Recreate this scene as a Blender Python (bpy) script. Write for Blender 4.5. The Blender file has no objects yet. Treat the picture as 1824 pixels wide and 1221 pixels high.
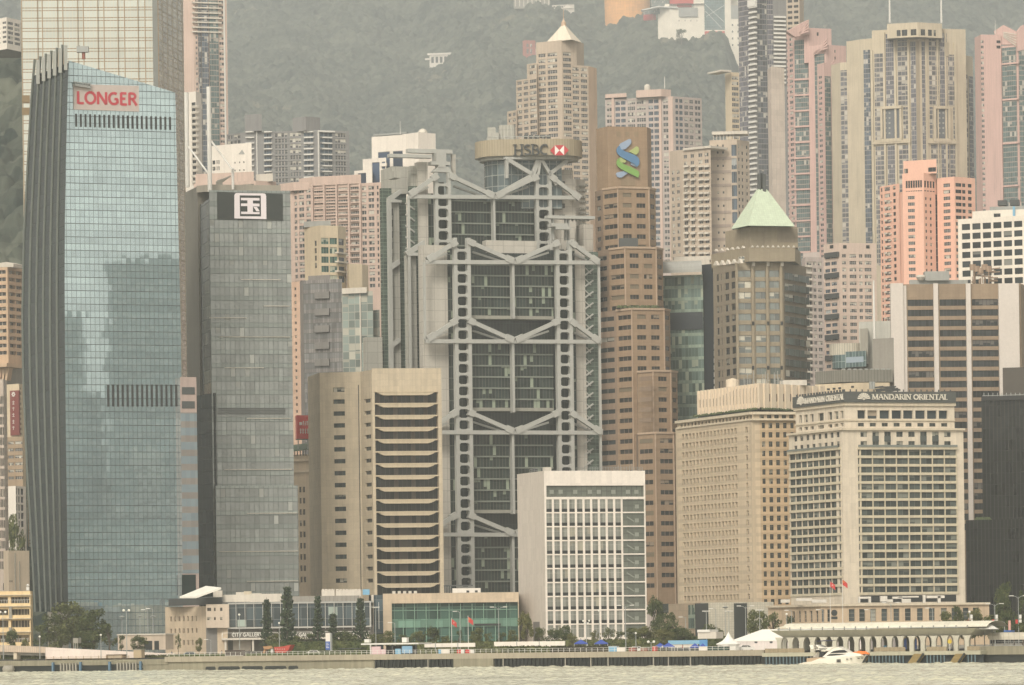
import bpy, math, random
import numpy as np
from mathutils import Vector, Matrix, noise
random.seed(11)
rnd = random.random
S = bpy.context.scene
COL = S.collection
R = math.radians

# ---------------------------------------------------------------- camera
# The photograph is a telephoto view over the harbour, 1824 x 1221.  F is the focal length in its pixels,
# (CX, VH) the point straight ahead at eye level, ROLL the small tilt of the camera, H the eye height.
F, CX, VH, ROLL, H = 7764.0, 912.0, 1140.0, R(0.75), 7.0
CA, SA = math.cos(ROLL), math.sin(ROLL)
cam = bpy.data.cameras.new('camera')
cam.sensor_width = 36.0
cam.lens = F / 1824 * 36
cam.shift_y = (VH - 610.5) / 1824
cam.clip_start = 1.0
cam.clip_end = 40000
co = bpy.data.objects.new('camera', cam)
COL.objects.link(co)
co.matrix_world = Matrix(((CA, SA, 0, 0), (0, 0, -1, 0), (-SA, CA, 0, H), (0, 0, 0, 1)))
S.camera = co

# ---------------------------------------------------------------- light
SUN_EL, SUN_AZ = R(42), R(201)
w = bpy.data.worlds.new('World')
S.world = w
w.use_nodes = True
nt = w.node_tree
bg = nt.nodes['Background']
sky = nt.nodes.new('ShaderNodeTexSky')
sky.sky_type = 'NISHITA'
sky.sun_disc = False
sky.sun_elevation = SUN_EL
sky.sun_rotation = SUN_AZ
sky.air_density = 1.0
sky.dust_density = 4.0
sky.ozone_density = 1.0
hs = nt.nodes.new('ShaderNodeHueSaturation')
hs.inputs['Saturation'].default_value = 0.10
tint = nt.nodes.new('ShaderNodeMix')
tint.data_type = 'RGBA'
tint.blend_type = 'MULTIPLY'
tint.inputs[0].default_value = 1.0
tint.inputs[7].default_value = (1.0, 0.948, 0.838, 1)
nt.links.new(sky.outputs[0], hs.inputs['Color'])
nt.links.new(hs.outputs[0], tint.inputs[6])
nt.links.new(tint.outputs[2], bg.inputs['Color'])
bg.inputs['Strength'].default_value = 0.13
sl = bpy.data.lights.new('sun', 'SUN')
sl.energy = 1.25
sl.angle = R(14)
sl.color = (1.0, 0.92, 0.79)
so = bpy.data.objects.new('sun', sl)
COL.objects.link(so)
sd = Vector((math.sin(SUN_AZ) * math.cos(SUN_EL), math.cos(SUN_AZ) * math.cos(SUN_EL), math.sin(SUN_EL)))
so.rotation_euler = sd.to_track_quat('Z', 'Y').to_euler()
so.location = (0, 0, 900)
S.view_settings.view_transform = 'Standard'
S.view_settings.look = 'None'
S.view_settings.exposure = 0.42
S.view_settings.gamma = 1.0
S.cycles.max_bounces = 6
S.cycles.diffuse_bounces = 2
S.cycles.glossy_bounces = 3
S.cycles.volume_bounces = 1
S.cycles.transparent_max_bounces = 6
S.cycles.use_denoising = True

# ---------------------------------------------------------------- helpers: pixels to places
def lv(u, v):
    x, y = u - CX, v - VH
    return x * CA - y * SA, x * SA + y * CA

def P(u, v, Y):
    x, y = lv(u, v)
    return Vector((x * Y / F, Y, H - y * Y / F))

ZG = 3.5          # the quay and the streets behind it
HAZE = 0.8e-4

class Plane:
    """a vertical facade plane through A towards B (left to right as seen from outside)"""
    def __init__(s, A, B):
        s.A = Vector((A[0], A[1], 0))
        d = Vector((B[0] - A[0], B[1] - A[1], 0))
        s.L = d.length
        s.d = d.normalized()
        s.n = Vector((s.d.y, -s.d.x, 0))
        s.rz = math.atan2(s.d.y, s.d.x)
    def hit(s, u, v, o=0.0):
        x, y = lv(u, v)
        r = Vector((x / F, 1, -y / F))
        t = (s.A + s.n * o).dot(s.n) / r.dot(s.n)
        p = r * t
        return (p - s.A).dot(s.d), H + p.z
    def s(s, u, v, o=0.0): return s.hit(u, v, o)[0]
    def z(s, u, v, o=0.0): return s.hit(u, v, o)[1]
    def pt(s, a, z, o=0.0):
        p = s.A + s.d * a + s.n * o
        return Vector((p.x, p.y, z))
    def px(s, u, v, o=0.0):
        a, z = s.hit(u, v, o)
        return s.pt(a, z, o)

def plane_at(u, v, Y, th):
    a = P(u, v, Y)
    return Plane(a, (a.x + math.cos(th), a.y + math.sin(th)))

class MB:
    """collects faces and links them as ONE mesh object"""
    def __init__(s, mat=None):
        s.v, s.f, s.mi, s.uv, s.ms, s.mat = [], [], [], [], [], mat
    def m(s, mat):
        mat = mat or s.mat
        if mat not in s.ms: s.ms.append(mat)
        return s.ms.index(mat)
    def face(s, pts, mat=None, uv=None):
        i = len(s.v)
        s.v += [tuple(p) for p in pts]
        s.f.append(tuple(range(i, i + len(pts))))
        s.mi.append(s.m(mat))
        if uv is None:
            a = Vector(pts[1]) - Vector(pts[0])
            n = a.cross(Vector(pts[-1]) - Vector(pts[0]))
            if abs(n.z) > 0.7 * n.length: uv = [(p[0], p[1]) for p in pts]
            elif abs(n.y) > abs(n.x): uv = [(p[0], p[2]) for p in pts]
            else: uv = [(p[1], p[2]) for p in pts]
        s.uv += uv
    def hexa(s, a, b, mat=None):
        """a, b: two matching quads (front seen from outside counter-clockwise, back behind it)"""
        s.face(a, mat)
        s.face([b[1], b[0], b[3], b[2]], mat)
        for i in range(4):
            j = (i + 1) % 4
            s.face([a[j], a[i], b[i], b[j]], mat)
    def obox(s, pl, s0, s1, z0, z1, o0, o1, mat=None):
        """box on a facade plane, from o0 (inside) to o1 (outside)"""
        g = pl.pt
        def q(p, uv): s.face(p, mat, uv)
        q([g(s0, z0, o1), g(s1, z0, o1), g(s1, z1, o1), g(s0, z1, o1)], [(s0, z0), (s1, z0), (s1, z1), (s0, z1)])
        q([g(s1, z0, o0), g(s0, z0, o0), g(s0, z1, o0), g(s1, z1, o0)], [(s1, z0), (s0, z0), (s0, z1), (s1, z1)])
        q([g(s0, z0, o0), g(s0, z0, o1), g(s0, z1, o1), g(s0, z1, o0)], [(o0, z0), (o1, z0), (o1, z1), (o0, z1)])
        q([g(s1, z0, o1), g(s1, z0, o0), g(s1, z1, o0), g(s1, z1, o1)], [(o1, z0), (o0, z0), (o0, z1), (o1, z1)])
        q([g(s0, z1, o1), g(s1, z1, o1), g(s1, z1, o0), g(s0, z1, o0)], [(s0, o1), (s1, o1), (s1, o0), (s0, o0)])
        q([g(s0, z0, o0), g(s1, z0, o0), g(s1, z0, o1), g(s0, z0, o1)], [(s0, o0), (s1, o0), (s1, o1), (s0, o1)])
    def pbox(s, pl, u0, v0, u1, v1, o0, o1, mat=None):
        """box whose front face spans the photo pixels (u0,v0)-(u1,v1) on the plane"""
        a, z1 = pl.hit(u0, v0, o1)
        b, z0 = pl.hit(u1, v1, o1)
        vm = (v0 + v1) / 2; um = (u0 + u1) / 2
        a = pl.s(u0, vm, o1); b = pl.s(u1, vm, o1); z1 = pl.z(um, v0, o1); z0 = pl.z(um, v1, o1)
        s.obox(pl, min(a, b), max(a, b), min(z0, z1), max(z0, z1), o0, o1, mat)
    def prism(s, pl, pts, o0, o1, mat=None):
        """polygon (s,z) counter-clockwise as seen from outside, extruded o0..o1"""
        s.face([pl.pt(a, z, o1) for a, z in pts], mat, list(pts))
        s.face([pl.pt(a, z, o0) for a, z in reversed(pts)], mat, list(reversed(pts)))
        n = len(pts)
        for i in range(n):
            j = (i + 1) % n
            (a, z), (c, y) = pts[i], pts[j]
            s.face([pl.pt(a, z, o0), pl.pt(c, y, o0), pl.pt(c, y, o1), pl.pt(a, z, o1)], mat)
    def ppoly(s, pl, px, o0, o1, mat=None):
        """the same from photo pixels (given clockwise on screen or not; it is turned the right way)"""
        q = [pl.hit(u, v, o1) for u, v in px]
        ar = sum(q[i][0] * q[(i + 1) % len(q)][1] - q[(i + 1) % len(q)][0] * q[i][1] for i in range(len(q)))
        if ar < 0: q.reverse()
        s.prism(pl, q, o0, o1, mat)
    def bar(s, pl, a, b, wd, o0, o1, mat=None):
        """straight bar of width wd between plane points a and b (s,z)"""
        d = Vector((b[0] - a[0], b[1] - a[1]))
        d.normalize()
        n = Vector((-d.y, d.x)) * (wd / 2)
        s.prism(pl, [(a[0] - n.x, a[1] - n.y), (b[0] - n.x, b[1] - n.y), (b[0] + n.x, b[1] + n.y), (a[0] + n.x, a[1] + n.y)], o0, o1, mat)
    def vprism(s, pts, z0, z1, mat=None, cap=None, skip=(), z1s=None):
        """upright prism over XY points (counter-clockwise from above)"""
        n = len(pts); L = 0
        for i in range(n):
            a, b = pts[i], pts[(i + 1) % n]
            l = math.hypot(b[0] - a[0], b[1] - a[1])
            if i not in skip:
                s.face([(a[0], a[1], z0), (b[0], b[1], z0), (b[0], b[1], z1), (a[0], a[1], z1)], mat,
                       [(L, z0), (L + l, z0), (L + l, z1), (L, z1)])
            L += l
        s.face([(p[0], p[1], z1) for p in pts], cap or mat)
        s.face([(p[0], p[1], z0) for p in reversed(pts)], cap or mat)
    def box(s, x0, x1, y0, y1, z0, z1, mat=None):
        s.vprism([(x0, y0), (x1, y0), (x1, y1), (x0, y1)], z0, z1, mat)
    def tube(s, pts, rs, n=6, mat=None, caps=True):
        pts = [Vector(p) for p in pts]
        if not hasattr(rs, '__len__'): rs = [rs] * len(pts)
        rings = []
        for i, p in enumerate(pts):
            d = (pts[min(i + 1, len(pts) - 1)] - pts[max(i - 1, 0)]).normalized()
            x = d.cross(Vector((0, 1, 0)) if abs(d.y) < 0.9 else Vector((1, 0, 0))).normalized()
            y = d.cross(x)
            rings.append([p + (x * math.cos(2 * math.pi * k / n) + y * math.sin(2 * math.pi * k / n)) * rs[i] for k in range(n)])
        for a, b in zip(rings, rings[1:]):
            for k in range(n):
                s.face([a[k], a[(k + 1) % n], b[(k + 1) % n], b[k]], mat)
        if caps:
            s.face(list(reversed(rings[0])), mat); s.face(rings[-1], mat)
    def lathe(s, c, prof, n=16, mat=None, a0=0, a1=2 * math.pi):
        c = Vector(c)
        for (r0, z0), (r1, z1) in zip(prof, prof[1:]):
            for k in range(n):
                t0, t1 = a0 + (a1 - a0) * k / n, a0 + (a1 - a0) * (k + 1) / n
                q = [c + Vector((r * math.cos(t), r * math.sin(t), z)) for r, z, t in ((r0, z0, t0), (r0, z0, t1), (r1, z1, t1), (r1, z1, t0))]
                if r0 < 1e-6: q = q[1:]
                elif r1 < 1e-6: q = q[:3]
                s.face(q, mat, [(t0 * max(r0, r1), z0), (t1 * max(r0, r1), z0), (t1 * max(r0, r1), z1), (t0 * max(r0, r1), z1)][:len(q)])
    def mesh(s, name, org=(0, 0, 0), smooth=False):
        me = bpy.data.meshes.new(name)
        o = Vector(org)
        me.from_pydata([tuple(Vector(p) - o) for p in s.v], [], s.f)
        for m in s.ms: me.materials.append(m)
        me.polygons.foreach_set('material_index', s.mi)
        ul = me.uv_layers.new(name='uv')
        ul.data.foreach_set('uv', [c for t in s.uv for c in t])
        if smooth: me.polygons.foreach_set('use_smooth', [True] * len(s.f))
        me.update()
        return me
    def build(s, name, parent=None, label=None, org=None, smooth=False):
        if not s.f: return None
        if parent is not None:
            org = wloc(parent)
        elif org is None:
            org = (sum(p[0] for p in s.v) / len(s.v), sum(p[1] for p in s.v) / len(s.v), min(p[2] for p in s.v))
        o = bpy.data.objects.new(name, s.mesh(name, org, smooth))
        COL.objects.link(o)
        if parent is not None: o.parent = parent
        else: o.location = org
        if label: o['label'] = label
        return o

def wloc(o):
    p = Vector(o.location)
    while o.parent: o = o.parent; p += o.location
    return p

def tag(o, label=None, cat=None, group=None, kind=None):
    for k, x in (('label', label), ('category', cat), ('group', group), ('kind', kind)):
        if x: o[k] = x
    return o

def empty(name, loc, label, cat, group=None):
    o = bpy.data.objects.new(name, None)
    o.empty_display_size = 2
    COL.objects.link(o)
    o.location = loc
    return tag(o, label, cat, group)

def dup(root, loc, rz=0.0, sc=1.0, label=None, group=None):
    def cp(o, par):
        c = o.copy(); COL.objects.link(c)
        if par: c.parent = par
        for ch in o.children: cp(ch, c)
        return c
    r = cp(root, None)
    r.location = loc; r.rotation_euler = (0, 0, rz)
    r.scale = (sc, sc, sc) if not hasattr(sc, '__len__') else sc
    if label: r['label'] = label
    if group: r['group'] = group
    return r
# ---------------------------------------------------------------- materials (all node based)
class NT:
    def __init__(s, name):
        s.mat = bpy.data.materials.new(name)
        s.mat.use_nodes = True
        s.t = s.mat.node_tree
        s.b = s.t.nodes['Principled BSDF']
    def new(s, typ, **kw):
        n = s.t.nodes.new(typ)
        for k, x in kw.items(): setattr(n, k, x)
        return n
    def put(s, sock, val):
        if hasattr(val, 'links'): s.t.links.new(val, sock)
        elif hasattr(val, '__len__') and len(val) == 3 and sock.type == 'RGBA': sock.default_value = (*val, 1)
        else: sock.default_value = val
    def m(s, op, a, b=0.0, c=0.0):
        n = s.new('ShaderNodeMath', operation=op)
        s.put(n.inputs[0], a); s.put(n.inputs[1], b); s.put(n.inputs[2], c)
        return n.outputs[0]
    def mix(s, f, a, b, blend='MIX'):
        n = s.new('ShaderNodeMix', data_type='RGBA', blend_type=blend)
        s.put(n.inputs[0], f); s.put(n.inputs[6], a); s.put(n.inputs[7], b)
        return n.outputs[2]
    def fmix(s, f, a, b):
        n = s.new('ShaderNodeMix')
        s.put(n.inputs[0], f); s.put(n.inputs[2], a); s.put(n.inputs[3], b)
        return n.outputs[0]
    def comb(s, x, y, z=0.0):
        n = s.new('ShaderNodeCombineXYZ')
        s.put(n.inputs[0], x); s.put(n.inputs[1], y); s.put(n.inputs[2], z)
        return n.outputs[0]
    def uv(s):
        n = s.new('ShaderNodeSeparateXYZ')
        s.t.links.new(s.new('ShaderNodeUVMap').outputs[0], n.inputs[0])
        return n.outputs[0], n.outputs[1]
    def noise(s, vec, scale, det=3.0, rough=0.55):
        n = s.new('ShaderNodeTexNoise')
        s.put(n.inputs['Vector'], vec); n.inputs['Scale'].default_value = scale
        n.inputs['Detail'].default_value = det; n.inputs['Roughness'].default_value = rough
        return n.outputs[0]
    def wn(s, vec):
        n = s.new('ShaderNodeTexWhiteNoise', noise_dimensions='3D')
        s.put(n.inputs[0], vec)
        return n.outputs['Value'], n.outputs['Color']
    def pos(s): return s.new('ShaderNodeNewGeometry').outputs['Position']
    def scale3(s, vec, k):
        n = s.new('ShaderNodeVectorMath', operation='MULTIPLY')
        s.put(n.inputs[0], vec); n.inputs[1].default_value = k
        return n.outputs[0]
    def line(s, x, pitch, width, off=0.0):
        f = s.m('FRACT', s.m('DIVIDE', s.m('ADD', x, off + 1000 * pitch), pitch))
        return s.m('LESS_THAN', f, width / pitch)
    def tilt(s, col, amt):
        """a small random lean of the shading normal, pane by pane"""
        g = s.new('ShaderNodeNewGeometry').outputs['Normal']
        a = s.new('ShaderNodeVectorMath', operation='SUBTRACT')
        s.put(a.inputs[0], col); a.inputs[1].default_value = (0.5, 0.5, 0.5)
        b = s.new('ShaderNodeVectorMath', operation='MULTIPLY_ADD')
        s.put(b.inputs[0], a.outputs[0]); b.inputs[1].default_value = (amt, amt, amt); s.put(b.inputs[2], g)
        c = s.new('ShaderNodeVectorMath', operation='NORMALIZE')
        s.put(c.inputs[0], b.outputs[0])
        return c.outputs[0]
    def out(s, col, rough=0.8, metal=0.0, ior=1.45, normal=None, spec=0.5):
        i = s.b.inputs
        s.put(i['Base Color'], col); s.put(i['Roughness'], rough); s.put(i['Metallic'], metal); s.put(i['IOR'], ior)
        s.put(i['Specular IOR Level'], spec)
        if normal is not None: s.put(i['Normal'], normal)
        return s.mat

def C3(*c): return tuple(c)

def wall(name, col, rough=0.8, var=0.2, joint=None, streak=0.2, jd=0.72, metal=0.0):
    """plaster, stone, concrete or tile: cloudy tone, vertical weather streaks, optional panel joints"""
    n = NT(name)
    u, v = n.uv()
    p = n.pos()
    k = n.m('ADD', n.m('MULTIPLY', n.noise(p, 0.07, 4), var * 2), 1 - var)
    st = n.noise(n.comb(n.m('MULTIPLY', u, 0.9), n.m('MULTIPLY', v, 0.035)), 1.0, 3)
    k = n.m('MULTIPLY', k, n.m('ADD', n.m('MULTIPLY', st, streak * 2), 1 - streak))
    k = n.m('MULTIPLY', k, n.m('ADD', n.m('MULTIPLY', n.noise(p, 1.3, 2), 0.18), 0.91))
    sm = n.new('ShaderNodeMapRange'); sm.interpolation_type = 'SMOOTHSTEP'
    n.put(sm.inputs[0], n.noise(n.comb(n.m('MULTIPLY', u, 0.42), n.m('MULTIPLY', v, 0.022), 3.0), 1.0, 4, 0.7)); sm.inputs[1].default_value = 0.55; sm.inputs[2].default_value = 0.75
    k = n.m('MULTIPLY', k, n.m('SUBTRACT', 1.0, n.m('MULTIPLY', sm.outputs[0], streak * 1.1)))
    if joint:
        l = n.m('MAXIMUM', n.line(u, joint[0], joint[2]), n.line(v, joint[1], joint[2]))
        k = n.m('MULTIPLY', k, n.fmix(l, 1.0, jd))
        wv, _ = n.wn(n.comb(n.m('FLOOR', n.m('DIVIDE', u, joint[0])), n.m('FLOOR', n.m('DIVIDE', v, joint[1]))))
        k = n.m('MULTIPLY', k, n.m('ADD', n.m('MULTIPLY', wv, 0.10), 0.95))
    c = n.mix(1.0, col, n.comb(k, k, k), 'MULTIPLY')
    return n.out(c, rough, metal)

def flat(name, col, rough=0.6, metal=0.0, var=0.10, scale=0.8, emit=0.0):
    n = NT(name)
    k = n.m('ADD', n.m('MULTIPLY', n.noise(n.pos(), scale, 3), var * 2), 1 - var)
    c = n.mix(1.0, col, n.comb(k, k, k), 'MULTIPLY')
    n.out(c, rough, metal)
    if emit:
        n.put(n.b.inputs['Emission Color'], col); n.b.inputs['Emission Strength'].default_value = emit
    return n.mat

def grid(name, glass, line, pu, pv, lu, lw, var=0.25, tilt=0.012, rough=0.10, metal=0.0, ior=1.55, sp=None, blind=None,
         extra=(), ou=0.0, ov=0.0, cloud=0.2, rows=0.0):
    """curtain wall: panes of pu x pv metres (uv is in metres), joints lu / lw wide, spandrel band, drawn blinds"""
    n = NT(name)
    u, v = n.uv()
    iu = n.m('FLOOR', n.m('DIVIDE', n.m('ADD', u, ou + 1000 * pu), pu))
    iv = n.m('FLOOR', n.m('DIVIDE', n.m('ADD', v, ov + 1000 * pv), pv))
    fv = n.m('FRACT', n.m('DIVIDE', n.m('ADD', v, ov + 1000 * pv), pv))
    wv, wc = n.wn(n.comb(iu, iv, 0.5))
    k = n.m('ADD', n.m('MULTIPLY', wv, 2 * var), 1 - var)
    k = n.m('MULTIPLY', k, n.m('ADD', n.m('MULTIPLY', n.noise(n.pos(), 0.05, 3), 2 * cloud), 1 - cloud))
    if rows:
        rv, _ = n.wn(n.comb(0.5, iv, 2.5))
        sv_ = n.noise(n.comb(n.m('MULTIPLY', u, 0.12), n.m('MULTIPLY', iv, 0.9)), 1.0, 2)
        k = n.m('MULTIPLY', k, n.m('ADD', n.m('MULTIPLY', n.m('ADD', n.m('MULTIPLY', rv, .5), sv_), 2 * rows), 1 - 1.5 * rows))
    c = n.mix(1.0, glass, n.comb(k, k, k), 'MULTIPLY')
    rg, mt = rough, metal
    if blind:
        bw, _ = n.wn(n.comb(iu, iv, 7.5))
        zone = n.noise(n.comb(n.m('MULTIPLY', iu, 0.35), n.m('MULTIPLY', iv, 1.7)), 1.0, 1)
        on = n.m('GREATER_THAN', n.m('ADD', bw, n.m('MULTIPLY', n.m('SUBTRACT', zone, 0.5), 1.6)), 1 - blind[1])
        dw, _ = n.wn(n.comb(iu, iv, 3.5))
        dr = n.m('ADD', n.m('MULTIPLY', dw, 1.1), 0.15)
        f = n.m('MULTIPLY', on, n.m('GREATER_THAN', fv, n.m('SUBTRACT', 1.0, dr)))
        bk = n.m('ADD', n.m('MULTIPLY', dw, 0.5), 0.75)
        c = n.mix(f, c, n.mix(1.0, blind[0], n.comb(bk, bk, bk), 'MULTIPLY'))
        mt = n.fmix(f, mt, 0.0)
        rg = n.fmix(f, rg, 0.35)
    if sp:
        f = n.m('MULTIPLY', n.m('GREATER_THAN', fv, sp[0]), n.m('LESS_THAN', fv, sp[1]))
        c = n.mix(f, c, n.mix(1.0, sp[2], n.comb(k, k, k), 'MULTIPLY'))
        if len(sp) > 3:
            mt = n.fmix(f, mt, sp[3]); rg = n.fmix(f, rg, sp[4])
    l = n.m('MAXIMUM', n.line(u, pu, lu, ou), n.line(v, pv, lw, ov))
    c = n.mix(l, c, line); rg = n.fmix(l, rg, 0.5); mt = n.fmix(l, mt, 0.0)
    for ax, pitch, wd, off, ec in extra:
        l = n.line(u if ax == 'u' else v, pitch, wd, off)
        c = n.mix(l, c, ec); rg = n.fmix(l, rg, 0.5); mt = n.fmix(l, mt, 0.0)
    n.mat['metric'] = 1
    return n.out(c, rg, mt, ior, n.tilt(wc, tilt), 0.5 if metal > .2 or ior > 1.65 else 0.25)

def win(name, glass=(0.03, 0.035, 0.036), blind=(0.42, 0.40, 0.34), pb=0.3, nx=2, ny=1, frame=(0.35, 0.33, 0.30), fw=0.05, fh=None,
        rough=0.12, ior=1.6, var=0.5, top=None, alt=None):
    """window: uv 0..1 over one window (whole numbers tell windows apart), frame, glazing bars, sometimes a blind"""
    n = NT(name)
    u, v = n.uv()
    oi = n.new('ShaderNodeObjectInfo').outputs['Random']
    iu, iv = n.m('FLOOR', u), n.m('FLOOR', v)
    fu, fv = n.m('FRACT', u), n.m('FRACT', v)
    pu_ = n.m('FLOOR', n.m('MULTIPLY', fu, nx))
    seed = n.m('MULTIPLY', oi, 911.0)
    a, ac = n.wn(n.comb(iu, iv, seed))
    b, bc = n.wn(n.comb(n.m('ADD', iu, n.m('MULTIPLY', pu_, 0.31)), iv, n.m('ADD', seed, 5.0)))
    k = n.m('ADD', n.m('MULTIPLY', b, 2 * var), 1 - var)
    c = n.mix(1.0, glass, n.comb(k, k, k), 'MULTIPLY')
    if alt: c = n.mix(n.m('GREATER_THAN', a, 1 - alt[1]), c, alt[0])
    on = n.m('MULTIPLY', n.m('LESS_THAN', a, pb), n.m('GREATER_THAN', fv, n.m('SUBTRACT', 0.95, b)))
    bk = n.m('ADD', n.m('MULTIPLY', b, 0.6), 0.6)
    c = n.mix(on, c, n.mix(1.0, blind, n.comb(bk, bk, bk), 'MULTIPLY'))
    rg = n.fmix(on, rough, 0.4)
    fh = fh or fw
    l = n.line(n.m('ADD', fu, fw / 2), 1.0 / nx, fw)
    l = n.m('MAXIMUM', l, n.line(n.m('ADD', fv, fh / 2), 1.0 / ny, fh))
    if top: l = n.m('MAXIMUM', l, n.m('MULTIPLY', n.m('GREATER_THAN', fv, top), n.m('LESS_THAN', fv, top + fh)))
    c = n.mix(l, c, frame); rg = n.fmix(l, rg, 0.6)
    return n.out(c, rg, 0.0, ior, n.tilt(bc, 0.02), 0.5 if ior > 1.85 else 0.22)

def leafmat(name, c0, c1, scale=0.35, sc2=2.6):
    n = NT(name)
    p = n.pos()
    a = n.noise(p, scale, 2)
    _, wc = n.wn(n.scale3(p, (1.7, 1.7, 1.7)))
    f = n.m('ADD', n.m('MULTIPLY', n.m('SUBTRACT', a, 0.5), 2.2), 0.5)
    b = n.noise(p, sc2, 2)
    f = n.m('ADD', n.m('MULTIPLY', n.m('SUBTRACT', b, 0.5), 1.2), f)
    n.b.inputs['Subsurface Weight'].default_value = 0.0
    r = n.new('ShaderNodeClamp'); n.put(r.inputs[0], f)
    return n.out(n.mix(r.outputs[0], c0, c1), 0.7, 0.0, 1.4, None, 0.25)
# ---------------------------------------------------------------- a building as one thing with parts
WMESH = {}
def pane_mesh(wd, ht, mat):
    k = (round(wd, 2), round(ht, 2), mat.name)
    if k not in WMESH:
        b = MB(mat)
        x, z = wd / 2, ht / 2
        b.face([(-x, 0, -z), (x, 0, -z), (x, 0, z), (-x, 0, z)], mat, [(0, 0), (wd, 0), (wd, ht), (0, ht)] if mat.get('metric') else [(0.001, 0.001), (.999, 0.001), (.999, .999), (0.001, .999)])
        WMESH[k] = b.mesh('window')
    return WMESH[k]

def cg(a, b, n, fill):
    """n equal openings from a to b, each taking `fill` of its bay"""
    p = (b - a) / (n - 1 + fill)
    return [(a + i * p, a + i * p + p * fill) for i in range(n)]

class Bldg:
    def __init__(s, name, label, cat, u, v, Y, m, group=None):
        p = P(u, v, Y)
        s.root = empty(name, (p.x, Y, ZG), label, cat, group)
        s.p, s.wins, s.m, s.extra = {}, [], m, []
        s.labels = {}
    def mb(s, part='wall'):
        if part not in s.p: s.p[part] = MB(s.m)
        return s.p[part]
    def mass(s, pp, vr, vt, c=0, depth=25.0, m=None, vb=None, part='wall', f=(), z0=None, zt=None, roof=None, back=None):
        return Mass(s, pp, vr, vt, c, depth, m or s.m, vb, part, f, z0, zt, roof, back)
    def sub(s, name, mb, parent=None, label=None):
        o = mb.build(name, parent or s.root, label)
        return o
    def finish(s, vcut=None, cap=100):
        for k, b in s.p.items(): b.build(k, s.root, s.labels.get(k))
        kinds = {}
        for i, w_ in enumerate(s.wins): kinds.setdefault(w_[7], []).append((i, w_))
        ro = wloc(s.root)
        for nm, L in kinds.items():
            if vcut is not None:
                zc = P(CX, vcut, s.root.location.y).z
            else: zc = -1e9
            L.sort(key=lambda t: (t[1][3] + t[1][4] < 2 * zc, -round((t[1][2] - t[1][1]) * (t[1][4] - t[1][3]) * abs(t[1][0].n.y), 0), t[0]))
            for i, (pl, a, b, z0, z1, rec, mat, _) in L[:cap]:
                o = bpy.data.objects.new(nm, pane_mesh(b - a, z1 - z0, mat))
                COL.objects.link(o)
                o.parent = s.root
                o.location = pl.pt((a + b) / 2, (z0 + z1) / 2, -rec) - ro
                o.rotation_euler = (0, 0, pl.rz)
            if L[cap:]:
                g = MB()
                for i, (pl, a, b, z0, z1, rec, mat, _) in L[cap:]:
                    q = i % 97; r_ = i // 97
                    g.face([pl.pt(a, z0, -rec), pl.pt(b, z0, -rec), pl.pt(b, z1, -rec), pl.pt(a, z1, -rec)], mat,
                           [(q + .001, r_ + .001), (q + .999, r_ + .001), (q + .999, r_ + .999), (q + .001, r_ + .999)])
                o = g.build(nm, s.root)
                o['kind'] = 'stuff'
        return s.root

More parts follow.
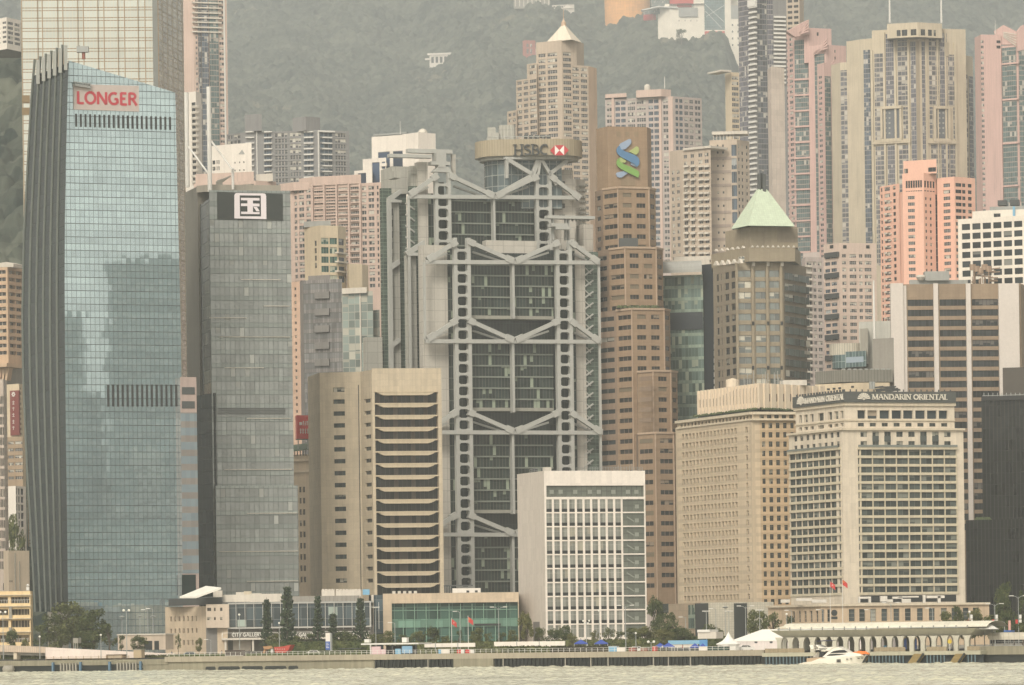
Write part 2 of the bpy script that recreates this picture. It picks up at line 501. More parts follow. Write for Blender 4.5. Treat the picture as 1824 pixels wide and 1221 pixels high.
class Mass:
    """one upright block of a building; pp: (u, Y) of its visible corners, read at photo row vr; roof at row vt of corner c"""
    def __init__(s, b, pp, vr, vt, c, depth, m, vb, part, f, z0, zt, roof, back):
        s.b, s.m, s.vr, s.part = b, m, vr, part
        q = [P(u, vr, Y) for u, Y in pp]
        s.uc, s.Yc = pp[c]
        s.zt = P(pp[c][0], vt, pp[c][1]).z if zt is None else zt
        s.z0 = (z0 if z0 is not None else ZG) if vb is None else P(pp[c][0], vb, pp[c][1]).z
        s.q = [(p.x, p.y) for p in q]
        if back is None:
            mx = (s.q[0][0] + s.q[-1][0]) / 2
            bk = []
            for p in (s.q[-1], s.q[0]):
                y1 = max(a[1] for a in s.q) + depth
                k = y1 / p[1]
                bk.append((mx * k + (p[0] - mx) * k * 0.985, y1))
        else:
            bk = [(P(u, vr, Y).x, Y) for u, Y in back]
        s.pts = s.q + bk
        s.pl = [Plane(s.q[i], s.q[i + 1]) for i in range(len(s.q) - 1)]
        b.mb(part).vprism(s.pts, s.z0, s.zt, m, roof or ROOF, skip=f)
    def z(s, v, u=None):
        """height of photo row v at the measuring corner"""
        return P(s.uc if u is None else u, v, s.Yc).z
    def fac(s, i, cols=(), rows=(), ua=None, ub=None, w=None, rec=0.3, va=None, vb=None, m=None, name='window', skip=None, part=None,
            wf=None, vr=None, u=None, sill=None):
        """the wall of edge i between photo columns ua..ub and rows va..vb, with openings cut and panes set back"""
        pl, b, m = s.pl[i], s.b, m or s.m
        vr = vr or s.vr
        sa = 0.0 if ua is None else pl.s(ua, vr)
        sb = pl.L if ub is None else pl.s(ub, vr)
        z1 = s.zt if va is None else s.z(va, u)
        z0 = s.z0 if vb is None else s.z(vb, u)
        cs = sorted((max(sa + .02, pl.s(a, vr)), min(sb - .02, pl.s(c, vr))) for a, c in cols)
        rs = sorted((max(z0 + .02, s.z(d, u)), min(z1 - .02, s.z(c, u))) for c, d in rows)
        rs = [t for t in rs if t[1] - t[0] > 0.1]
        cs = [t for t in cs if t[1] - t[0] > 0.05]
        mb = b.mb(part or s.part)
        def q(a0, a1, y0, y1, o0=0.0):
            if a1 - a0 > 1e-3 and y1 - y0 > 1e-3:
                mb.face([pl.pt(a0, y0), pl.pt(a1, y0), pl.pt(a1, y1), pl.pt(a0, y1)], m, [(a0, y0), (a1, y0), (a1, y1), (a0, y1)])
        z = z0
        for j, (r0, r1) in enumerate(rs):
            q(sa, sb, z, r0)
            x = sa
            for k, (c0, c1) in enumerate(cs):
                if skip and skip(k, len(rs) - 1 - j): continue
                q(x, c0, r0, r1); x = c1
                g = pl.pt
                mb.face([g(c0, r0), g(c1, r0), g(c1, r0, -rec), g(c0, r0, -rec)], m)
                mb.face([g(c0, r1, -rec), g(c1, r1, -rec), g(c1, r1), g(c0, r1)], m)
                mb.face([g(c0, r0), g(c0, r0, -rec), g(c0, r1, -rec), g(c0, r1)], m)
                mb.face([g(c1, r0, -rec), g(c1, r0), g(c1, r1), g(c1, r1, -rec)], m)
                wm = wf(k, len(rs) - 1 - j) if wf else w
                b.wins.append((pl, c0, c1, r0, r1, rec, wm, name))
            q(x, sb, r0, r1)
            z = r1
        q(sa, sb, z, z1)
        return cs, rs
    def skin(s, i, mat, ua=None, ub=None, va=None, vb=None, name='curtain_wall', o=0.0):
        """edge i as one curtain wall (uv in metres)"""
        pl = s.pl[i]
        sa = 0.0 if ua is None else pl.s(ua, s.vr)
        sb = pl.L if ub is None else pl.s(ub, s.vr)
        z1 = s.zt if va is None else s.z(va)
        z0 = s.z0 if vb is None else s.z(vb)
        mb = MB(mat)
        mb.face([pl.pt(sa, z0, o), pl.pt(sb, z0, o), pl.pt(sb, z1, o), pl.pt(sa, z1, o)], mat, [(sa, z0), (sb, z0), (sb, z1), (sa, z1)])
        if o > 0.05:
            mb.v, mb.f, mb.mi, mb.uv = [], [], [], []
            mb.obox(pl, sa, sb, z0, z1, -0.1, o, mat)
        return mb.build(name, s.b.root)

def clutter(b, ma, n, hmax=3.0, seed=1, part='roof_plant', m=None):
    """tanks, plant rooms and pipes on the roof of a block"""
    r = random.Random(seed)
    (x0, y0), (x1, y1) = ma.q[0], ma.q[-1]
    for k in range(n):
        g = MB(m or r.choice([GREYW, CONC, PALE]))
        t = r.uniform(0.06, 0.88)
        x, y = x0 + (x1 - x0) * t, y0 + (y1 - y0) * t + r.uniform(4, 9)
        h, wd = r.uniform(0.35, 1) * hmax, r.uniform(1.2, 3.6)
        if r.random() < 0.25:
            g.lathe((x, y, ma.zt), [(wd * .4, 0), (wd * .4, h * .8), (wd * .36, h * .9), (0, h)], 10)
            b.sub('water_tank', g)
        else:
            g.box(x - wd / 2, x + wd / 2, y, y + wd, ma.zt + 0.02, ma.zt + h)
            if r.random() < 0.5: g.tube([(x + wd * .7, y, ma.zt), (x + wd * .7, y, ma.zt + h * 1.5)], 0.12, 4)
            if r.random() < 0.5: g.tube([(x - wd, y + .3, ma.zt + h * .5), (x + wd, y + .3, ma.zt + h * .5)], 0.18, 5)
            b.sub('plant_room', g)

# shared plain materials
ROOF = wall('roof_felt', (0.20, 0.19, 0.17))
CONC = wall('bare_concrete', (0.30, 0.28, 0.24))
GREYW = wall('grey_paint', (0.36, 0.36, 0.34))
PALE = wall('pale_paint', (0.62, 0.57, 0.50))
WHITE = wall('white_paint', (0.78, 0.72, 0.65), streak=0.10)
DARK = flat('dark_recess', (0.02, 0.022, 0.022), 0.5)
STEEL = flat('grey_steel', (0.35, 0.36, 0.35), 0.5, 0.2)
WHITEM = flat('white_metal', (0.72, 0.70, 0.66), 0.45)
DKSTEEL = flat('dark_steel', (0.07, 0.075, 0.075), 0.5, 0.2)
REDP = flat('red_paint', (0.55, 0.05, 0.045), 0.5)
BLUEP = flat('blue_paint', (0.06, 0.13, 0.42), 0.5)
SKYBL = flat('light_blue_paint', (0.20, 0.42, 0.60), 0.5)
PINKP = flat('pink_panel', (0.66, 0.48, 0.50), 0.6)

# ---------------------------------------------------------------- ground, sea, hills
qa = P(0, 1198, 1); qb = P(1824, 1181, 1)
def sea_pt(u, v):
    x, y = lv(u, v); Y = H * F / y
    return Vector((x * Y / F, Y, 0))
QA, QB = sea_pt(0, 1198.5), sea_pt(1824, 1181)
QP = Plane(QA, QB)                                   # the quay face, sea side towards the camera
def quay_pt(u, back=0.0, z=ZG):
    """the spot `back` metres behind the quay face that lies on photo column u"""
    s_ = QP.s(u, 1165, -back)
    return QP.pt(s_, z, -back)

nW = NT('harbour_water')
p_ = nW.pos()
h2 = nW.noise(nW.scale3(p_, (1.3, 0.9, 1)), 1.0, 3, 0.6)
bp = nW.new('ShaderNodeBump')
bp.inputs['Strength'].default_value = 0.35
bp.inputs['Distance'].default_value = 0.25
nW.put(bp.inputs['Height'], h2)
MWATER = nW.out((0.62, 0.60, 0.46), 0.12, 0.0, 1.33, bp.outputs[0])  # pale base colour stands in for bright sky reflected by the waves
def waves():
    rng = np.random.RandomState(9)
    xs, ys = np.arange(-150, 185, 0.55), np.arange(600, 1215, 0.75)
    X, Y = np.meshgrid(xs, ys, indexing='ij')
    Z = np.zeros_like(X); 
    for k in range(34):
        lam = 1.5 * (5.0 / 1.5) ** rng.rand()
        th = rng.normal(-1.2, 0.55)
        kx, ky = 2 * np.pi / lam * np.cos(th), 2 * np.pi / lam * np.sin(th)
        A = 0.0140 * lam
        ph = kx * X + ky * Y + rng.rand() * 6.28
        Z += A * (np.sin(ph) + 0.25 * np.sin(2 * ph + 1.3))
    gust = 0.75 + 0.35 * np.sin(X * .05 + 1.7 * np.sin(Y * .021)) * np.sin(Y * .034 + X * .012)
    Z = Z * gust
    a, b = X.shape
    edge = np.minimum.reduce([X - xs[0], xs[-1] - X, Y - ys[0], ys[-1] - Y])
    Z = Z * np.clip(edge / 6, 0, 1)
    idx = np.arange(a * b).reshape(a, b)
    q = np.stack([idx[:-1, :-1], idx[1:, :-1], idx[1:, 1:], idx[:-1, 1:]], -1).reshape(-1, 4)
    co_ = np.stack([X, Y, Z], -1).reshape(-1, 3)
    far = np.array([(-4000, -1400, 0), (4000, -1400, 0), (4000, 600, 0), (-4000, 600, 0), (-4000, 1900, 0), (-150, 1900, 0), (-150, 600, 0), (4000, 1900, 0), (xs[-1], 1900, 0), (xs[-1], 600, 0), (-150, ys[-1], 0), (xs[-1], ys[-1], 0)])
    n0 = len(co_)
    fq = np.array([(0, 1, 2, 3), (3, 6, 5, 4), (9, 2, 7, 8), (10, 11, 8, 5)]) + n0
    q = np.concatenate([q, fq]); co_ = np.concatenate([co_, far])
    me = bpy.data.meshes.new('water')
    me.vertices.add(len(co_)); me.vertices.foreach_set('co', co_.reshape(-1).astype(np.float32))
    me.loops.add(q.size); me.polygons.add(len(q))
    me.loops.foreach_set('vertex_index', q.reshape(-1).astype(np.int32))
    me.polygons.foreach_set('loop_start', np.arange(0, q.size, 4, dtype=np.int32))
    me.polygons.foreach_set('use_smooth', np.ones(len(q), dtype=bool))
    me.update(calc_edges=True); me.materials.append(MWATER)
    o = bpy.data.objects.new('water', me); COL.objects.link(o)
    return tag(o, kind='structure')
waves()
MPAVE = wall('promenade_paving', (0.26, 0.24, 0.20), joint=(3, 3, .08))
g = MB(MPAVE)
e0, e1 = QP.pt(-900, ZG, -0.6), QP.pt(1100, ZG, -0.6)
g.face([e0, e1, (3800, 11000, ZG), (-3800, 11000, ZG)])
tag(g.build('ground', org=(0, 1200, ZG)), kind='structure')

nH = NT('hill_forest')
vh = nH.new('ShaderNodeTexVoronoi'); vh.inputs['Scale'].default_value = 0.085
nH.put(vh.inputs['Vector'], nH.scale3(nH.pos(), (1, .55, 1.2)))
sx_ = nH.new('ShaderNodeSeparateColor'); nH.put(sx_.inputs[0], vh.outputs['Color'])
fh_ = nH.m('ADD', nH.m('MULTIPLY', nH.m('SUBTRACT', nH.noise(nH.pos(), .009, 4), .5), 1.9), nH.m('MULTIPLY', sx_.outputs[0], .75))
ch_ = nH.new('ShaderNodeClamp'); nH.put(ch_.inputs[0], nH.m('ADD', fh_, .12))
MHILL = nH.out(nH.mix(nH.m('GREATER_THAN', nH.noise(nH.pos(), .006, 5, .65), .66), nH.mix(ch_.outputs[0], (0.018, 0.030, 0.026), (0.125, 0.135, 0.105)), (0.16, 0.15, 0.11)), .9, 0, 1.4, None, .1)
MSOIL = wall('hill_soil', (0.12, 0.10, 0.07))
def hill(name, us, vb, vtop, Ya, Yb, nu, nv, cell, hgt, seed, wob):
    rng = np.random.RandomState(seed)
    uu = np.linspace(us[0], us[1], nu)[:, None] * np.ones((1, nv))
    tt = np.linspace(0, 1, nv)[None, :] * np.ones((nu, 1))
    vt = np.array([vtop(x) for x in uu[:, 0]])[:, None]
    vv = vb + (vt - vb) * tt
    Y = Ya + (Yb - Ya) * tt + wob * (np.sin(uu * 0.006 + tt * 5) * 0.5 + np.sin(uu * 0.017 - tt * 9 + 2) * 0.35 + np.sin(uu * 0.041 + tt * 21) * 0.2) * np.sin(tt * 3.1)
    x_, y_ = uu - CX, vv - VH
    X = (x_ * CA - y_ * SA) * Y / F
    Z = H - (x_ * SA + y_ * CA) * Y / F
    # crowns: domes on a jittered grid
    def crowns(cell):
        gx, gy = X / cell, Y / (cell * 1.6)
        ix, iy = np.floor(gx).astype(int), np.floor(gy).astype(int)
        best = np.zeros_like(X)
        tab = rng.rand(64, 64, 3)
        for dx in (-1, 0, 1):
            for dy in (-1, 0, 1):
                a, b = ix + dx, iy + dy
                r = tab[a % 64, b % 64]
                d2 = (gx - a - r[..., 0]) ** 2 + (gy - b - r[..., 1]) ** 2
                best = np.maximum(best, (0.5 + 0.8 * r[..., 2]) * np.sqrt(np.clip(1 - d2 * 1.3, 0, 1)))
        return best
    D = crowns(cell) * hgt + crowns(cell * 0.45) * hgt * 0.45
    def link(nm, X, Y, Z, kind, mat, st):
        X, Y, Z = X[::st, ::st], Y[::st, ::st], Z[::st, ::st]
        a, b = X.shape
        idx = np.arange(a * b).reshape(a, b)
        q = np.stack([idx[:-1, :-1], idx[1:, :-1], idx[1:, 1:], idx[:-1, 1:]], -1).reshape(-1, 4)
        me = bpy.data.meshes.new(nm)
        me.vertices.add(a * b)
        me.vertices.foreach_set('co', np.stack([X, Y, Z], -1).reshape(-1).astype(np.float32))
        me.loops.add(q.size); me.polygons.add(len(q))
        me.loops.foreach_set('vertex_index', q.reshape(-1).astype(np.int32))
        me.polygons.foreach_set('loop_start', np.arange(0, q.size, 4, dtype=np.int32))
        me.update(calc_edges=True)
        me.materials.append(mat)
        o = bpy.data.objects.new(nm, me)
        COL.objects.link(o)
        tag(o, kind=kind)
        return o
    link('hill', X, Y, Z, 'structure', MSOIL, 6)
    o = link('hill_forest', X, Y - D * 0.35, Z + D + 1.5, 'stuff', MHILL, 1)
    ft = MB(MHILL)
    for i in range(0, nu - 12, 12):
        q = []
        for k in (i, i + 12):
            a = Vector((X[k, 0], Y[k, 0], Z[k, 0])); f_ = Ya * .74 / a.y
            q.append((a, Vector((a.x * f_, Ya * .74 + 60 * math.sin(k * .05), ZG - .5))))
        ft.face([q[0][1], q[1][1], q[1][0], q[0][0]])
    tag(ft.build('hill'), kind='structure')
    return o
def ridge(u):
    d = -150 + 60 * math.sin(u * 0.004)
    a = max(0.0, 1 - abs(u - 1372) / 95.0)
    a = a * a * (3 - 2 * a)
    return d * (1 - a) + 22 * a
tag(hill('hill', (-420, 2260), 700, ridge, 4000, 10500, 900, 640, 15, 16.0, 3, 380),
    'dense green forest covering the hazy mountain behind the towers', 'forest')
tag(hill('hill', (-420, 150), 640, lambda u: 72 + 0.05 * u + 6 * math.sin(u * .09), 2050, 2500, 200, 200, 8, 6.0, 5, 30),
    'darker forest on the nearer slope beside the pale glass tower', 'forest')

def hillY(u, v):
    t = (700 - v) / (700 - ridge(u))
    return 4000 + 6500 * t + 380 * (math.sin(u * .006 + t * 5) * .5 + math.sin(u * .017 - t * 9 + 2) * .35 + math.sin(u * .041 + t * 21) * .2) * math.sin(t * 3.1)

# ---------------------------------------------------------------- the air
nh = bpy.data.materials.new('haze')
nh.use_nodes = True
t_ = nh.node_tree
t_.nodes.clear()
vo = t_.nodes.new('ShaderNodeVolumePrincipled')
vo.inputs['Color'].default_value = (0.87, 0.92, 0.96, 1)
vo.inputs['Density'].default_value = HAZE
vo.inputs['Anisotropy'].default_value = 0.0
oo = t_.nodes.new('ShaderNodeOutputMaterial')
t_.links.new(vo.outputs[0], oo.inputs['Volume'])
g = MB(nh)
g.box(-4200, 4200, -1300, 11500, -1.0, 1820)
tag(g.build('haze', org=(0, 3000, 0)), kind='stuff')
# ---------------------------------------------------------------- towers up the slope, far to near
def rp(v0, v1, p, f=0.55):
    return [(v0 + i * p, v0 + i * p + p * f) for i in range(max(1, int((v1 - v0) / p)))]

W_RES = win('flat_window', (0.085, 0.088, 0.09), (0.5, 0.48, 0.42), 0.5, 2, 1, (0.5, 0.46, 0.42), 0.09)  # far-tower window glass lightened to add distance haze by colour
W_RES3 = win('wide_flat_window', (0.075, 0.08, 0.085), (0.5, 0.48, 0.42), 0.42, 4, 1, (0.45, 0.42, 0.38), 0.05, top=0.55)
W_DK = win('dark_window', (0.025, 0.028, 0.03), (0.25, 0.24, 0.21), 0.15, 2, 1, (0.10, 0.10, 0.09), 0.06)
W_BLUE = win('blue_window', (0.05, 0.075, 0.105), (0.4, 0.42, 0.42), 0.15, 3, 1, (0.25, 0.26, 0.27), 0.05)
W_SM = win('small_window', (0.04, 0.042, 0.042), (0.4, 0.38, 0.32), 0.2, 1, 1, (0.3, 0.28, 0.25), 0.12)
PINK = wall('pink_tiles', (0.59, 0.45, 0.385), var=0.10)  # pink, salmon, tan and slate tints here are paled to carry haze
PINK2 = wall('dusty_pink_tiles', (0.55, 0.37, 0.32), var=0.10)
SALMON = wall('salmon_tiles', (0.80, 0.48, 0.37), var=0.08, streak=.10)
TAN = wall('tan_render', (0.49, 0.405, 0.325))
CREAM = wall('cream_render', (0.60, 0.50, 0.36))
SAND = wall('sand_tiles', (0.55, 0.475, 0.36))
GREYB = wall('slate_grey_tiles', (0.24, 0.235, 0.235))
PGREY = wall('pinkish_grey_tiles', (0.48, 0.41, 0.38))
G_TEAL = grid('teal_glazing', (0.10, 0.145, 0.145), (0.35, 0.30, 0.27), 1.5, 3.2, .12, .5, .28, .02, blind=((0.40, 0.38, 0.34), .07))
G_BLUE = grid('blue_grey_glazing', (0.09, 0.11, 0.14), (0.30, 0.29, 0.28), 1.6, 3.1, .14, .45, .4, .02, blind=((0.45, 0.42, 0.38), .15))
G_DARK = grid('smoky_glazing', (0.08, 0.086, 0.10), (0.22, 0.21, 0.20), 1.6, 3.1, .12, .5, .4, .02, blind=((0.4, 0.38, 0.34), .12))
G_VIO = grid('violet_grey_glazing', (0.125, 0.125, 0.15), (0.33, 0.31, 0.30), 1.3, 3.0, .16, .5, .3, .02, blind=((0.42, 0.40, 0.37), .1))

def antenna(b, u, v0, v1, Y, r=0.35, part='antenna', m=None):
    p, q = P(u, v0, Y), P(u, v1, Y)
    g = MB(m or WHITEM)
    g.tube([(p.x, Y, p.z), (p.x, Y, q.z)], [r, r * .6], 6)
    return b.sub(part, g)

# --- white flats on the dark slope at the left edge
b = Bldg('apartment_block', 'pale low apartment block with open balconies on the dark wooded slope', 'apartment block', 20, 85, 2250, WHITE)
M = b.mass([(-30, 2255), (12, 2240), (37, 2252)], 60, 31, 1, 20, f=(0, 1), z0=P(20, 92, 2250).z)
M.fac(0, cg(-28, 11, 4, .6), rp(38, 86, 8.5, .5), w=W_RES, u=12)
M.fac(1, cg(14, 36, 2, .82), rp(38, 86, 8.5, .6), w=W_RES3, u=12)
b.finish()

# --- tall tower behind the glass towers, pale pier and blue-green bays
b = Bldg('residential_tower', 'very tall tower with pale pink pier and blue-green bay windows beside the gridded glass tower', 'tower', 360, 100, 2600, PINK)
M = b.mass([(322, 2604), (345, 2598), (405, 2604)], 100, -60, 1, 30, f=(0, 1))
M.fac(0)
M.fac(1, [(349, 352), (391, 399)], rp(-55, 420, 9.2, .55), ua=345, w=W_RES, va=-60)
for k, (u0, u1, m_) in enumerate(((353, 358, G_DARK), (359, 371, G_BLUE), (373, 389, G_TEAL))):
    M.skin(1, m_, u0, u1, -58, 420, 'bay_window', 0.9)
for v in (4, 13, 22, 31, 39, 48, 56):
    g = MB(PALE); g.pbox(M.pl[1], 343, v, 395, v + 2.5, -.2, 1.6); b.sub('balcony', g)
g = MB(WHITEM); g.pbox(M.pl[1], 400, -58, 402.5, 420, 0, .5); b.sub('corner_trim', g)
b.finish(340)

HV1, HV2, HV3, HV4 = hillY(788, 130), hillY(950, 122), hillY(1002, 38), hillY(945, 30)
# --- hill houses and the buildings on the ridge
b = Bldg('villa', 'white arcaded villa alone in the green mountainside', 'villa', 788, 114, HV1, WHITE)
M = b.mass([(765, HV1 + 6), (814, HV1 - 4)], 105, 96, 1, 10, m=WHITE, f=(0,), z0=P(788, 140, HV1).z, roof=WHITE)
M.fac(0, cg(768, 811, 6, .62), [(100, 111)], w=W_DK, rec=2.0, name='arch_opening')
g = MB(WHITE); g.pbox(M.pl[0], 761, 94.5, 816, 97.5, -8, 2); b.sub('roof_slab', g)
g = MB(WHITE); g.pbox(M.pl[0], 757, 104, 767, 107, -6, 2); b.sub('terrace', g)
b.finish()
b = Bldg('villa', 'red brick villa with green roof on the mountainside behind the pyramid topped tower', 'villa', 950, 104, HV2, PINK2)
RB = wall('red_brick_render', (0.42, 0.13, 0.10))
M = b.mass([(931, HV2 + 4), (936, HV2 - 4), (954, HV2 + 2)], 90, 72, 1, 12, m=RB, f=(1,), z0=P(950, 112, HV2).z)
M.fac(1, cg(938, 948, 2, .6), [(78, 84), (87, 96)], w=W_RES)
M2 = b.mass([(954, HV2 + 3), (970, HV2 + 5)], 90, 88, 0, 10, m=WHITE, z0=P(950, 112, HV2).z, f=(0,))
M2.fac(0, cg(955, 969, 3, .6), [(90, 96)], w=W_DK)
g = MB(flat('green_roof_tiles', (0.16, 0.28, 0.16)))
pl = M2.pl[0]
g.hexa([pl.px(953, 88, .5), pl.px(971, 88, .5), pl.px(971, 87.5, .5), pl.px(953, 87.5, .5)],
       [pl.pt(-.5, M2.zt + 5.5, -9), pl.pt(pl.L + .5, M2.zt + 5.5, -9), pl.pt(pl.L + .5, M2.zt + 5.8, -9), pl.pt(-.5, M2.zt + 5.8, -9)])
b.sub('roof', g); b.finish()
b = Bldg('villa', 'pale two storey house with small gable high above the pyramid topped tower', 'villa', 1002, 22, HV3, WHITE)
M = b.mass([(983, HV3 + 4), (1023, HV3 - 4)], 15, 8, 1, 12, m=PALE, z0=P(1000, 30, HV3).z, f=(0,))
M.fac(0, cg(986, 1008, 5, .6), [(10, 13), (17, 21)], w=W_DK)
g = MB(WHITE); g.ppoly(M.pl[0], [(1004, 14), (1011, 7.5), (1018, 14)], -6, 1); b.sub('gable', g)
g = MB(WHITE); g.pbox(M.pl[0], 981, 14, 1023, 15.5, -1, 2); b.sub('balcony', g)
b.finish()
b = Bldg('retaining_wall', 'ribbed concrete retaining wall high on the hazy mountainside', 'retaining wall', 945, 14, HV4, CONC)
M = b.mass([(915, HV4 + 4), (980, HV4 - 4)], 5, -14, 1, 6, m=CONC, z0=P(945, 15, HV4).z)
for k in range(9):
    g = MB(PALE); g.pbox(M.pl[0], 917 + 7.4 * k, -14, 919 + 7.4 * k, 12, -.5, 1.5); b.sub('rib', g)
b.finish()

YP = hillY(1230, 92)
b = Bldg('shopping_centre', 'orange clad building with curved face on the ridge beside the white mall', 'building', 1115, 30, hillY(1115, 48), CREAM)
ORG = wall('orange_cladding', (0.85, 0.42, 0.14), joint=(6, 6, .3))
g = MB(ORG)
YO = hillY(1115, 48)
c0, c1 = P(1076, 30, YO), P(1160, 30, YO)
r_ = (c1.x - c0.x) / 2; zb_, zt_ = P(1115, 34, YO).z, P(1115, -70, YO).z
g.lathe(((c0.x + c1.x) / 2, YO + r_ * .4, 0), [(r_ * .9, zb_ - 30), (r_ * .96, zb_), (r_, zt_)], 40)
b.sub('curved_wall', g)
b.finish()
b = Bldg('shopping_centre', 'white ridge-top mall with red accents and tall green glass atrium', 'building', 1230, 60, YP, WHITE)
WP = wall('white_peak_render', (0.86, 0.79, 0.68), streak=.08)
zP = P(1230, 120, YP).z
M = b.mass([(1172, YP + 12), (1193, YP - 4), (1255, YP)], 50, 7, 1, 40, m=WP, z0=zP, f=(1,))
M.fac(1, cg(1209, 1242, 4, .12), [(36, 38.5)], va=14, w=W_DK, vr=40)
g = MB(GREYW); g.pbox(M.pl[1], 1209, 14, 1243, 30, 0, 2.5); b.sub('louvre_band', g)
M2 = b.mass([(1193, YP + 6), (1252, YP + 9)], 0, -70, 0, 30, m=WP, z0=P(1230, 14, YP).z)
g = MB(REDP); g.pbox(M2.pl[0], 1193, -4, 1235, 8, -1, 3); g.pbox(M2.pl[0], 1206, 6, 1232, 13, -1, 3); b.sub('red_fascia', g)
g = MB(WP); g.pbox(M2.pl[0], 1235, -68, 1254, 14, -1, 5); b.sub('pier', g)
g = MB(G_TEAL); g.pbox(M2.pl[0], 1160, -10, 1191, 11, -4, 3, G_TEAL); b.sub('glass_box', g)
g = MB(WHITEM); g.ppoly(M2.pl[0], [(1143, 17), (1172, 11), (1208, 12.5), (1208, 14.5), (1172, 13), (1145, 19)], -8, 14); b.sub('canopy', g)
g = MB(REDP); g.pbox(M.pl[0], 1146, 26, 1163, 36, -6, 4); b.sub('red_panel', g)
g = MB(GREYW); g.pbox(M.pl[0], 1146, 15, 1174, 26, -9, 3, G_TEAL); b.sub('window_band', g)
M3 = b.mass([(1255, YP + 3), (1292, YP + 3)], 30, -70, 0, 30, m=DARK, z0=zP, f=(0,))
M3.skin(0, grid('atrium_glass', (0.10, 0.16, 0.17), (0.30, 0.34, 0.33), 3.2, 5.0, .3, .4, .3, .02), va=-70, vb=54, name='atrium_glass')
M3.fac(0, va=54, m=WP)
g = MB(REDP); g.pbox(M3.pl[0], 1255, 56, 1291, 68, -.5, 2); b.sub('red_fascia', g)
g = MB(WHITEM)
for a in ((1256, 8, 1290, 40), (1256, 20, 1285, 50), (1290, 10, 1258, 30)):
    g.bar(M3.pl[0], M3.pl[0].hit(a[0], a[1]), M3.pl[0].hit(a[2], a[3]), .8, .3, 1.0)
b.sub('escalator', g)
M4 = b.mass([(1291, YP - 2), (1302, YP), (1330, YP + 2)], 30, -70, 0, 36, m=WP, z0=zP, f=(0, 1))
M4.fac(0)
M4.fac(1, [(1303.5, 1306), (1313.5, 1316)], [(43, 46.5), (55, 58.5), (67, 70.5), (79, 82)], va=33.5, w=W_DK, vr=50)
b.mb().obox(M4.pl[1], 0, .3, M4.z(33), M4.zt, -30, 0, WP)
g = MB(GREYW); g.pbox(M4.pl[1], 1302, 10, 1332, 34, -20, .5); b.sub('louvre_band', g)
b.finish()

# --- pyramid topped residential tower
b = Bldg('residential_tower', 'stepped beige tower with pale pyramid roof and finial', 'tower', 1000, 200, 2300, TAN)
M = b.mass([(955, 2304), (1000, 2296), (1027, 2300), (1040, 2310)], 90, 72, 1, 26, m=TAN, f=(0, 1), zt=None)
rr = rp(93, 420, 10.3, .58)
M.fac(0, [(959, 971), (975, 992)], rr, w=W_RES3, u=1000)
M.fac(1, [(1003, 1017)], rr, w=W_RES3, u=1000)
M2 = b.mass([(920, 2312), (957, 2300)], 200, 138, 1, 24, m=TAN, f=(0,))
M2.fac(0, cg(944, 956, 1, .9) + cg(922, 941, 2, .7), rp(141, 420, 10.3, .55), w=W_RES3, u=957)
M2b = b.mass([(939, 2308), (957, 2302)], 150, 112, 1, 20, m=TAN, f=(0,), vb=139)
M2b.fac(0, [(943, 955)], rp(115, 138, 10.3, .55), w=W_RES3)
M2c = b.mass([(904, 2318), (921, 2310)], 250, 196, 1, 22, m=TAN, f=(0,))
M2c.fac(0, cg(906, 919, 2, .7), rp(200, 420, 10.3, .55), w=W_RES3, u=921)
M3 = b.mass([(1017, 2297), (1048, 2302), (1063, 2312)], 130, 116, 0, 24, m=TAN, f=(0, 1))
M3.fac(0, cg(1020, 1046, 2, .75), rp(120, 450, 10.3, .55), w=W_RES3, u=1017)
LT = wall('light_tan_tiles', (0.60, 0.44, 0.32))
M3.fac(1, m=LT)
g = MB(wall('pale_roof_tiles', (0.72, 0.64, 0.53), var=.06))
z0 = P(1000, 73, 2296).z; z1 = P(1003, 44, 2300).z
base = [(P(973, 73, 2302).x, 2302), (P(1018, 73, 2292).x, 2292), (P(1036, 73, 2304).x, 2304), (P(990, 73, 2320).x, 2320)]
ap = (P(1004, 44, 2304).x, 2304)
for i in range(4):
    a, c = base[i], base[(i + 1) % 4]
    t = .12
    g.face([(a[0], a[1], z0), (c[0], c[1], z0), (ap[0] + (c[0] - ap[0]) * t, ap[1] + (c[1] - ap[1]) * t, z1), (ap[0] + (a[0] - ap[0]) * t, ap[1] + (a[1] - ap[1]) * t, z1)])
b.sub('pyramid_roof', g)
g = MB(LT); g.lathe((ap[0], ap[1], z1 - .5), [(1.3, 0), (1.3, 2.2), (.9, 2.4), (.5, 3.2), (.2, 4), (.12, 9), (0, 9.2)], 8); b.sub('finial', g)
b.finish(260)

# --- pink and grey slab block behind the logo tower
b = Bldg('residential_tower', 'pink and grey slab block with small aerial dome behind the emblem tower', 'tower', 1165, 200, 2700, PGREY)
M = b.mass([(1078, 2712), (1200, 2700), (1250, 2712)], 180, 172, 1, 24, f=(0, 1))
rr = rp(176, 480, 10.6, .62)
M.fac(0, [(1080.5, 1090), (1096, 1104), (1106, 1114), (1118, 1131), (1134, 1150), (1155, 1163), (1165, 1173), (1181, 1190)], rr, w=W_RES,
      wf=lambda k, j: (W_RES, W_BLUE, W_BLUE, W_RES3, W_RES3, W_BLUE, W_BLUE, W_RES)[k])
M.fac(1, [(1203, 1208), (1210, 1216), (1219, 1226), (1228, 1235), (1238, 1248)], rr, w=W_RES, wf=lambda k, j: (W_BLUE, W_BLUE, W_RES3, W_RES3, W_RES)[k])
M2 = b.mass([(1133, 2704), (1178, 2699), (1195, 2703)], 160, 159, 1, 14, m=PINK, vb=172)
M3 = b.mass([(1078, 2711), (1116, 2706)], 170, 166, 1, 12, m=PINK, vb=173)
g = MB(PINK)
for u0, u1 in ((1091, 1095.5), (1175, 1179.5), (1192, 1200)): g.pbox(M.pl[0], u0, 172, u1, 480, 0, .8)
b.sub('pier', g)
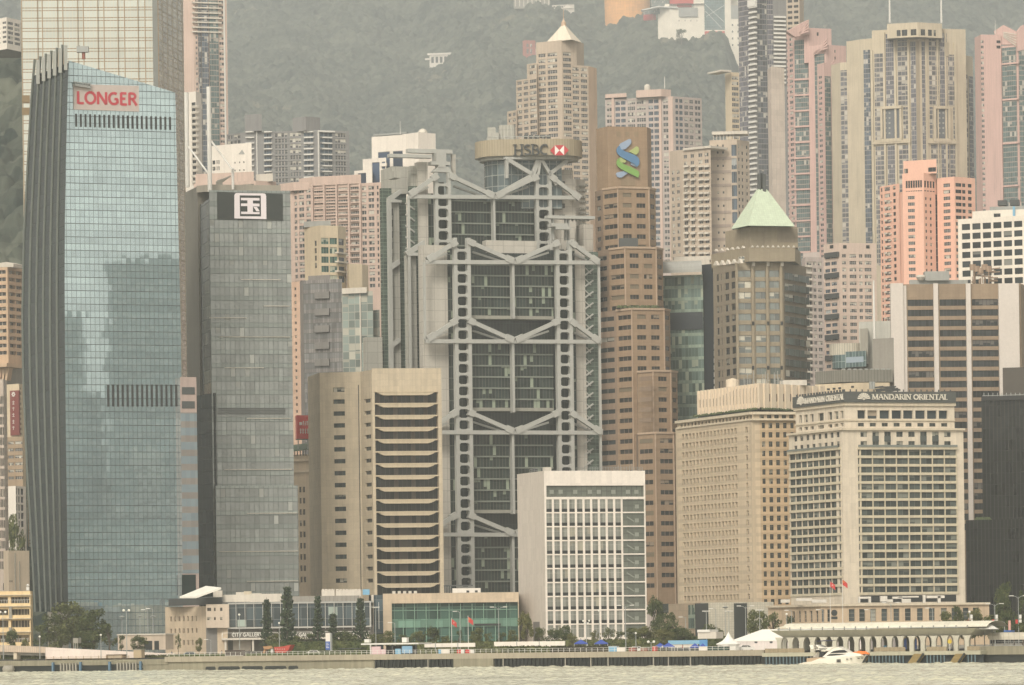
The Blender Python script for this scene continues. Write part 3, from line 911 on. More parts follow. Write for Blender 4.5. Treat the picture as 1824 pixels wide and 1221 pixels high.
g = MB(PALE); p = P(1153, 158, 2706); g.lathe(p, [(2.0, -1), (2.0, 1), (1.5, 2.2), (0, 2.8)], 12); b.sub('aerial_dome', g)
antenna(b, 1184, 158, 137, 2706)
b.finish(330)

# --- tan tower with balconies
b = Bldg('residential_tower', 'tan residential tower with rows of small slit windows and a roof pergola', 'tower', 1265, 300, 2350, TAN)
M = b.mass([(1264, 2344), (1312, 2342), (1335, 2352)], 280, 249, 1, 26, f=(0, 1))
M.fac(0, [(1277, 1280), (1286.5, 1289.5)], rp(257, 470, 11.9, .36), ub=1302, w=W_SM)
M.fac(0, [(1303, 1312.5)], [(v, v + 20) for v in range(258, 470, 24)], ua=1302, ub=1313, w=W_BLUE)
M.fac(1, [(1315, 1318), (1321, 1324), (1329, 1332)], rp(257, 470, 11.9, .5), w=W_SM, u=1312)
g = MB(PALE)
for u in range(1270, 1312, 6): g.pbox(M.pl[0], u, 238, u + 1.2, 250, -1.2, -.6)
g.pbox(M.pl[0], 1268, 234, 1331, 239.5, -10, .3)
b.sub('roof_pergola', g)
for k in range(9):
    g = MB(wall('mauve_band', (0.36, 0.29, 0.25))); v = 280 + 24 * k
    g.pbox(M.pl[0], 1264.5, v, 1302, v + 5, 0, .25); b.sub('spandrel_band', g)
M2 = b.mass([(1193, 2350), (1216, 2342), (1266, 2330)], 290, 262, 2, 26, m=TAN, f=(0, 1))
M2.fac(0, [(1196, 1201), (1205, 1210)], rp(298, 470, 11.9, .55), w=W_RES, u=1216, va=None)
M2.fac(1, [(1218, 1224), (1230, 1236), (1244, 1251), (1255, 1262)], rp(272, 470, 11.9, .55), w=W_RES, u=1240)
for v in rp(290, 470, 11.9, .25):
    g = MB(PALE)
    for u in (1218, 1230, 1244, 1254): g.pbox(M2.pl[1], u - 1, v[0] + 5, u + 8, v[0] + 8, 0, 1.4)
    b.sub('balcony', g)
g = MB(PALE); g.pbox(M2.pl[1], 1216, 262, 1266, 266, -14, 1.2); b.sub('roof_slab', g)
b.finish(470)

# --- slim pale tower, tall dark tower, pale slab
b = Bldg('residential_tower', 'slim cream tower with flat overhanging roof canopy below the ridge-top mall', 'tower', 1310, 180, 3000, CREAM)
M = b.mass([(1292, 3008), (1303, 3000), (1329, 3006)], 170, 129, 1, 20, f=(0, 1))
M.fac(0)
M.fac(1, [(1304, 1316), (1320, 1322.5), (1325, 1328)], rp(136, 260, 9.6, .6), w=W_RES3, u=1303)
g = MB(PALE); g.pbox(M.pl[1], 1284, 125, 1303, 128, -14, 3); b.sub('roof_canopy', g)
b.finish()
b = Bldg('residential_tower', 'tall dark grey tower with a column of short white balconies', 'tower', 1360, 200, 2600, GREYB)
M = b.mass([(1317, 2612), (1345, 2600), (1402, 2606)], 150, -60, 1, 30, f=(0, 1))
M.fac(0); M.skin(0, G_VIO, None, 1336, -58, 470, 'curtain_wall', .12)
M.fac(1); M.skin(1, G_DARK, 1349, 1366, -58, 470, 'bay_window', .5); M.skin(1, G_VIO, 1368, 1378, -58, 470, 'bay_window', .3)
for k, v in enumerate(rp(2, 470, 9.3, .34)):
    g = MB(WHITEM); g.pbox(M.pl[0], 1333, v[0], 1346, v[1], 0, 1.2); b.sub('balcony', g)
for k, v in enumerate(rp(29, 160, 7.3, .42)):
    g = MB(WHITEM); g.pbox(M.pl[1], 1379, v[0], 1400, v[1], 0, 1.2); b.sub('balcony_rail', g)
g = MB(WHITEM); g.pbox(M.pl[0], 1331, 0, 1345, 12, 0, 1.5); b.sub('roof_frame', g)
b.finish()
b = Bldg('residential_tower', 'plain pale windowless slab between the dark tower and the pink towers', 'tower', 1382, 200, 2450, wall('pale_plain_tiles', (0.62, 0.53, 0.46), joint=(3, 3, .15), jd=.9))
M = b.mass([(1368, 2462), (1374, 2450), (1398, 2456)], 200, 119, 1, 22, f=())
M2 = b.mass([(1401, 3000), (1424, 2996), (1432, 3004)], 20, -60, 1, 18, m=TAN, f=(0,))
M2.fac(0, [(1403, 1411), (1414, 1422)], rp(-50, 110, 9.8, .5), w=W_DK)
b.finish()

# --- pink glass towers
PK = wall('rose_tiles', (0.60, 0.41, 0.37), var=.08)  # rose tone paled so its colour carries haze
b = Bldg('residential_tower', 'rose pink tower with teal bay windows and fan shaped crown beside the twin holed block', 'tower', 1440, 200, 2900, PK)
M = b.mass([(1395, 2916), (1415, 2902), (1443, 2898), (1470, 2904), (1482, 2912)], 120, 56, 1, 30, f=(0, 1, 2))
rr = rp(66, 480, 9.4, .55)
M.fac(0, [(1397, 1403), (1406, 1412)], rr, w=W_RES, u=1415)
M.fac(1, [], [], w=W_RES); M.skin(1, G_TEAL, 1416, 1440, 72, 480, 'bay_window', .6)
M.fac(2, [(1446, 1452)], rr, w=W_RES, u=1443); M.skin(2, G_TEAL, 1454, 1468, 110, 480, 'bay_window', .6)
M2 = b.mass([(1432, 2896), (1441, 2894), (1481, 2900)], 70, 50, 1, 16, m=PK, vb=112)
g = MB(PK); g.ppoly(M2.pl[1], [(1402, 56), (1441, 35), (1441, 62), (1416, 66)], -4, 0.5); b.sub('crown_fin', g)
g = MB(DARK)
g.pbox(M2.pl[1], 1455, 58, 1458, 64, -.3, .1); b.sub('window', g)
M4 = b.mass([(1441, 2890), (1472, 2884), (1508, 2892)], 150, 80, 1, 20, m=PK, f=(0, 1))
M4.fac(0); M4.skin(0, G_TEAL, 1452, 1469, 96, 470, 'bay_window', .6)
M4.fac(1, [(1487, 1489.5)], [(88, 93), (100, 105)], w=W_DK, va=None)
M5 = b.mass([(1456, 2880), (1468, 2872), (1484, 2876)], 150, 112, 1, 18, m=PK, f=(0, 1))
M5.fac(0, [(1458, 1464)], rp(134, 470, 9.4, .5), w=W_RES, u=1468)
M5.fac(1); M5.skin(1, G_TEAL, 1469, 1479, 136, 470, 'bay_window', .4)
for k, (a, c, d) in enumerate((((1402, 58), (1441, 36), (1418, 70)), ((1441, 82), (1476, 66), (1452, 100)), ((1456, 112), (1490, 104), (1468, 140)))):
    for j in range(4):
        g = MB(PK); t = j / 4
        q = M4.pl[0]
        g.bar(q, q.hit(d[0], d[1] - t * 8), q.hit(c[0] + t * 2, c[1] + 22 * t + 4), .9, 1.0 + k, 2.0 + k)
        b.sub('crown_rib', g)
for v in range(140, 470, 28):
    g = MB(PK); g.pbox(M.pl[1], 1414, v, 1444, v + 3, 0, 1.3); b.sub('floor_band', g)
b.finish(440)
b = Bldg('residential_tower', 'rose pink tower cut by the photo edge with teal glazing and slanted crown', 'tower', 1790, 200, 2750, PK)
M = b.mass([(1737, 2764), (1748, 2750), (1784, 2752)], 150, 62, 1, 30, f=(0, 1))
M.fac(0)
M.fac(1, [(1747, 1753), (1776, 1783)], rp(72, 400, 9.4, .55), w=W_SM, u=1748, wf=lambda k, j: W_RES if k == 0 else W_DK, skip=lambda k, j: k == 1 and j > 1)
M2 = b.mass([(1783, 2754), (1812, 2748), (1870, 2754)], 150, 80, 1, 28, m=PK, f=(0, 1))
M2.fac(0); M2.skin(0, G_TEAL, 1786, 1811, 84, 400, 'bay_window', .6)
M2.fac(1); M2.skin(1, G_TEAL, 1815, 1868, 70, 400, 'bay_window', .6)
g = MB(PK); g.ppoly(M2.pl[0], [(1770, 56), (1787, 45), (1812, 58), (1812, 80), (1783, 80), (1772, 62)], -3, 0.2); b.sub('crown_fin', g)
g = MB(PK); g.ppoly(M2.pl[1], [(1812, 58), (1822, 45), (1860, 40), (1860, 78), (1812, 92)], -3, 0.9); b.sub('crown_fin', g)
for j in range(5):
    g = MB(PALE); q = M2.pl[0]; g.bar(q, q.hit(1788, 58 + j * 2), q.hit(1811, 62 + 5 * j), .5, .2, .8); b.sub('crown_rib', g)
for v in (112, 176, 254, 330):
    g = MB(PK); g.pbox(M2.pl[0], 1778, v, 1814, v + 3, 0, 1.3); b.sub('floor_band', g)
antenna(b, 1773, 60, 36, 2752, .2)
b.finish(380)

# --- the big sand coloured complex with two square openings
b = Bldg('residential_tower', 'broad sand coloured block with two square openings through it and two roof masts', 'tower', 1620, 200, 2800, SAND)
M = b.mass([(1481, 2836), (1497, 2824), (1535, 2818)], 150, 112, 1, 30, f=(0, 1))
rr = rp(126, 470, 8.9, .56)
G_SW = grid('sand_block_glazing', (0.125, 0.125, 0.14), (0.40, 0.36, 0.31), 2.4, 3.15, .26, .75, .35, .02, blind=((0.46, 0.43, 0.38), .22))
M.fac(0, m=SAND)
M.fac(1); M.skin(1, G_SW, 1497, 1514, 126, 470, 'window_strip', .1); M.skin(1, G_VIO, 1519, 1531, 126, 470, 'bay_window', .4)
Mb = b.mass([(1508, 2822), (1538, 2812), (1560, 2808)], 100, 70, 1, 26, m=SAND, f=(0, 1))
Mb.fac(0); Mb.fac(1); Mb.skin(1, G_BLUE, 1538.5, 1550, 90, 470, 'bay_window', .5); Mb.skin(1, G_SW, 1553, 1559, 96, 470, 'window_strip', .1)
Mc = b.mass([(1553, 2806), (1634, 2796), (1720, 2806)], 60, 50, 1, 30, m=SAND, f=(0, 1))
Mc.fac(0); Mc.fac(1)
for i, u0, u1, v0, v1, m_, o in ((0, 1557, 1574.5, 92, 188, G_SW, .1), (0, 1578, 1593, 58, 188, G_VIO, .9), (0, 1598, 1618, 70, 188, G_SW, .1), (0, 1621.5, 1632, 74, 470, G_VIO, .3), (0, 1557, 1567, 190, 246, G_SW, .1), (0, 1607, 1618, 190, 246, G_SW, .1),
    (0, 1557, 1576, 257, 470, G_SW, .1), (0, 1579, 1594, 257, 470, G_VIO, .9), (0, 1599, 1618, 257, 470, G_SW, .1), (1, 1641, 1650.5, 74, 470, G_VIO, .3), (1, 1654, 1671, 70, 188, G_SW, .1), (1, 1673, 1685, 58, 188, G_VIO, .9), (1, 1688, 1702, 96, 188, G_SW, .1),
    (1, 1654, 1663, 190, 246, G_SW, .1), (1, 1696, 1703, 190, 246, G_SW, .1), (1, 1656, 1672, 257, 470, G_SW, .1), (1, 1674, 1687, 257, 470, G_VIO, .9), (1, 1689, 1703, 257, 470, G_SW, .1)):
    Mc.skin(i, m_, u0, u1, v0, v1, 'window_strip' if m_ is G_SW else 'bay_window', o)
g = MB(wall('shadow_sand', (0.36, 0.30, 0.22))); g.pbox(Mc.pl[1], 1634, 74, 1640, 470, -.5, .25); b.sub('recess_shade', g)  # proud strip in darkened sand; the shade of a recess is painted
for i, (u0, u1) in enumerate(((1568, 1606), (1664, 1694))):
    pl = Mc.pl[i]
    g = MB(SAND)
    g.pbox(pl, u0, 189, u1, 194, -.2, 1.8); g.pbox(pl, u0, 247, u1, 253, -.2, 1.8)
    g.pbox(pl, u0, 194, u0 + 4, 247, -.2, 1.8); g.pbox(pl, u1 - 4, 194, u1, 247, -.2, 1.8)
    b.sub('opening_frame', g)
    g = MB(wall('opening_shade_tone', (0.13, 0.14, 0.155))); g.pbox(pl, u0 + 4, 194, u1 - 4, 247, -.1, .35); b.sub('opening_shade', g)  # flat dark sheet painted in place of a shaded hole
    for k in range(5):
        for du in (8, 15): g = MB(GREYW); g.pbox(pl, u0 + du, 200 + 9 * k, u0 + du + 3, 203 + 9 * k, .3, .6); b.sub('inner_window', g)
for u0, u1, i, v0 in ((1553, 1556.5, 0, 90), (1574.5, 1578, 0, 58), (1594, 1597.5, 0, 58), (1618, 1621.5, 0, 70), (1650.5, 1654, 1, 70), (1671, 1673, 1, 58), (1685, 1688, 1, 58), (1702.5, 1706, 1, 76)):
    g = MB(SAND); g.pbox(Mc.pl[i], u0, v0, u1, 470, 0, 1.2); b.sub('pier', g)
for i, u0, u1, v in ((0, 1553, 1622, 251), (1, 1652, 1706, 251)):
    g = MB(SAND); g.pbox(Mc.pl[i], u0, v, u1, v + 5, 0, 1.5); b.sub('floor_band', g)
Md = b.mass([(1580, 2792), (1634, 2786), (1678, 2794)], 45, 40, 1, 26, m=SAND, f=(0, 1), vb=66)
Md.fac(0, [(1597, 1604), (1606, 1616), (1622, 1632)], [(52, 63)], w=W_DK, u=1634)
Md.fac(1, [(1640, 1648), (1653, 1660), (1663, 1667)], [(52, 63)], w=W_DK, u=1634)
Me = b.mass([(1706, 2810), (1733, 2826)], 120, 96, 0, 26, m=SAND, f=(0,))
Me.fac(0); Me.skin(0, G_SW, 1712, 1723, 130, 470, 'window_strip', .1); Me.skin(0, G_VIO, 1725, 1732, 132, 470, 'bay_window', .3)
Mf = b.mass([(1684, 2800), (1714, 2812)], 90, 76, 0, 20, m=SAND, vb=100)
for u in (1585, 1677): antenna(b, u, 41, -40, 2795, .7)
b.finish(450)

# --- tall dark grey residential block with balconies, left centre
b = Bldg('residential_tower', 'long dark grey block with pale window grids and thin white balcony slabs', 'tower', 520, 250, 2500, GREYB)
M = b.mass([(404, 2512), (432, 2504), (566, 2496), (622, 2504)], 240, 232, 2, 24, f=(0, 1, 2))
rr = rp(236, 345, 10.1, .68)
M.fac(0, [(405, 414), (416, 428)], rr, w=W_RES, u=432)
M.fac(1, [(470, 483), (489, 512), (516, 536), (541, 558)], rr, w=W_RES3, u=500, wf=lambda k, j: W_BLUE if k in (0, 3) else W_RES3)
M.fac(2, [(570, 592), (597, 616)], rr, w=W_RES3, u=566, wf=lambda k, j: W_BLUE if k == 0 else W_RES3)
for u0, u1, i in ((470, 484, 1), (541, 558, 1), (576, 592, 2), (437, 452, 1)):
    for r_ in rr:
        g = MB(WHITEM); g.pbox(M.pl[i], u0, r_[0] - 2, u1, r_[0], 0, 1.6); b.sub('balcony', g)
g = MB(WHITEM)
g.pbox(M.pl[1], 457, 226, 458.5, 345, 0, .5); g.pbox(M.pl[2], 567, 233, 569, 345, 0, .5); g.pbox(M.pl[2], 567, 233, 597, 235.5, 0, .7)
b.sub('trim', g)
M2 = b.mass([(521, 2500), (545, 2494), (570, 2500)], 215, 208, 1, 14, vb=233)
M3 = b.mass([(436, 2503), (466, 2499)], 210, 203, 1, 14, vb=233)
b.finish()

# --- white block with blue glass, behind the left shoulder of the steel bank tower
b = Bldg('office_tower', 'white stepped office block with blue glass strips and a slim roof aerial', 'tower', 710, 280, 2050, WHITE)
WB = win('blue_strip', (0.06, 0.09, 0.15), nx=1, pb=0, frame=(0.2, 0.22, 0.25))
M = b.mass([(662, 2052), (724, 2044), (730, 2048)], 260, 240, 1, 16, f=(0,))
M.fac(0, [(673, 694), (699.5, 717)], [(268, 330)], w=WB, u=724)
M1 = b.mass([(646, 2046), (688, 2040)], 290, 281, 1, 14, f=(0,))
M1.fac(0, [(662.5, 676), (680, 686)], [(288, 330)], w=WB, u=688)
M0 = b.mass([(631, 2042), (663, 2036)], 310, 302, 1, 14, f=(0,))
M0.fac(0, [(637, 652)], [(307, 330)], w=WB, u=660)
for k in range(4):
    g = MB(WHITE); g.pbox(M1.pl[0], 677.5, 291 + 10 * k, 688, 296.5 + 10 * k, 0, .8); b.sub('balcony', g)
M2 = b.mass([(716, 2046), (745, 2038), (776, 2044)], 240, 236, 1, 16, f=())
Mx = b.mass([(728, 2050), (735, 2044), (741, 2048)], 268, 262, 1, 10)
g = MB(STEEL); g.pbox(M.pl[0], 664, 237.5, 724, 240.5, -8, -6); b.sub('railing', g)
antenna(b, 713, 240, 216, 2046, .15)
g = MB(PALE); p = P(753, 236, 2050); g.lathe(p, [(2.2, -1), (2.2, 0), (1.6, 1.2), (0, 1.8)], 12); b.sub('aerial_dome', g)
b.finish()

# --- pink residential slab
b = Bldg('residential_tower', 'long pink apartment slab with brown ribbed bays behind the screen tower', 'tower', 600, 400, 1950, PINK)
M = b.mass([(486, 1964), (553, 1952), (680, 1940)], 330, 325, 2, 22, f=(0, 1))
rr = rp(331, 520, 10.9, .62)
M.fac(0, [(524, 528.5), (532, 541), (545, 554)], rr, w=W_RES, u=560, ub=None)
M.fac(1, [(559, 575), (580, 597), (602, 619), (624, 639), (644, 652), (656, 666), (671, 674)], rr, w=W_RES3, u=640, wf=lambda k, j: W_RES if k in (4, 5) else (W_SM if k == 6 else W_RES3))
g = MB(PINK)
for u in (555, 576, 598, 620, 640): g.pbox(M.pl[1], u, 327, u + 3.2, 520, 0, 1.0)
b.sub('pier', g)
for r_ in rr:
    g = MB(PINK)
    for u in (559, 580, 602, 624): g.pbox(M.pl[1], u, r_[1] - .2, u + 17, r_[1] + 2.6, 0, .8)
    b.sub('balcony', g)
M2 = b.mass([(533, 1958), (556, 1951), (643, 1943)], 312, 311, 2, 14, vb=327)
M3 = b.mass([(498, 1962), (522, 1955), (560, 1952)], 328, 325, 1, 10, vb=340)
b.finish(520)
b = Bldg('apartment_block', 'low pink podium block with pale roof sheds behind the roof masts', 'building', 420, 320, 1980, PINK)
M = b.mass([(345, 1984), (455, 1974), (492, 1980)], 325, 322, 1, 20, f=(0,))
M.fac(0, [(436, 450), (456, 466), (471, 481)], [(330, 338)], w=W_RES3, u=455) if False else M.fac(0, [(358, 380), (400, 425), (432, 452)], [(328, 339)], w=W_RES3, u=455)
M2 = b.mass([(348, 1986), (452, 1978)], 308, 306, 1, 12, vb=323)
M3 = b.mass([(456, 1980), (486, 1976)], 312, 309, 1, 10, m=PALE, vb=323)
b.finish()

# --- wavy balcony tower and the white block with a triangular vent
b = Bldg('residential_tower', 'narrow white tower with wavy stacked balconies beside the roof masts', 'tower', 345, 250, 2200, WHITE)
M = b.mass([(329, 2204), (349, 2198), (359, 2206)], 180, 163, 1, 16, f=(0, 1))
M.fac(0, [(341, 348)], rp(182, 330, 10.3, .6), w=W_DK, u=349)
M.fac(1)
for r_ in rp(180, 330, 10.3, .45):
    g = MB(WHITE); c = M.pl[0].px(349, r_[0] + 9, 0)
    g.lathe((c.x, c.y + .5, c.z - 1.2), [(0, 0), (2.0, .2), (2.4, 1.2), (2.3, 1.25), (0, 1.25)], 14); b.sub('balcony', g)
b.finish()
b = Bldg('apartment_block', 'white block with a triangular vent above tiny windows behind the roof masts', 'building', 425, 280, 2080, WHITE)
M = b.mass([(377, 2090), (412, 2082), (448, 2078)], 262, 257, 1, 16, f=(0, 1))
M.fac(0, [(378, 383), (385, 387), (388.5, 390.5)], [(283, 290), (294, 301)], va=None, w=W_DK, u=412)
M.fac(1, [(417, 419), (425.5, 427.5), (433, 435)], [(289, 292), (303, 306)], w=W_SM, u=412)
g = MB(GREYW); g.ppoly(M.pl[1], [(425, 275), (431, 267), (436, 275)], -.2, .15); b.sub('triangular_vent', g)
M2 = b.mass([(408, 2086), (448, 2082)], 258, 255.5, 1, 14, vb=262)
b.finish()

# --- bright salmon tower
b = Bldg('residential_tower', 'bright salmon pink tower with protruding window bays and stepped roof block', 'tower', 1650, 400, 1950, SALMON)
M = b.mass([(1567, 1962), (1602, 1948)], 330, 327, 1, 20, f=(0,))
rr = rp(330, 585, 11.6, .58)
M.fac(0, [(1568.5, 1571.5), (1575, 1585), (1590, 1595)], rr, w=W_RES, u=1602, wf=lambda k, j: W_RES3 if k == 1 else W_SM)
M1 = b.mass([(1600, 1950), (1608, 1946), (1645, 1944), (1666, 1950)], 345, 342, 1, 20, f=(0, 1, 2))
M1.fac(0)
M1.fac(1, [(1617, 1629)], rp(350, 585, 11.6, .5), w=W_RES3, u=1608)
M1.fac(2, [(1648, 1651), (1656, 1659.5)], rp(352, 585, 11.6, .45), w=W_SM, u=1645)
M2 = b.mass([(1607, 1950), (1645, 1946), (1668, 1952)], 310, 308, 1, 16, f=(0, 1), vb=345)
M2.fac(0, cg(1613, 1642, 7, .8), [(321, 334), (339, 345)], w=W_DK, u=1645)
M2.fac(1, cg(1646, 1665, 4, .75), [(322, 334), (339, 345)], w=W_DK, u=1645)
M3 = b.mass([(1609, 1953), (1668, 1947)], 290, 284, 1, 12, f=(0,), vb=309)
M3.fac(0, [(1610.5, 1617), (1653, 1667)], [(308, 316)] if False else [(298, 306)], w=W_DK, u=1668)
M4 = b.mass([(1657, 1956), (1671, 1955)], 330, 318, 1, 10, m=GREYB, f=(0,))
M4.skin(0, G_BLUE, None, None, 352, 585, 'stair_glazing', .1); M4.fac(0)
M5 = b.mass([(1669, 1950), (1700, 1944), (1737, 1952)], 325, 315, 1, 20, f=(0, 1))
M5.fac(0, [(1680, 1692)], rp(326, 505, 11.6, .55), w=W_RES3, u=1700)
M5.fac(1, [(1702, 1713), (1713.8, 1720), (1724, 1731)], rp(326, 505, 11.6, .55), w=W_RES3, u=1700, wf=lambda k, j: W_DK)
for r_ in rp(355, 585, 11.6):
    g = MB(PALE); g.pbox(M.pl[0], 1575, r_[0] + 2, 1578, r_[0] + 5, 0, .8); g.pbox(M.pl[0], 1583, r_[0] + 3, 1586, r_[0] + 5, 0, .8); b.sub('air_conditioner', g)
b.finish(560)

# --- pale residential slabs right of the green roofed tower
b = Bldg('residential_tower', 'pale pinkish tower with many windows and round vents in its parapet', 'tower', 1515, 500, 1850, wall('blush_tiles', (0.58, 0.46, 0.39)))
M = b.mass([(1467, 1858), (1494, 1850), (1561, 1854)], 450, 433, 1, 20, f=(0, 1))
rr = rp(453, 670, 12.2, .5)
M.fac(0, [(1469, 1478), (1480, 1490)], rr, w=W_RES3, u=1494, wf=lambda k, j: W_BLUE)
M.fac(1, [(1500, 1507), (1513, 1525), (1530, 1536), (1540, 1552)], rr, w=W_RES, u=1494, wf=lambda k, j: W_RES3 if k % 2 else W_RES)
g = MB(DARK)
for u in (1478, 1502, 1543): g.pbox(M.pl[1] if u > 1494 else M.pl[0], u, 437, u + 6, 443, -.1, .12)
b.sub('vent', g)
for r_ in rr[::3]:
    g = MB(DKSTEEL); g.pbox(M.pl[0], 1468, r_[0] - 3, 1492, r_[0] + 6, 0, .9); b.sub('balcony', g)
b.finish(600)
b = Bldg('residential_tower', 'thin grey weathered tower with stacked balconies beside the green roofed tower', 'tower', 1447, 560, 1800, PGREY)
M = b.mass([(1428, 1806), (1434, 1798), (1467, 1802)], 470, 458, 1, 18, f=(0, 1))
M.fac(0)
rr = rp(466, 680, 11.8, .55)
M.fac(1, [(1437, 1446), (1449, 1454), (1457, 1464)], rr, w=W_RES, u=1434)
for r_ in rr:
    g = MB(PALE); g.pbox(M.pl[1], 1436, r_[1], 1447, r_[1] + 3.5, 0, 1.2); b.sub('balcony', g)
M2 = b.mass([(1430, 1806), (1460, 1802)], 455, 449, 1, 8, vb=459)
b.finish(600)

# --- white office with a square window grid
b = Bldg('office_tower', 'white concrete office block with a regular grid of dark square windows', 'tower', 1765, 450, 1700, wall('white_concrete', (0.80, 0.73, 0.64), streak=.1))
M = b.mass([(1706, 1706), (1860, 1690)], 395, 391, 0, 24, f=(0,))
W_SQ = win('square_window', (0.035, 0.042, 0.045), (0.2, 0.2, 0.18), .2, 1, 1, (0.12, 0.12, 0.11), .05)
M.fac(0, cg(1713, 1858, 8, .79), rp(400, 520, 16.6, .66), w=W_SQ, u=1713)
M2 = b.mass([(1732, 1708), (1764, 1704), (1850, 1700)], 380, 375, 1, 14, vb=393, f=(1,))
M2.fac(1, [(1770, 1782)], [(381, 389)], w=W_DK, u=1764)
M3 = b.mass([(1763, 1706), (1850, 1702)], 372, 366, 1, 10, vb=377, m=GREYW)
g = MB(DARK); g.pbox(M3.pl[0], 1777, 357, 1793, 366, -4, 0, DKSTEEL); b.sub('chiller', g)
g = MB(DARK); g.pbox(M3.pl[0], 1799, 356, 1815, 366, -4, 0, DKSTEEL); b.sub('chiller', g)
g = MB(BLUEP); g.pbox(M2.pl[1], 1804, 368, 1808, 387, 0, .8, SKYBL); b.sub('pipe', g)
b.finish(505)

# --- left edge cluster
b = Bldg('residential_tower', 'tan balcony tower with flared concrete base at the photo edge', 'tower', 15, 560, 1900, TAN)
LTN = wall('peach_concrete', (0.56, 0.40, 0.27))
M = b.mass([(-40, 1902), (13, 1896), (42, 1908)], 480, 476, 1, 18, m=LTN, f=(0, 1), vb=650)
rr = rp(481, 640, 13.1, .5)
M.fac(0, [(-30, 10)], rr, w=W_RES3, u=13, rec=1.5)
M.fac(1, [(16, 27), (28, 40)], rr, w=W_RES3, u=13, rec=1.5)
M2 = b.mass([(-40, 1906), (13, 1900), (42, 1911)], 700, 650, 1, 12, m=CONC)
g = MB(LTN); g.pbox(M.pl[1], 12, 648, 42, 655, -8, 2.0); b.sub('base_slab', g)
for k in range(4):
    g = MB(LTN); g.ppoly(M.pl[0], [(-8 + 6 * k, 655), (-2 + 6 * k, 655), (-6 + 6 * k, 678), (-9 + 6 * k, 678)], -2, 1.5); b.sub('flared_brace', g)
g = MB(PALE); g.ppoly(M.pl[0], [(-10, 470), (12, 467), (24, 470), (24, 476), (-10, 476)], -8, 0); b.sub('roof_slab', g)
b.finish(660)
b = Bldg('office_block', 'cream block hung with a tall dark red vertical sign', 'building', 28, 740, 1700, CREAM)
M = b.mass([(11, 1704), (34, 1700), (44, 1706)], 690, 684, 1, 14, f=(1,))
M.fac(1, [(35.5, 37.5)], rp(690, 780, 9, .5), w=W_DK, u=34)
g = MB(wall('maroon_sign', (0.20, 0.05, 0.045), streak=.05)); g.pbox(M.pl[0], 18, 696, 33.5, 776, 0, .8)
sg = b.sub('sign_board', g)
g = MB(WHITEM); pl = M.pl[0]
c = pl.hit(26.5, 703)
for k in range(8):
    a = k * math.pi / 4
    g.bar(pl, (c[0] + .3 * math.cos(a), c[1] + .3 * math.sin(a)), (c[0] + 1.0 * math.cos(a), c[1] + 1.0 * math.sin(a)), .35, .8, .9)
for v, ks in ((718, '十'), (729, '二'), (740, '大'), (752, '判'), (763, '市')):
    x, y = pl.hit(26.5, v)
    for a in (((-.6, .35), (.6, .35)), ((0, .8), (0, -.7)), ((-.6, -.5), (.6, -.5)))[:2 if v % 2 else 3]:
        g.bar(pl, (x + a[0][0], y + a[0][1]), (x + a[1][0], y + a[1][1]), .16, .8, .9)
b.sub('sign_lettering', g, sg)
b.finish()
b = Bldg('apartment_block', 'brown weathered block with window strips below the red vertical sign', 'building', 28, 820, 1660, wall('brown_render', (0.34, 0.25, 0.17)))
M = b.mass([(10, 1664), (40, 1660)], 785, 778, 1, 14, f=(0,))
M.fac(0, [(14, 24), (26, 40)], rp(786, 866, 12.5, .42), w=W_RES3, u=40)
b.finish()
b = Bldg('office_block', 'narrow white block with dark gridded windows above the green tree', 'building', 30, 900, 1630, WHITE)
M = b.mass([(6, 1634), (28, 1630), (46, 1638)], 870, 866, 1, 12, f=(1,))
M.fac(1, [(28.5, 31), (32.5, 35.5), (37, 42)], rp(870, 945, 14.5, .75), w=W_DK, u=28)
b.finish()
b = Bldg('office_block', 'beige blank walled block behind the yellow school', 'building', 30, 1010, 1330, wall('putty_render', (0.46, 0.38, 0.29)))
M = b.mass([(6, 1334), (15, 1330), (52, 1336)], 985, 981, 1, 12, f=(1,))
M.fac(1, [(16.5, 19), (20, 22.5)], [(1034, 1037.5)], w=W_DK, u=15)
g = MB(CONC); g.pbox(M.pl[1], 27, 985, 28.2, 1055, 0, .3); g.pbox(M.pl[1], 35, 1000, 36, 1055, 0, .25); b.sub('pipe', g)
b.finish()
b = Bldg('office_tower', 'grey tower with narrow fins of windows and arched base at the photo edge', 'tower', 5, 850, 1360, wall('mauve_stone', (0.44, 0.37, 0.32)))
M = b.mass([(-40, 1354), (6, 1352), (12, 1358)], 690, 676, 1, 14, f=(0, 1))
W_FIN = win('fin_window', (0.04, 0.05, 0.045), pb=.1, nx=1, frame=(0.2, 0.2, 0.18))
M.fac(0, cg(-30, 0.5, 12, .6) + cg(1, 5.6, 2, .7), rp(706, 1030, 18.4, .75), w=W_FIN, u=6)
M.fac(1, cg(7, 11.5, 3, .62), rp(706, 1030, 18.4, .75), w=W_FIN, u=6)
g = MB(DARK)
for k in range(4):
    g.ppoly(M.pl[1], [(7 + 1.4 * k, 1052), (7 + 1.4 * k, 1042), (7.5 + 1.4 * k, 1039), (8 + 1.4 * k, 1042), (8 + 1.4 * k, 1052)], -.2, .1)
b.sub('arch', g)
b.finish()
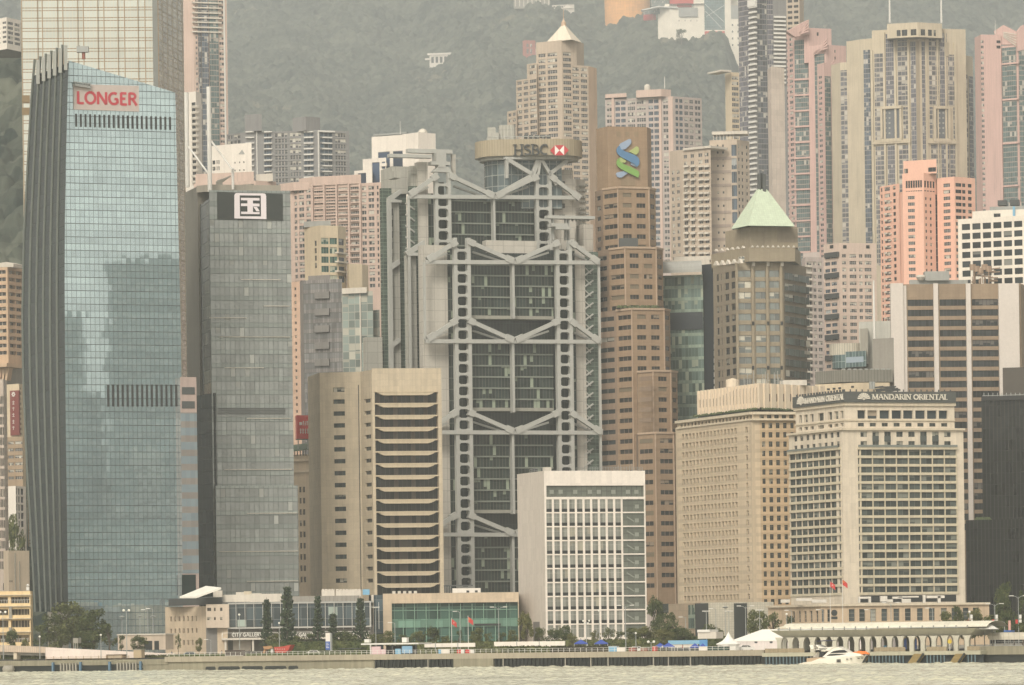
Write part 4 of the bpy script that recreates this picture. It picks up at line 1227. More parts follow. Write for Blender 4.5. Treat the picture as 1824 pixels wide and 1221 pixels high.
# ---------------------------------------------------------------- lettering from straight strokes
def arc(cx, cy, rx, ry, a0, a1, n=8):
    return [(cx + rx * math.cos(R(a0 + (a1 - a0) * i / n)), cy + ry * math.sin(R(a0 + (a1 - a0) * i / n))) for i in range(n + 1)]
GLY = {  # width, strokes (T thick / t thin), in a box 1 high
    'A': (.86, [('t', [(.06, 0), (.40, 1)]), ('T', [(.44, 1), (.80, 0)]), ('t', [(.2, .36), (.66, .36)])]),
    'B': (.66, [('T', [(.12, 0), (.12, 1)]), ('t', [(.12, .96), (.34, .96)] + arc(.34, .75, .2, .21, 90, -90) + [(.12, .54)]), ('T', arc(.36, .28, .24, .25, 80, -80)), ('t', [(.12, .04), (.38, .04)])]),
    'C': (.78, [('T', arc(.44, .5, .36, .45, 60, 300, 12)), ('t', [(.62, .9), (.70, .74)])]),
    'D': (.84, [('T', [(.14, 0), (.14, 1)]), ('t', [(.14, .96), (.36, .96)]), ('T', arc(.36, .5, .38, .45, 85, -85, 10)), ('t', [(.36, .04), (.14, .04)])]),
    'E': (.62, [('T', [(.14, 0), (.14, 1)]), ('t', [(.14, .95), (.54, .95)]), ('t', [(.14, .52), (.46, .52)]), ('t', [(.14, .05), (.56, .05)])]),
    'G': (.84, [('T', arc(.44, .5, .36, .45, 55, 310, 12)), ('T', [(.70, .12), (.70, .46)]), ('t', [(.48, .46), (.72, .46)])]),
    'H': (.84, [('T', [(.14, 0), (.14, 1)]), ('T', [(.68, 0), (.68, 1)]), ('t', [(.14, .5), (.68, .5)])]),
    'I': (.30, [('T', [(.15, 0), (.15, 1)])]),
    'L': (.60, [('T', [(.14, 0), (.14, 1)]), ('t', [(.14, .05), (.56, .05)])]),
    'M': (1.0, [('t', [(.12, 0), (.12, 1)]), ('T', [(.14, 1), (.5, .06)]), ('t', [(.5, .06), (.84, 1)]), ('T', [(.86, 1), (.86, 0)])]),
    'N': (.86, [('t', [(.12, 0), (.12, 1)]), ('T', [(.12, 1), (.72, 0)]), ('t', [(.72, 0), (.72, 1)])]),
    'O': (.90, [('T', arc(.45, .5, .36, .45, 0, 360, 16))]),
    'R': (.74, [('T', [(.14, 0), (.14, 1)]), ('t', [(.14, .96), (.36, .96)] + arc(.36, .74, .22, .22, 90, -90) + [(.14, .52)]), ('T', [(.36, .52), (.68, 0)])]),
    'S': (.62, [('T', arc(.32, .73, .22, .22, 40, 200, 8) + [(.32, .52)] + arc(.30, .27, .24, .23, 60, -150, 9))]),
    'T': (.72, [('T', [(.36, 0), (.36, 1)]), ('t', [(.04, .95), (.68, .95)])]),
    'Y': (.7, [('T', [(.06, 1), (.35, .5)]), ('t', [(.64, 1), (.35, .5)]), ('T', [(.35, .5), (.35, 0)])]),
    ' ': (.34, []),
}
def letters(mb, pl, text, s0, s1, z0, z1, thick, thin, o0, o1, mat=None, serif=False):
    tot = sum(GLY[c][0] for c in text)
    hh_, k = z1 - z0, (s1 - s0) / tot
    x = s0
    for c in text:
        wd, st = GLY[c]
        for ty, pts in st:
            t = thick if ty == 'T' else thin
            q = [(x + a * k, z0 + b * hh_) for a, b in pts]
            for a, b in zip(q, q[1:]):
                mb.bar(pl, a, b, t, o0, o1, mat)
            if serif and len(q) == 2 and abs(q[0][1] - q[1][1]) > hh_ * .8:
                for e in q: mb.bar(pl, (e[0] - thick * 1.1, e[1]), (e[0] + thick * 1.1, e[1]), thin * .9, o0, o1, mat)
        x += wd * k

TH = 0.33          # the street grid: right-hand faces recede by about this angle
def yr(Y0, u0, u1, th=TH):
    """depth at photo column u1 of a wall that starts at column u0, depth Y0 and turns away by th"""
    a, b = lv(u0, 900)[0] / F, lv(u1, 900)[0] / F
    c, s_ = math.cos(th), math.sin(th)
    L = (b - a) * Y0 / (c - s_ * b)
    return Y0 + L * s_

# ================================================================ the very tall gridded glass tower
CKL, CKB = (0.27, 0.18, 0.10), (0.30, 0.24, 0.17)
b = Bldg('office_tower', 'very tall pale green-gold glass tower with brown grid lines running out of frame', 'tower', 200, 60, 1720, TAN)
GCK = grid('pale_gold_glass', (0.53, 0.555, 0.515), CKL, 8.1, 4.05, .46, .36, .08, .02, .3, .25, 1.5,
           extra=(('v', 4.05, .34, 1.1, CKL), ('u', 1.35, .10, 0, (0.62, 0.55, 0.42))), cloud=.1)
GCR = grid('bronze_glass', (0.34, 0.32, 0.27), CKB, 8.1, 4.05, .5, .5, .3, .02, .2, .5, 1.6,
           extra=(('v', 4.05, .3, 1.6, (0.42, 0.34, 0.24)), ('u', 8.1, 1.6, 1.9, (0.42, 0.36, 0.27))), cloud=.1)
M = b.mass([(38, 1724), (272, 1726), (281, 1731), (327, 1772)], 60, -150, 0, 40, f=(0, 1, 2))
M.skin(0, GCK); M.skin(1, flat('pale_corner_glass', (0.53, 0.54, 0.49), .3, .2, .05)); M.skin(2, GCR)
g = MB(flat('bronze_trim', CKL, .4, .2))
for k in range(8):
    u = 65.5 + 35.8 * (k - 1) + 1.5
    if u > 40: g.pbox(M.pl[0], u, -150, u + 1.1, 330, 0, .45)
b.sub('mullion', g)
for v in (170, 192):
    g = MB(flat('plant_floor', (0.22, 0.15, 0.07))); g.pbox(M.pl[0], 39, v, 53, v + 13, 0, .3); b.sub('louvre_band', g)
b.finish()

# ================================================================ blue glass tower with the ribbed curved side
b = Bldg('office_tower', 'blue glass tower with slanted top, dark ribbed curved side and red lettered sign', 'tower', 200, 600, 1400, CONC)
FP = plane_at(119, 500, 1400, 0.36)
A0 = FP.px(119, 500)
SPt = Plane((A0.x - math.sin(.36) * 60, A0.y + math.cos(.36) * 60), (A0.x, A0.y))      # side wall, far end to corner
vs = [108, 200, 300, 400, 500, 600, 700, 800, 900, 1000, 1085]
le = [122, 119.5, 117, 115.5, 115, 115.5, 116.5, 117.5, 119, 120, 121.5]
re = [None, 313, 315, 317.5, 320, 322.5, 323.5, 324, 325, 325.5, 326]
GAIA = grid('sky_blue_curtain_wall', (0.60, 0.73, 0.765), (0.06, 0.09, 0.10), 1.52, 2.16, .13, .15, .05, .0020, .02, .80, 1.6, rows=.16,
            extra=(('v', 4.32, .22, 0, (0.05, 0.07, 0.08)),), cloud=.06)
g = MB(GAIA)
def fpt(u, v):
    a, z = FP.hit(u, v); return FP.pt(a, z), (a, z)
L_ = [fpt(u, v) for u, v in zip(le, vs)]
Rr = [fpt(312, 165)] + [fpt(u, v) for u, v in zip(re[1:], vs[1:])]
def addq(*q): g.face([x[0] for x in q], None, [x[1] for x in q])
addq(L_[1], Rr[1], Rr[0], L_[0])
for i in range(1, len(vs) - 1): addq(L_[i + 1], Rr[i + 1], Rr[i], L_[i])
fl, fr = FP.pt(L_[-1][1][0], ZG), FP.pt(Rr[-1][1][0], ZG)
g.face([fl, fr, Rr[-1][0], L_[-1][0]], None, [(L_[-1][1][0], ZG), (Rr[-1][1][0], ZG), Rr[-1][1], L_[-1][1]])
b.sub('glass_facade', g)
# side wing: glass between ribs, curving outwards
sv = [105, 150, 200, 280, 350, 420, 480, 560, 640, 700, 780, 850, 950, 1020, 1090]
su = [61, 57, 53.5, 49, 45.5, 42, 40.5, 39, 40, 41.5, 45, 48.5, 54.5, 58.5, 62]
def side_u(t, v):
    """photo column of the wing at fraction t (0 far edge, 1 front corner), row v"""
    return np.interp(v, sv, su) * (1 - t) + np.interp(v, vs, le) * t
def wing_pt(t, v, o=0.0):
    a, z = SPt.hit(side_u(t, v), v, o); return SPt.pt(a, z, o), (a, z)
GWG = grid('dark_green_glass', (0.014, 0.024, 0.024), (0.012, 0.016, 0.016), 3, 4.3, .1, .14, .3, .02, .12, 0.0, 1.42)
GWG.node_tree.nodes['Principled BSDF'].inputs['Specular IOR Level'].default_value = .12
g = MB(GWG)
n_ = 12
vv = [118] + sv[1:]
for i in range(n_):
    t0, t1 = i / n_, (i + 1) / n_
    for v0, v1 in zip(vv, vv[1:]):
        q = [wing_pt(t0, v1), wing_pt(t1, v1), wing_pt(t1, v0 if v0 > 118 else 136 - 24 * t1), wing_pt(t0, v0 if v0 > 118 else 136 - 24 * t0)]
        g.face([x[0] for x in q], None, [(x[1][0] * 1, x[1][1]) for x in q])
b.sub('side_glazing', g)
RIB = flat('grey_green_rib', (0.15, 0.165, 0.15), .6, .0)
TOPG = flat('pale_parapet_glass', (0.42, 0.42, 0.37), .2, .2)
for k in range(6):
    t = (k + .02) / 6.2
    top = 106 - 26 * (k / 5)
    g = MB(RIB)
    vq = [top] + [v for v in sv if v > 110]
    for v0, v1 in zip(vq, vq[1:]):
        def rp_(tt, v, o): return SPt.pt(SPt.hit(side_u(tt, max(v, 105)), v, 0)[0], SPt.hit(side_u(tt, max(v, 105)), v, 0)[1], o)
        wd = .028
        g.hexa([rp_(t + .0, v1, .28), rp_(t + wd, v1, .28), rp_(t + wd, v0, .28), rp_(t, v0, .28)],
               [rp_(t, v1, -.3), rp_(t + wd, v1, -.3), rp_(t + wd, v0, -.3), rp_(t, v0, -.3)])
    b.sub('facade_rib', g)
    g = MB(TOPG)
    def up(u, v, o): return SPt.px(u, v, o)
    u0 = side_u(t + .06, 110); u1 = side_u(min(1, t + 1 / 6.2), 110)
    g.hexa([up(u0, 150 - 5 * k, .5), up(u1, 150 - 5 * k, .5), up(u1, top + 1, .5), up(u0, top + 1, .5)],
           [up(u0, 150 - 5 * k, -.4), up(u1, 150 - 5 * k, -.4), up(u1, top + 1, -.4), up(u0, top + 1, -.4)])
    b.sub('parapet_screen', g)
# body behind, so that the block is solid
g = MB(GWG)
e2 = Vector((-math.sin(.36), math.cos(.36), 0))
bl, br = FP.pt(L_[4][1][0] + 1, ZG, -1.0), FP.pt(Rr[-1][1][0] - .8, ZG, -1.0)
zt_ = P(312, 172, Rr[0][0].y).z
g.vprism([(bl.x, bl.y), (br.x, br.y), (br.x + e2.x * 30, br.y + e2.y * 30), (bl.x + e2.x * 30, bl.y + e2.y * 30)], ZG, zt_, CONC, ROOF)
b.sub('core', g)
# the far shore behind the camera, which this wall mirrors
MK = wall('far_shore_stone', (0.15, 0.205, 0.215))
def mirror(u, v, Y):
    p = P(u, v, Y); d = (p - FP.pt(0, p.z)).dot(FP.n)
    return p - FP.n * (2 * d)
for k, (u0, u1, v, Y, lb) in enumerate(((188, 420, 462, 3200, 'tall slate blue tower across the harbour'), (60, 150, 560, 3000, 'stepped tower across the harbour'), (150, 186, 700, 3050, 'slim low tower across the harbour'),
                                        (-60, 600, 930, 2900, 'long dark row of waterfront blocks across the harbour'), (60, 200, 850, 3100, 'broad pale block across the harbour'), (236, 286, 800, 2990, 'pale slim tower before the tall slate tower across the harbour'), (298, 330, 870, 2980, 'short pale tower across the harbour'), (205, 228, 905, 2970, 'shortest pale tower across the harbour'))):
    a, c, d_ = mirror(u0, v, Y), mirror(u1, v, Y), mirror((u0 + u1) / 2, v, Y + 40)
    bk_ = d_ - (a + c) / 2
    e = empty('harbour_tower', ((a.x + c.x) / 2, (a.y + c.y) / 2, -.5), lb, 'tower')
    g = MB(MK if k < 4 else GREYW); q4 = [(c.x, c.y), (a.x, a.y), (a.x + bk_.x, a.y + bk_.y), (c.x + bk_.x, c.y + bk_.y)]
    if sum(q4[i][0] * q4[(i + 1) % 4][1] - q4[(i + 1) % 4][0] * q4[i][1] for i in range(4)) < 0: q4.reverse()
    g.vprism(q4, -.5, a.z); g.build('wall', e)
    g = MB(GREYW if k < 4 else DARK); pl = Plane((a.x, a.y), (c.x, c.y)); sg_ = 1 if (Vector((-125, 1400, 0)) - pl.A).dot(pl.n) > 0 else -1
    for j in range(int(a.z / 11)): g.obox(pl, pl.L * .06, pl.L * .94, 5 + 11 * j, 6.6 + 11 * j, -.4, .4)
    g.build('window_band', e)
# louvre bands
for (u0, u1, n_, v0, v1, sl_) in ((134, 305, 21, 203, 226, .034), (191, 316, 15, 685.5, 724.5, .0)):
    g = MB(DARK)
    p = (u1 - u0) / (n_ - 1 + .45)
    for k in range(n_):
        u = u0 + p * k
        dv = (u - u0) * sl_
        g.pbox(FP, u, v0 + dv, u + p * .42, v1 + dv, -.2, .12)
    b.sub('louvre_band', g)
# the sign
g = MB(flat('sign_grey', (0.50, 0.43, 0.40), .6)); pl = FP
a0, z1 = pl.hit(130, 151); a1, z0 = pl.hit(247, 199)
za, zb_ = pl.z(130, 195), pl.z(247, 153)
g.hexa([pl.pt(a0, pl.z(130, 195.5), .5), pl.pt(a1, pl.z(247, 199.5), .5), pl.pt(a1, pl.z(247, 153.5), .5), pl.pt(a0, pl.z(130, 150.5), .5)],
       [pl.pt(a0, pl.z(130, 195.5), 0.05), pl.pt(a1, pl.z(247, 199.5), 0.05), pl.pt(a1, pl.z(247, 153.5), 0.05), pl.pt(a0, pl.z(130, 150.5), 0.05)])
sg = b.sub('sign_board', g)
g = MB(flat('sign_red', (0.50, 0.05, 0.07), .5))
zz0, zz1 = pl.z(190, 187), pl.z(190, 165)
letters(g, pl, 'LONGER', pl.s(135, 175), pl.s(244, 175), zz0, zz1, .84, .80, .5, .62)
b.sub('lettering', g, sg)
# roof crane and window cleaning cradle
g = MB(flat('rust_brown', (0.30, 0.10, 0.07)))
c = P(149, 106, 1412); d = P(149, 92, 1412)
g.tube([c, d], .55, 6)
g.box(d.x - 2.2, d.x + 1.6, 1411, 1413, d.z - .3, d.z + 1.6, STEEL)
g.tube([P(152, 90, 1412), P(140, 82, 1412)], .25, 4, STEEL)
b.sub('roof_crane', g)
g = MB(STEEL)
g.bar(FP, FP.hit(131, 152), FP.hit(160, 157), .7, .7, 1.6)
for k in range(7): g.bar(FP, FP.hit(131 + k * 4.6, 154 + k * .7), FP.hit(131 + k * 4.6, 147 + k * .7), .2, .7, 1.6)
g.bar(FP, FP.hit(129, 147), FP.hit(160, 151), .2, .7, 1.5)
b.sub('cleaning_cradle', g)
# lower block on the right with pink and blue bands
GPB = grid('pink_blue_bands', (0.20, 0.25, 0.28), (0.20, 0.2, 0.2), 1.5, 4.6, .08, .05, .12, .02, .15, .05, 1.6, sp=(.0, .46, (0.215, 0.195, 0.18), 0.0, .5), ov=1.2)
M = b.mass([(321, yr(1398, 119, 322)), (350, yr(1398, 119, 350))], 700, 672, 0, 25, m=wall('dusty_mauve', (0.40, 0.31, 0.28)), f=(0,))
M.fac(0); M.skin(0, GPB, None, None, 735, 1022, 'banded_glazing', .12)
for v in (690, 715):
    g = MB(DKSTEEL); g.pbox(M.pl[0], 324, v, 347, v + 13, 0, .12); b.sub('louvre_band', g)
g = MB(GWG); g.pbox(M.pl[0], 324, 1024, 349, 1060, 0, .15); b.sub('lobby_glazing', g)
b.finish()

# ================================================================ glass tower with the screen
b = Bldg('office_tower', 'grey-green glass tower topped by a black screen showing a white character', 'tower', 450, 700, 1455, wall('khaki_concrete', (0.34, 0.31, 0.26)))
GF2 = grid('grey_green_curtain_wall', (0.32, 0.335, 0.325), (0.06, 0.075, 0.07), 1.62, 4.5, .17, .2, .13, .02, .12, .55, 1.6,
           sp=(.0, .34, (0.29, 0.32, 0.305), .35, .2), blind=((0.34, 0.35, 0.33), .03), extra=(('v', 4.5, .16, 2.98, (0.10, 0.12, 0.115)),), cloud=.12, rows=.2)
M = b.mass([(372, 1455), (517, yr(1455, 372, 517, .22))], 345, 339, 0, 26, f=(0,))
M.skin(0, GF2)
Ms = b.mass([(356, 1478), (359, 1475), (374, 1456)], 360, 353, 2, 14, f=(0, 1), m=GWG)
Ms.skin(0, GWG); Ms.skin(1, GWG)
DSG = wall('shaded_side_wall', (0.20, 0.19, 0.165), streak=.1)  # darker copy of the concrete; side shade put into its colour
Mc = b.mass([(329, 1500), (352, 1479), (374, 1483)], 340, 332, 1, 12, f=(0, 1))
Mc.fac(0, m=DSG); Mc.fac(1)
Mt = b.mass([(350, 1478), (375, 1474), (500, 1480)], 335, 329, 1, 10, vb=341)
Ml = b.mass([(384, 1450), (531, yr(1450, 384, 531, .22))], 900, 866, 0, 20, f=(0,))
Ml.skin(0, GF2)
Md = b.mass([(349, 1470), (387, 1453)], 900, 700, 1, 14, f=(0,), m=GWG)
Md.skin(0, GWG)
g = MB(PALE)
for v, u0, u1 in ((498, 430, 500), (545, 470, 516), (566, 373, 440), (600, 390, 517), (655, 400, 470), (745, 440, 518), (836, 400, 520), (914, 440, 530), (982, 390, 531), (1035, 440, 531)):
    g.pbox(M.pl[0] if v < 860 else Ml.pl[0], u0, v, u1, v + .9, 0, .45)
b.sub('sun_fin', g)
g = MB(DKSTEEL)
for k in range(4): g.pbox(M.pl[0], 388, 727.5 + 3 * k, 508, 729 + 3 * k, 0, .35)
b.sub('louvre_band', g)
pl = M.pl[0]
SCR = flat('black_screen', (0.022, 0.028, 0.026), .35)
g = MB(SCR); g.ppoly(pl, [(387, 342), (503.5, 346), (504, 393.5), (387.5, 390.5)], 0, .5)
sc_ = b.sub('led_screen', g)
SCW = flat('lit_pixels', (0.62, 0.56, 0.56), .5, 0, .04, .8, .25)
def sx(x, y):   # zoom pixels of the character to the plane
    return pl.hit(325 + x / 7.63, 240 + y / 7.63)
g = MB(SCW)
ring = [(702, 1142), (702, 830), (712, 806), (730, 797), (1105, 803), (1125, 812), (1134, 836), (1138, 1152)]
g.prism(pl, [sx(*p) for p in ring], .5, .56)
sq = b.sub('screen_image', g, sc_)
g = MB(SCR)
for r_ in ((778, 832, 1060, 862), (778, 1085, 1060, 1112), (778, 832, 790, 1112), (1046, 832, 1060, 1112), (790, 897, 878, 938), (955, 900, 1048, 940), (790, 975, 878, 1050), (955, 980, 1048, 1055)):
    a, c = sx(r_[0], r_[3]), sx(r_[2], r_[1])
    g.obox(pl, a[0], c[0], a[1], c[1], .56, .60)
b.sub('screen_character', g, sq)
g = MB(SCW); g.prism(pl, [sx(*p) for p in ((960, 985), (1010, 988), (1046, 1046), (1000, 1046))], .6, .62); b.sub('screen_stroke', g, sq)
# roof masts with raking struts
def mast(u, v0, v1, Y, r):
    g = MB(WHITEM); p, q = P(u, v0, Y), P(u, v1, Y)
    g.tube([(p.x, Y, p.z), (p.x, Y, q.z)], r, 8); b.sub('roof_mast', g)
mast(334, 334, 165, 1484, .75); mast(374, 342, 155, 1470, .75); mast(415, 338, 300, 1474, .45)
for u0, v0, u1, v1 in ((336, 262, 372, 311), (376, 251, 414, 303)):
    g = MB(WHITEM); g.tube([P(u0, v0, 1482), P(u1, v1, 1472)], .32, 6); b.sub('strut', g)
g = MB(CONC); g.tube([P(388, 326, 1478), P(400, 320, 1478), P(411, 314, 1478)], [.9, .5, .3], 5); g.box(P(385, 326, 1478).x, P(396, 326, 1478).x, 1477, 1479, P(390, 330, 1478).z, P(390, 324, 1478).z)
b.sub('roof_crane', g)
b.finish()

# ================================================================ slot between: old flats, red sign
b = Bldg('apartment_block', 'narrow old cream block with green glazed bays in front of the pink slab', 'apartment block', 575, 440, 1800, CREAM)
M = b.mass([(542, 1806), (571, 1798), (602, 1800), (616, 1806)], 415, 402, 1, 18, f=(0, 1, 2))
G_GRN = win('green_bay_window', (0.06, 0.13, 0.11), (0.4, 0.42, 0.34), .25, 3, 1, (0.28, 0.28, 0.24), .04)
M.fac(0, [(560, 563.5)], rp(428, 490, 13.2, .7), w=W_DK, u=571)
M.fac(1, [(572, 585), (587, 600)], rp(424, 520, 16.6, .68), w=G_GRN, u=571)
M.fac(2, [(603, 613)], rp(424, 520, 16.6, .7), w=W_BLUE, u=602)
for v in (450, 466, 483): 
    g = MB(PALE); g.pbox(M.pl[2], 603, v, 620, v + 2.5, -.2, 1.5); b.sub('balcony', g)
M2 = b.mass([(541, 1804), (589, 1800)], 395, 393, 1, 12, m=GREYW, vb=403)
M3 = b.mass([(618, 1804), (622, 1798), (645, 1801), (656, 1806)], 475, 470, 1, 10, f=())
b.finish(500)
b = Bldg('apartment_block', 'drab grey office block with stained glass bays beside pale glazed flats', 'building', 610, 560, 1720, wall('grimy_grey', (0.22, 0.20, 0.19)))
GGR = grid('grimy_glazing', (0.17, 0.17, 0.17), (0.10, 0.10, 0.095), 1.0, 3.9, .12, .3, .34, .02, .25, .1, 1.5, sp=(0, .45, (0.20, 0.185, 0.18), 0, .6))
GGP = grid('pale_green_glazing', (0.22, 0.26, 0.24), (0.33, 0.33, 0.29), 2.6, 3.1, .22, .3, .45, .02, .2, .15, 1.5, blind=((0.42, 0.41, 0.35), .25))
M = b.mass([(532, 1728), (540, 1720), (609, 1714)], 500, 497, 2, 18, f=(1,))
M.skin(1, GGR)
M2 = b.mass([(549, 1724), (588, 1720)], 495, 490, 1, 12, vb=498)
for k in range(5):
    g = MB(wall('box_bay', (0.20, 0.19, 0.18))); g.pbox(M.pl[1], 560, 520 + 30 * k, 586, 532 + 30 * k, 0, 1.0); b.sub('bay', g)
Mr = b.mass([(609, 1714), (664, 1710)], 525, 521, 0, 18, f=(0,), m=PALE)
Mr.skin(0, GGP)
Mq = b.mass([(609, 1713), (653, 1709)], 520, 512, 1, 12, m=PALE, vb=522)
Mv = b.mass([(664, 1716), (676, 1714)], 560, 553, 0, 12, f=(0,), m=PALE); Mv.skin(0, GGP)
g = MB(PALE); g.pbox(Mr.pl[0], 641, 521, 643, 668, 0, .4); b.sub('pipe', g)
b.finish(660)
b = Bldg('apartment_block', 'thin peach strip of wall with one column of small windows beside the screen tower', 'building', 524, 620, 1640, wall('peach_render', (0.58, 0.40, 0.30)))
M = b.mass([(512, 1640), (534, 1634)], 510, 504, 0, 16, f=(0,))
M.fac(0, [(524, 527.5)], rp(514, 800, 12.1, .42), w=W_SM, u=520)
b.finish(790)
b = Bldg('billboard', 'bright red billboard with white lettering between the screen tower and the beige bank', 'billboard', 540, 762, 1560, REDP)
M = b.mass([(526, 1566), (529, 1560), (552, 1562)], 745, 740, 1, 3, vb=782, f=())
pl = M.pl[1]
g = MB(WHITEM)
x, y = pl.hit(535.5, 755)
g.bar(pl, (x - .5, y), (x + .5, y), 1.1, 0, .1); 
for k, u in enumerate((540, 543.5, 547)): g.bar(pl, pl.hit(u, 758), pl.hit(u, 750 if k != 1 else 753), .25, 0, .1); g.bar(pl, pl.hit(u, 751.5), pl.hit(u + 1.6, 752), .22, 0, .1)
for k in range(4):
    u = 534 + 4.3 * k
    for dv in (0, 3, 6): g.bar(pl, pl.hit(u, 765 + dv), pl.hit(u + 3, 765 + dv), .2, 0, .1)
    g.bar(pl, pl.hit(u + 1.4, 764), pl.hit(u + 1.4, 773), .2, 0, .1)
b.sub('lettering', g)
g = MB(STEEL)
for u in (531, 548): g.tube([M.pl[1].px(u, 782, -1), pl.px(u, 800, -1)], .2, 5)
b.sub('post', g)
b.finish()
b = Bldg('office_block', 'low beige classical block with paired windows and green roof canopy behind the beige bank', 'building', 540, 900, 1570, wall('biscuit_stone', (0.50, 0.40, 0.29)))
M = b.mass([(512, 1574), (556, 1568)], 820, 811, 0, 14, f=(0,))
W_PR = win('paired_window', (0.05, 0.04, 0.035), pb=.1, nx=1, frame=(0.12, 0.08, 0.06))
M.fac(0, [(532.5, 536), (538.5, 542.5)], rp(868, 1055, 20, .5), w=W_PR, u=530)
g = MB(wall('cornice_stone', (0.55, 0.45, 0.34))); g.pbox(M.pl[0], 512, 818, 556, 822, 0, 1); g.pbox(M.pl[0], 512, 838, 556, 842, 0, .8); b.sub('cornice', g)
g = MB(flat('green_tarpaulin', (0.06, 0.10, 0.06))); g.hexa([M.pl[0].px(512, 806, 2), M.pl[0].px(556, 801, 2), M.pl[0].px(556, 799, 2), M.pl[0].px(512, 804, 2)],
    [M.pl[0].px(512, 796, -5), M.pl[0].px(556, 791, -5), M.pl[0].px(556, 789, -5), M.pl[0].px(512, 794, -5)]); b.sub('roof_canopy', g)
g = MB(DKSTEEL)
for k in range(8): g.pbox(M.pl[0], 514 + 5 * k, 802, 515 + 5 * k, 812, .5, .8)
b.sub('canopy_post', g)
b.finish()

# ================================================================ beige bank with bowed sills
BG = wall('beige_granite', (0.55, 0.465, 0.345), joint=(1.9, 2.1, .07), jd=.82, var=.16, streak=.2)
b = Bldg('office_tower', 'beige granite bank block with bowed cream sills and dark ribbon windows', 'tower', 665, 800, 1500, BG)
M = b.mass([(548, 1530), (569, 1507), (605, 1505.5), (642, 1504), (663, 1494)], 670, 659, 4, 22, f=(1, 2, 3))
W_BK = win('bank_window', (0.035, 0.045, 0.045), pb=.12, nx=3, frame=(0.05, 0.05, 0.045), fw=.03)
r1 = [(687 + 21.42 * k, 695 + 21.42 * k) for k in range(17)]
M.fac(1, [(593.6, 613.7)], r1, w=W_BK, vr=700) if False else None
b.mb().v  # (wall sheets follow)
M.pl[1] = Plane(M.q[1], M.q[3])
M.fac(1, [(593.6, 613.7)], r1, w=W_BK, vr=700, u=605, rec=.5)
r2 = [(709.5 + 21.42 * k, 716.5 + 21.42 * k) for k in range(16)]
M.fac(3, [(648.5, 660)], r2, w=W_BK, vr=700, u=655, rec=.7)
g = MB(DARK); g.pbox(M.pl[1], 640, 686, 641.4, 1052, -.1, .12); b.sub('wall_slot', g)
Mr = b.mass([(662, 1493), (786, yr(1493, 662, 786, .16))], 670, 656.5, 0, 24, f=(0,))
Mr.fac(0, va=None, vb=697.5)
Mr.fac(0, ub=667, va=697.5); Mr.fac(0, ua=779, va=697.5)
pl = Mr.pl[0]
BAYW = grid('bay_ribbon_glass', (0.016, 0.014, 0.012), (0.05, 0.04, 0.035), 1.5, 50, .12, .01, .5, .015, .12, 0, 1.6, blind=((0.06, 0.042, 0.03), .3))
SILL = wall('cream_sill', (0.56, 0.47, 0.34), var=.08)
a0, a1 = pl.s(667, 700), pl.s(779, 700)
for k in range(17):
    v = 696.8 + 21.42 * k
    z1, z0 = pl.z(720, v), pl.z(720, v + 21.42)
    if z0 < ZG + 10: z0 = ZG + 10
    g = MB(BAYW); g.face([pl.pt(a0, z0, -2.2), pl.pt(a1, z0, -2.2), pl.pt(a1, z1, -2.2), pl.pt(a0, z1, -2.2)], None, [(a0, z0), (a1, z0), (a1, z1), (a0, z1)])
    b.sub('window_band', g)
    g = MB(SILL)
    g.obox(pl, a0, a1, z1 - .42, z1, -2.1, .5)
    zz = z1 - .42
    h_ = (z1 - z0) * .25
    w_ = a1 - a0
    pr = [(a0 + w_ * .04, zz), (a0 + w_ * .09, zz - h_ * .6), (a0 + w_ * .15, zz - h_), (a0 + w_ * .85, zz - h_), (a0 + w_ * .91, zz - h_ * .6), (a0 + w_ * .96, zz)]
    g.prism(pl, pr, -2.0, .35)
    b.sub('bowed_sill', g)
g = MB(BG)
g.face([pl.pt(a0, ZG, -2.2), pl.pt(a0, ZG, 0), pl.pt(a0, pl.z(667, 697), 0), pl.pt(a0, pl.z(667, 697), -2.2)])
g.face([pl.pt(a1, ZG, 0), pl.pt(a1, ZG, -2.2), pl.pt(a1, pl.z(779, 697), -2.2), pl.pt(a1, pl.z(779, 697), 0)])
b.sub('reveal', g)
b.finish(1040)

# ================================================================ steel bank tower
HY = 1600
HSTEEL = wall('light_grey_cladding', (0.43, 0.43, 0.405), .5, .08, streak=.08)
HPANEL = wall('panel_cladding', (0.50, 0.47, 0.42), .55, .06, joint=(4.1, 4.12, .16), jd=.66, streak=.14)
HPANEL2 = wall('shaft_cladding', (0.40, 0.39, 0.35), .55, .06, joint=(4.1, 4.12, .16), jd=.66, streak=.14)
HG = grid('green_office_glass', (0.024, 0.033, 0.029), (0.10, 0.115, 0.10), 1.24, 4.12, .14, .3, .45, .02, .10, .05, 1.55, blind=((0.25, 0.29, 0.225), .15))
HGD = grid('deep_recess_glass', (0.028, 0.036, 0.034), (0.055, 0.065, 0.06), 1.24, 4.12, .12, .1, .3, .02, .15, 0, 1.5)
HGR = grid('green_stair_glass', (0.085, 0.115, 0.095), (0.165, 0.20, 0.17), 2.4, 1.4, .12, .18, .3, .02, .15, .1, 1.5)
b = Bldg('office_tower', 'grey steel bank tower with exposed hanger trusses, ladder masts and round top sign', 'tower', 900, 700, HY, HPANEL)
def hplane(u, v, off):
    """facade plane of a slab: the front one at off 0, others `off` metres behind"""
    p = P(u, v, HY)
    n = Vector((math.sin(TH), -math.cos(TH), 0))
    a = Vector((p.x, p.y, 0)) - n * off
    return Plane((a.x, a.y), (a.x + math.cos(TH), a.y + math.sin(TH)))
H0 = hplane(915, 700, 0)
H1 = hplane(915, 700, 22)
HB = hplane(915, 700, 48)
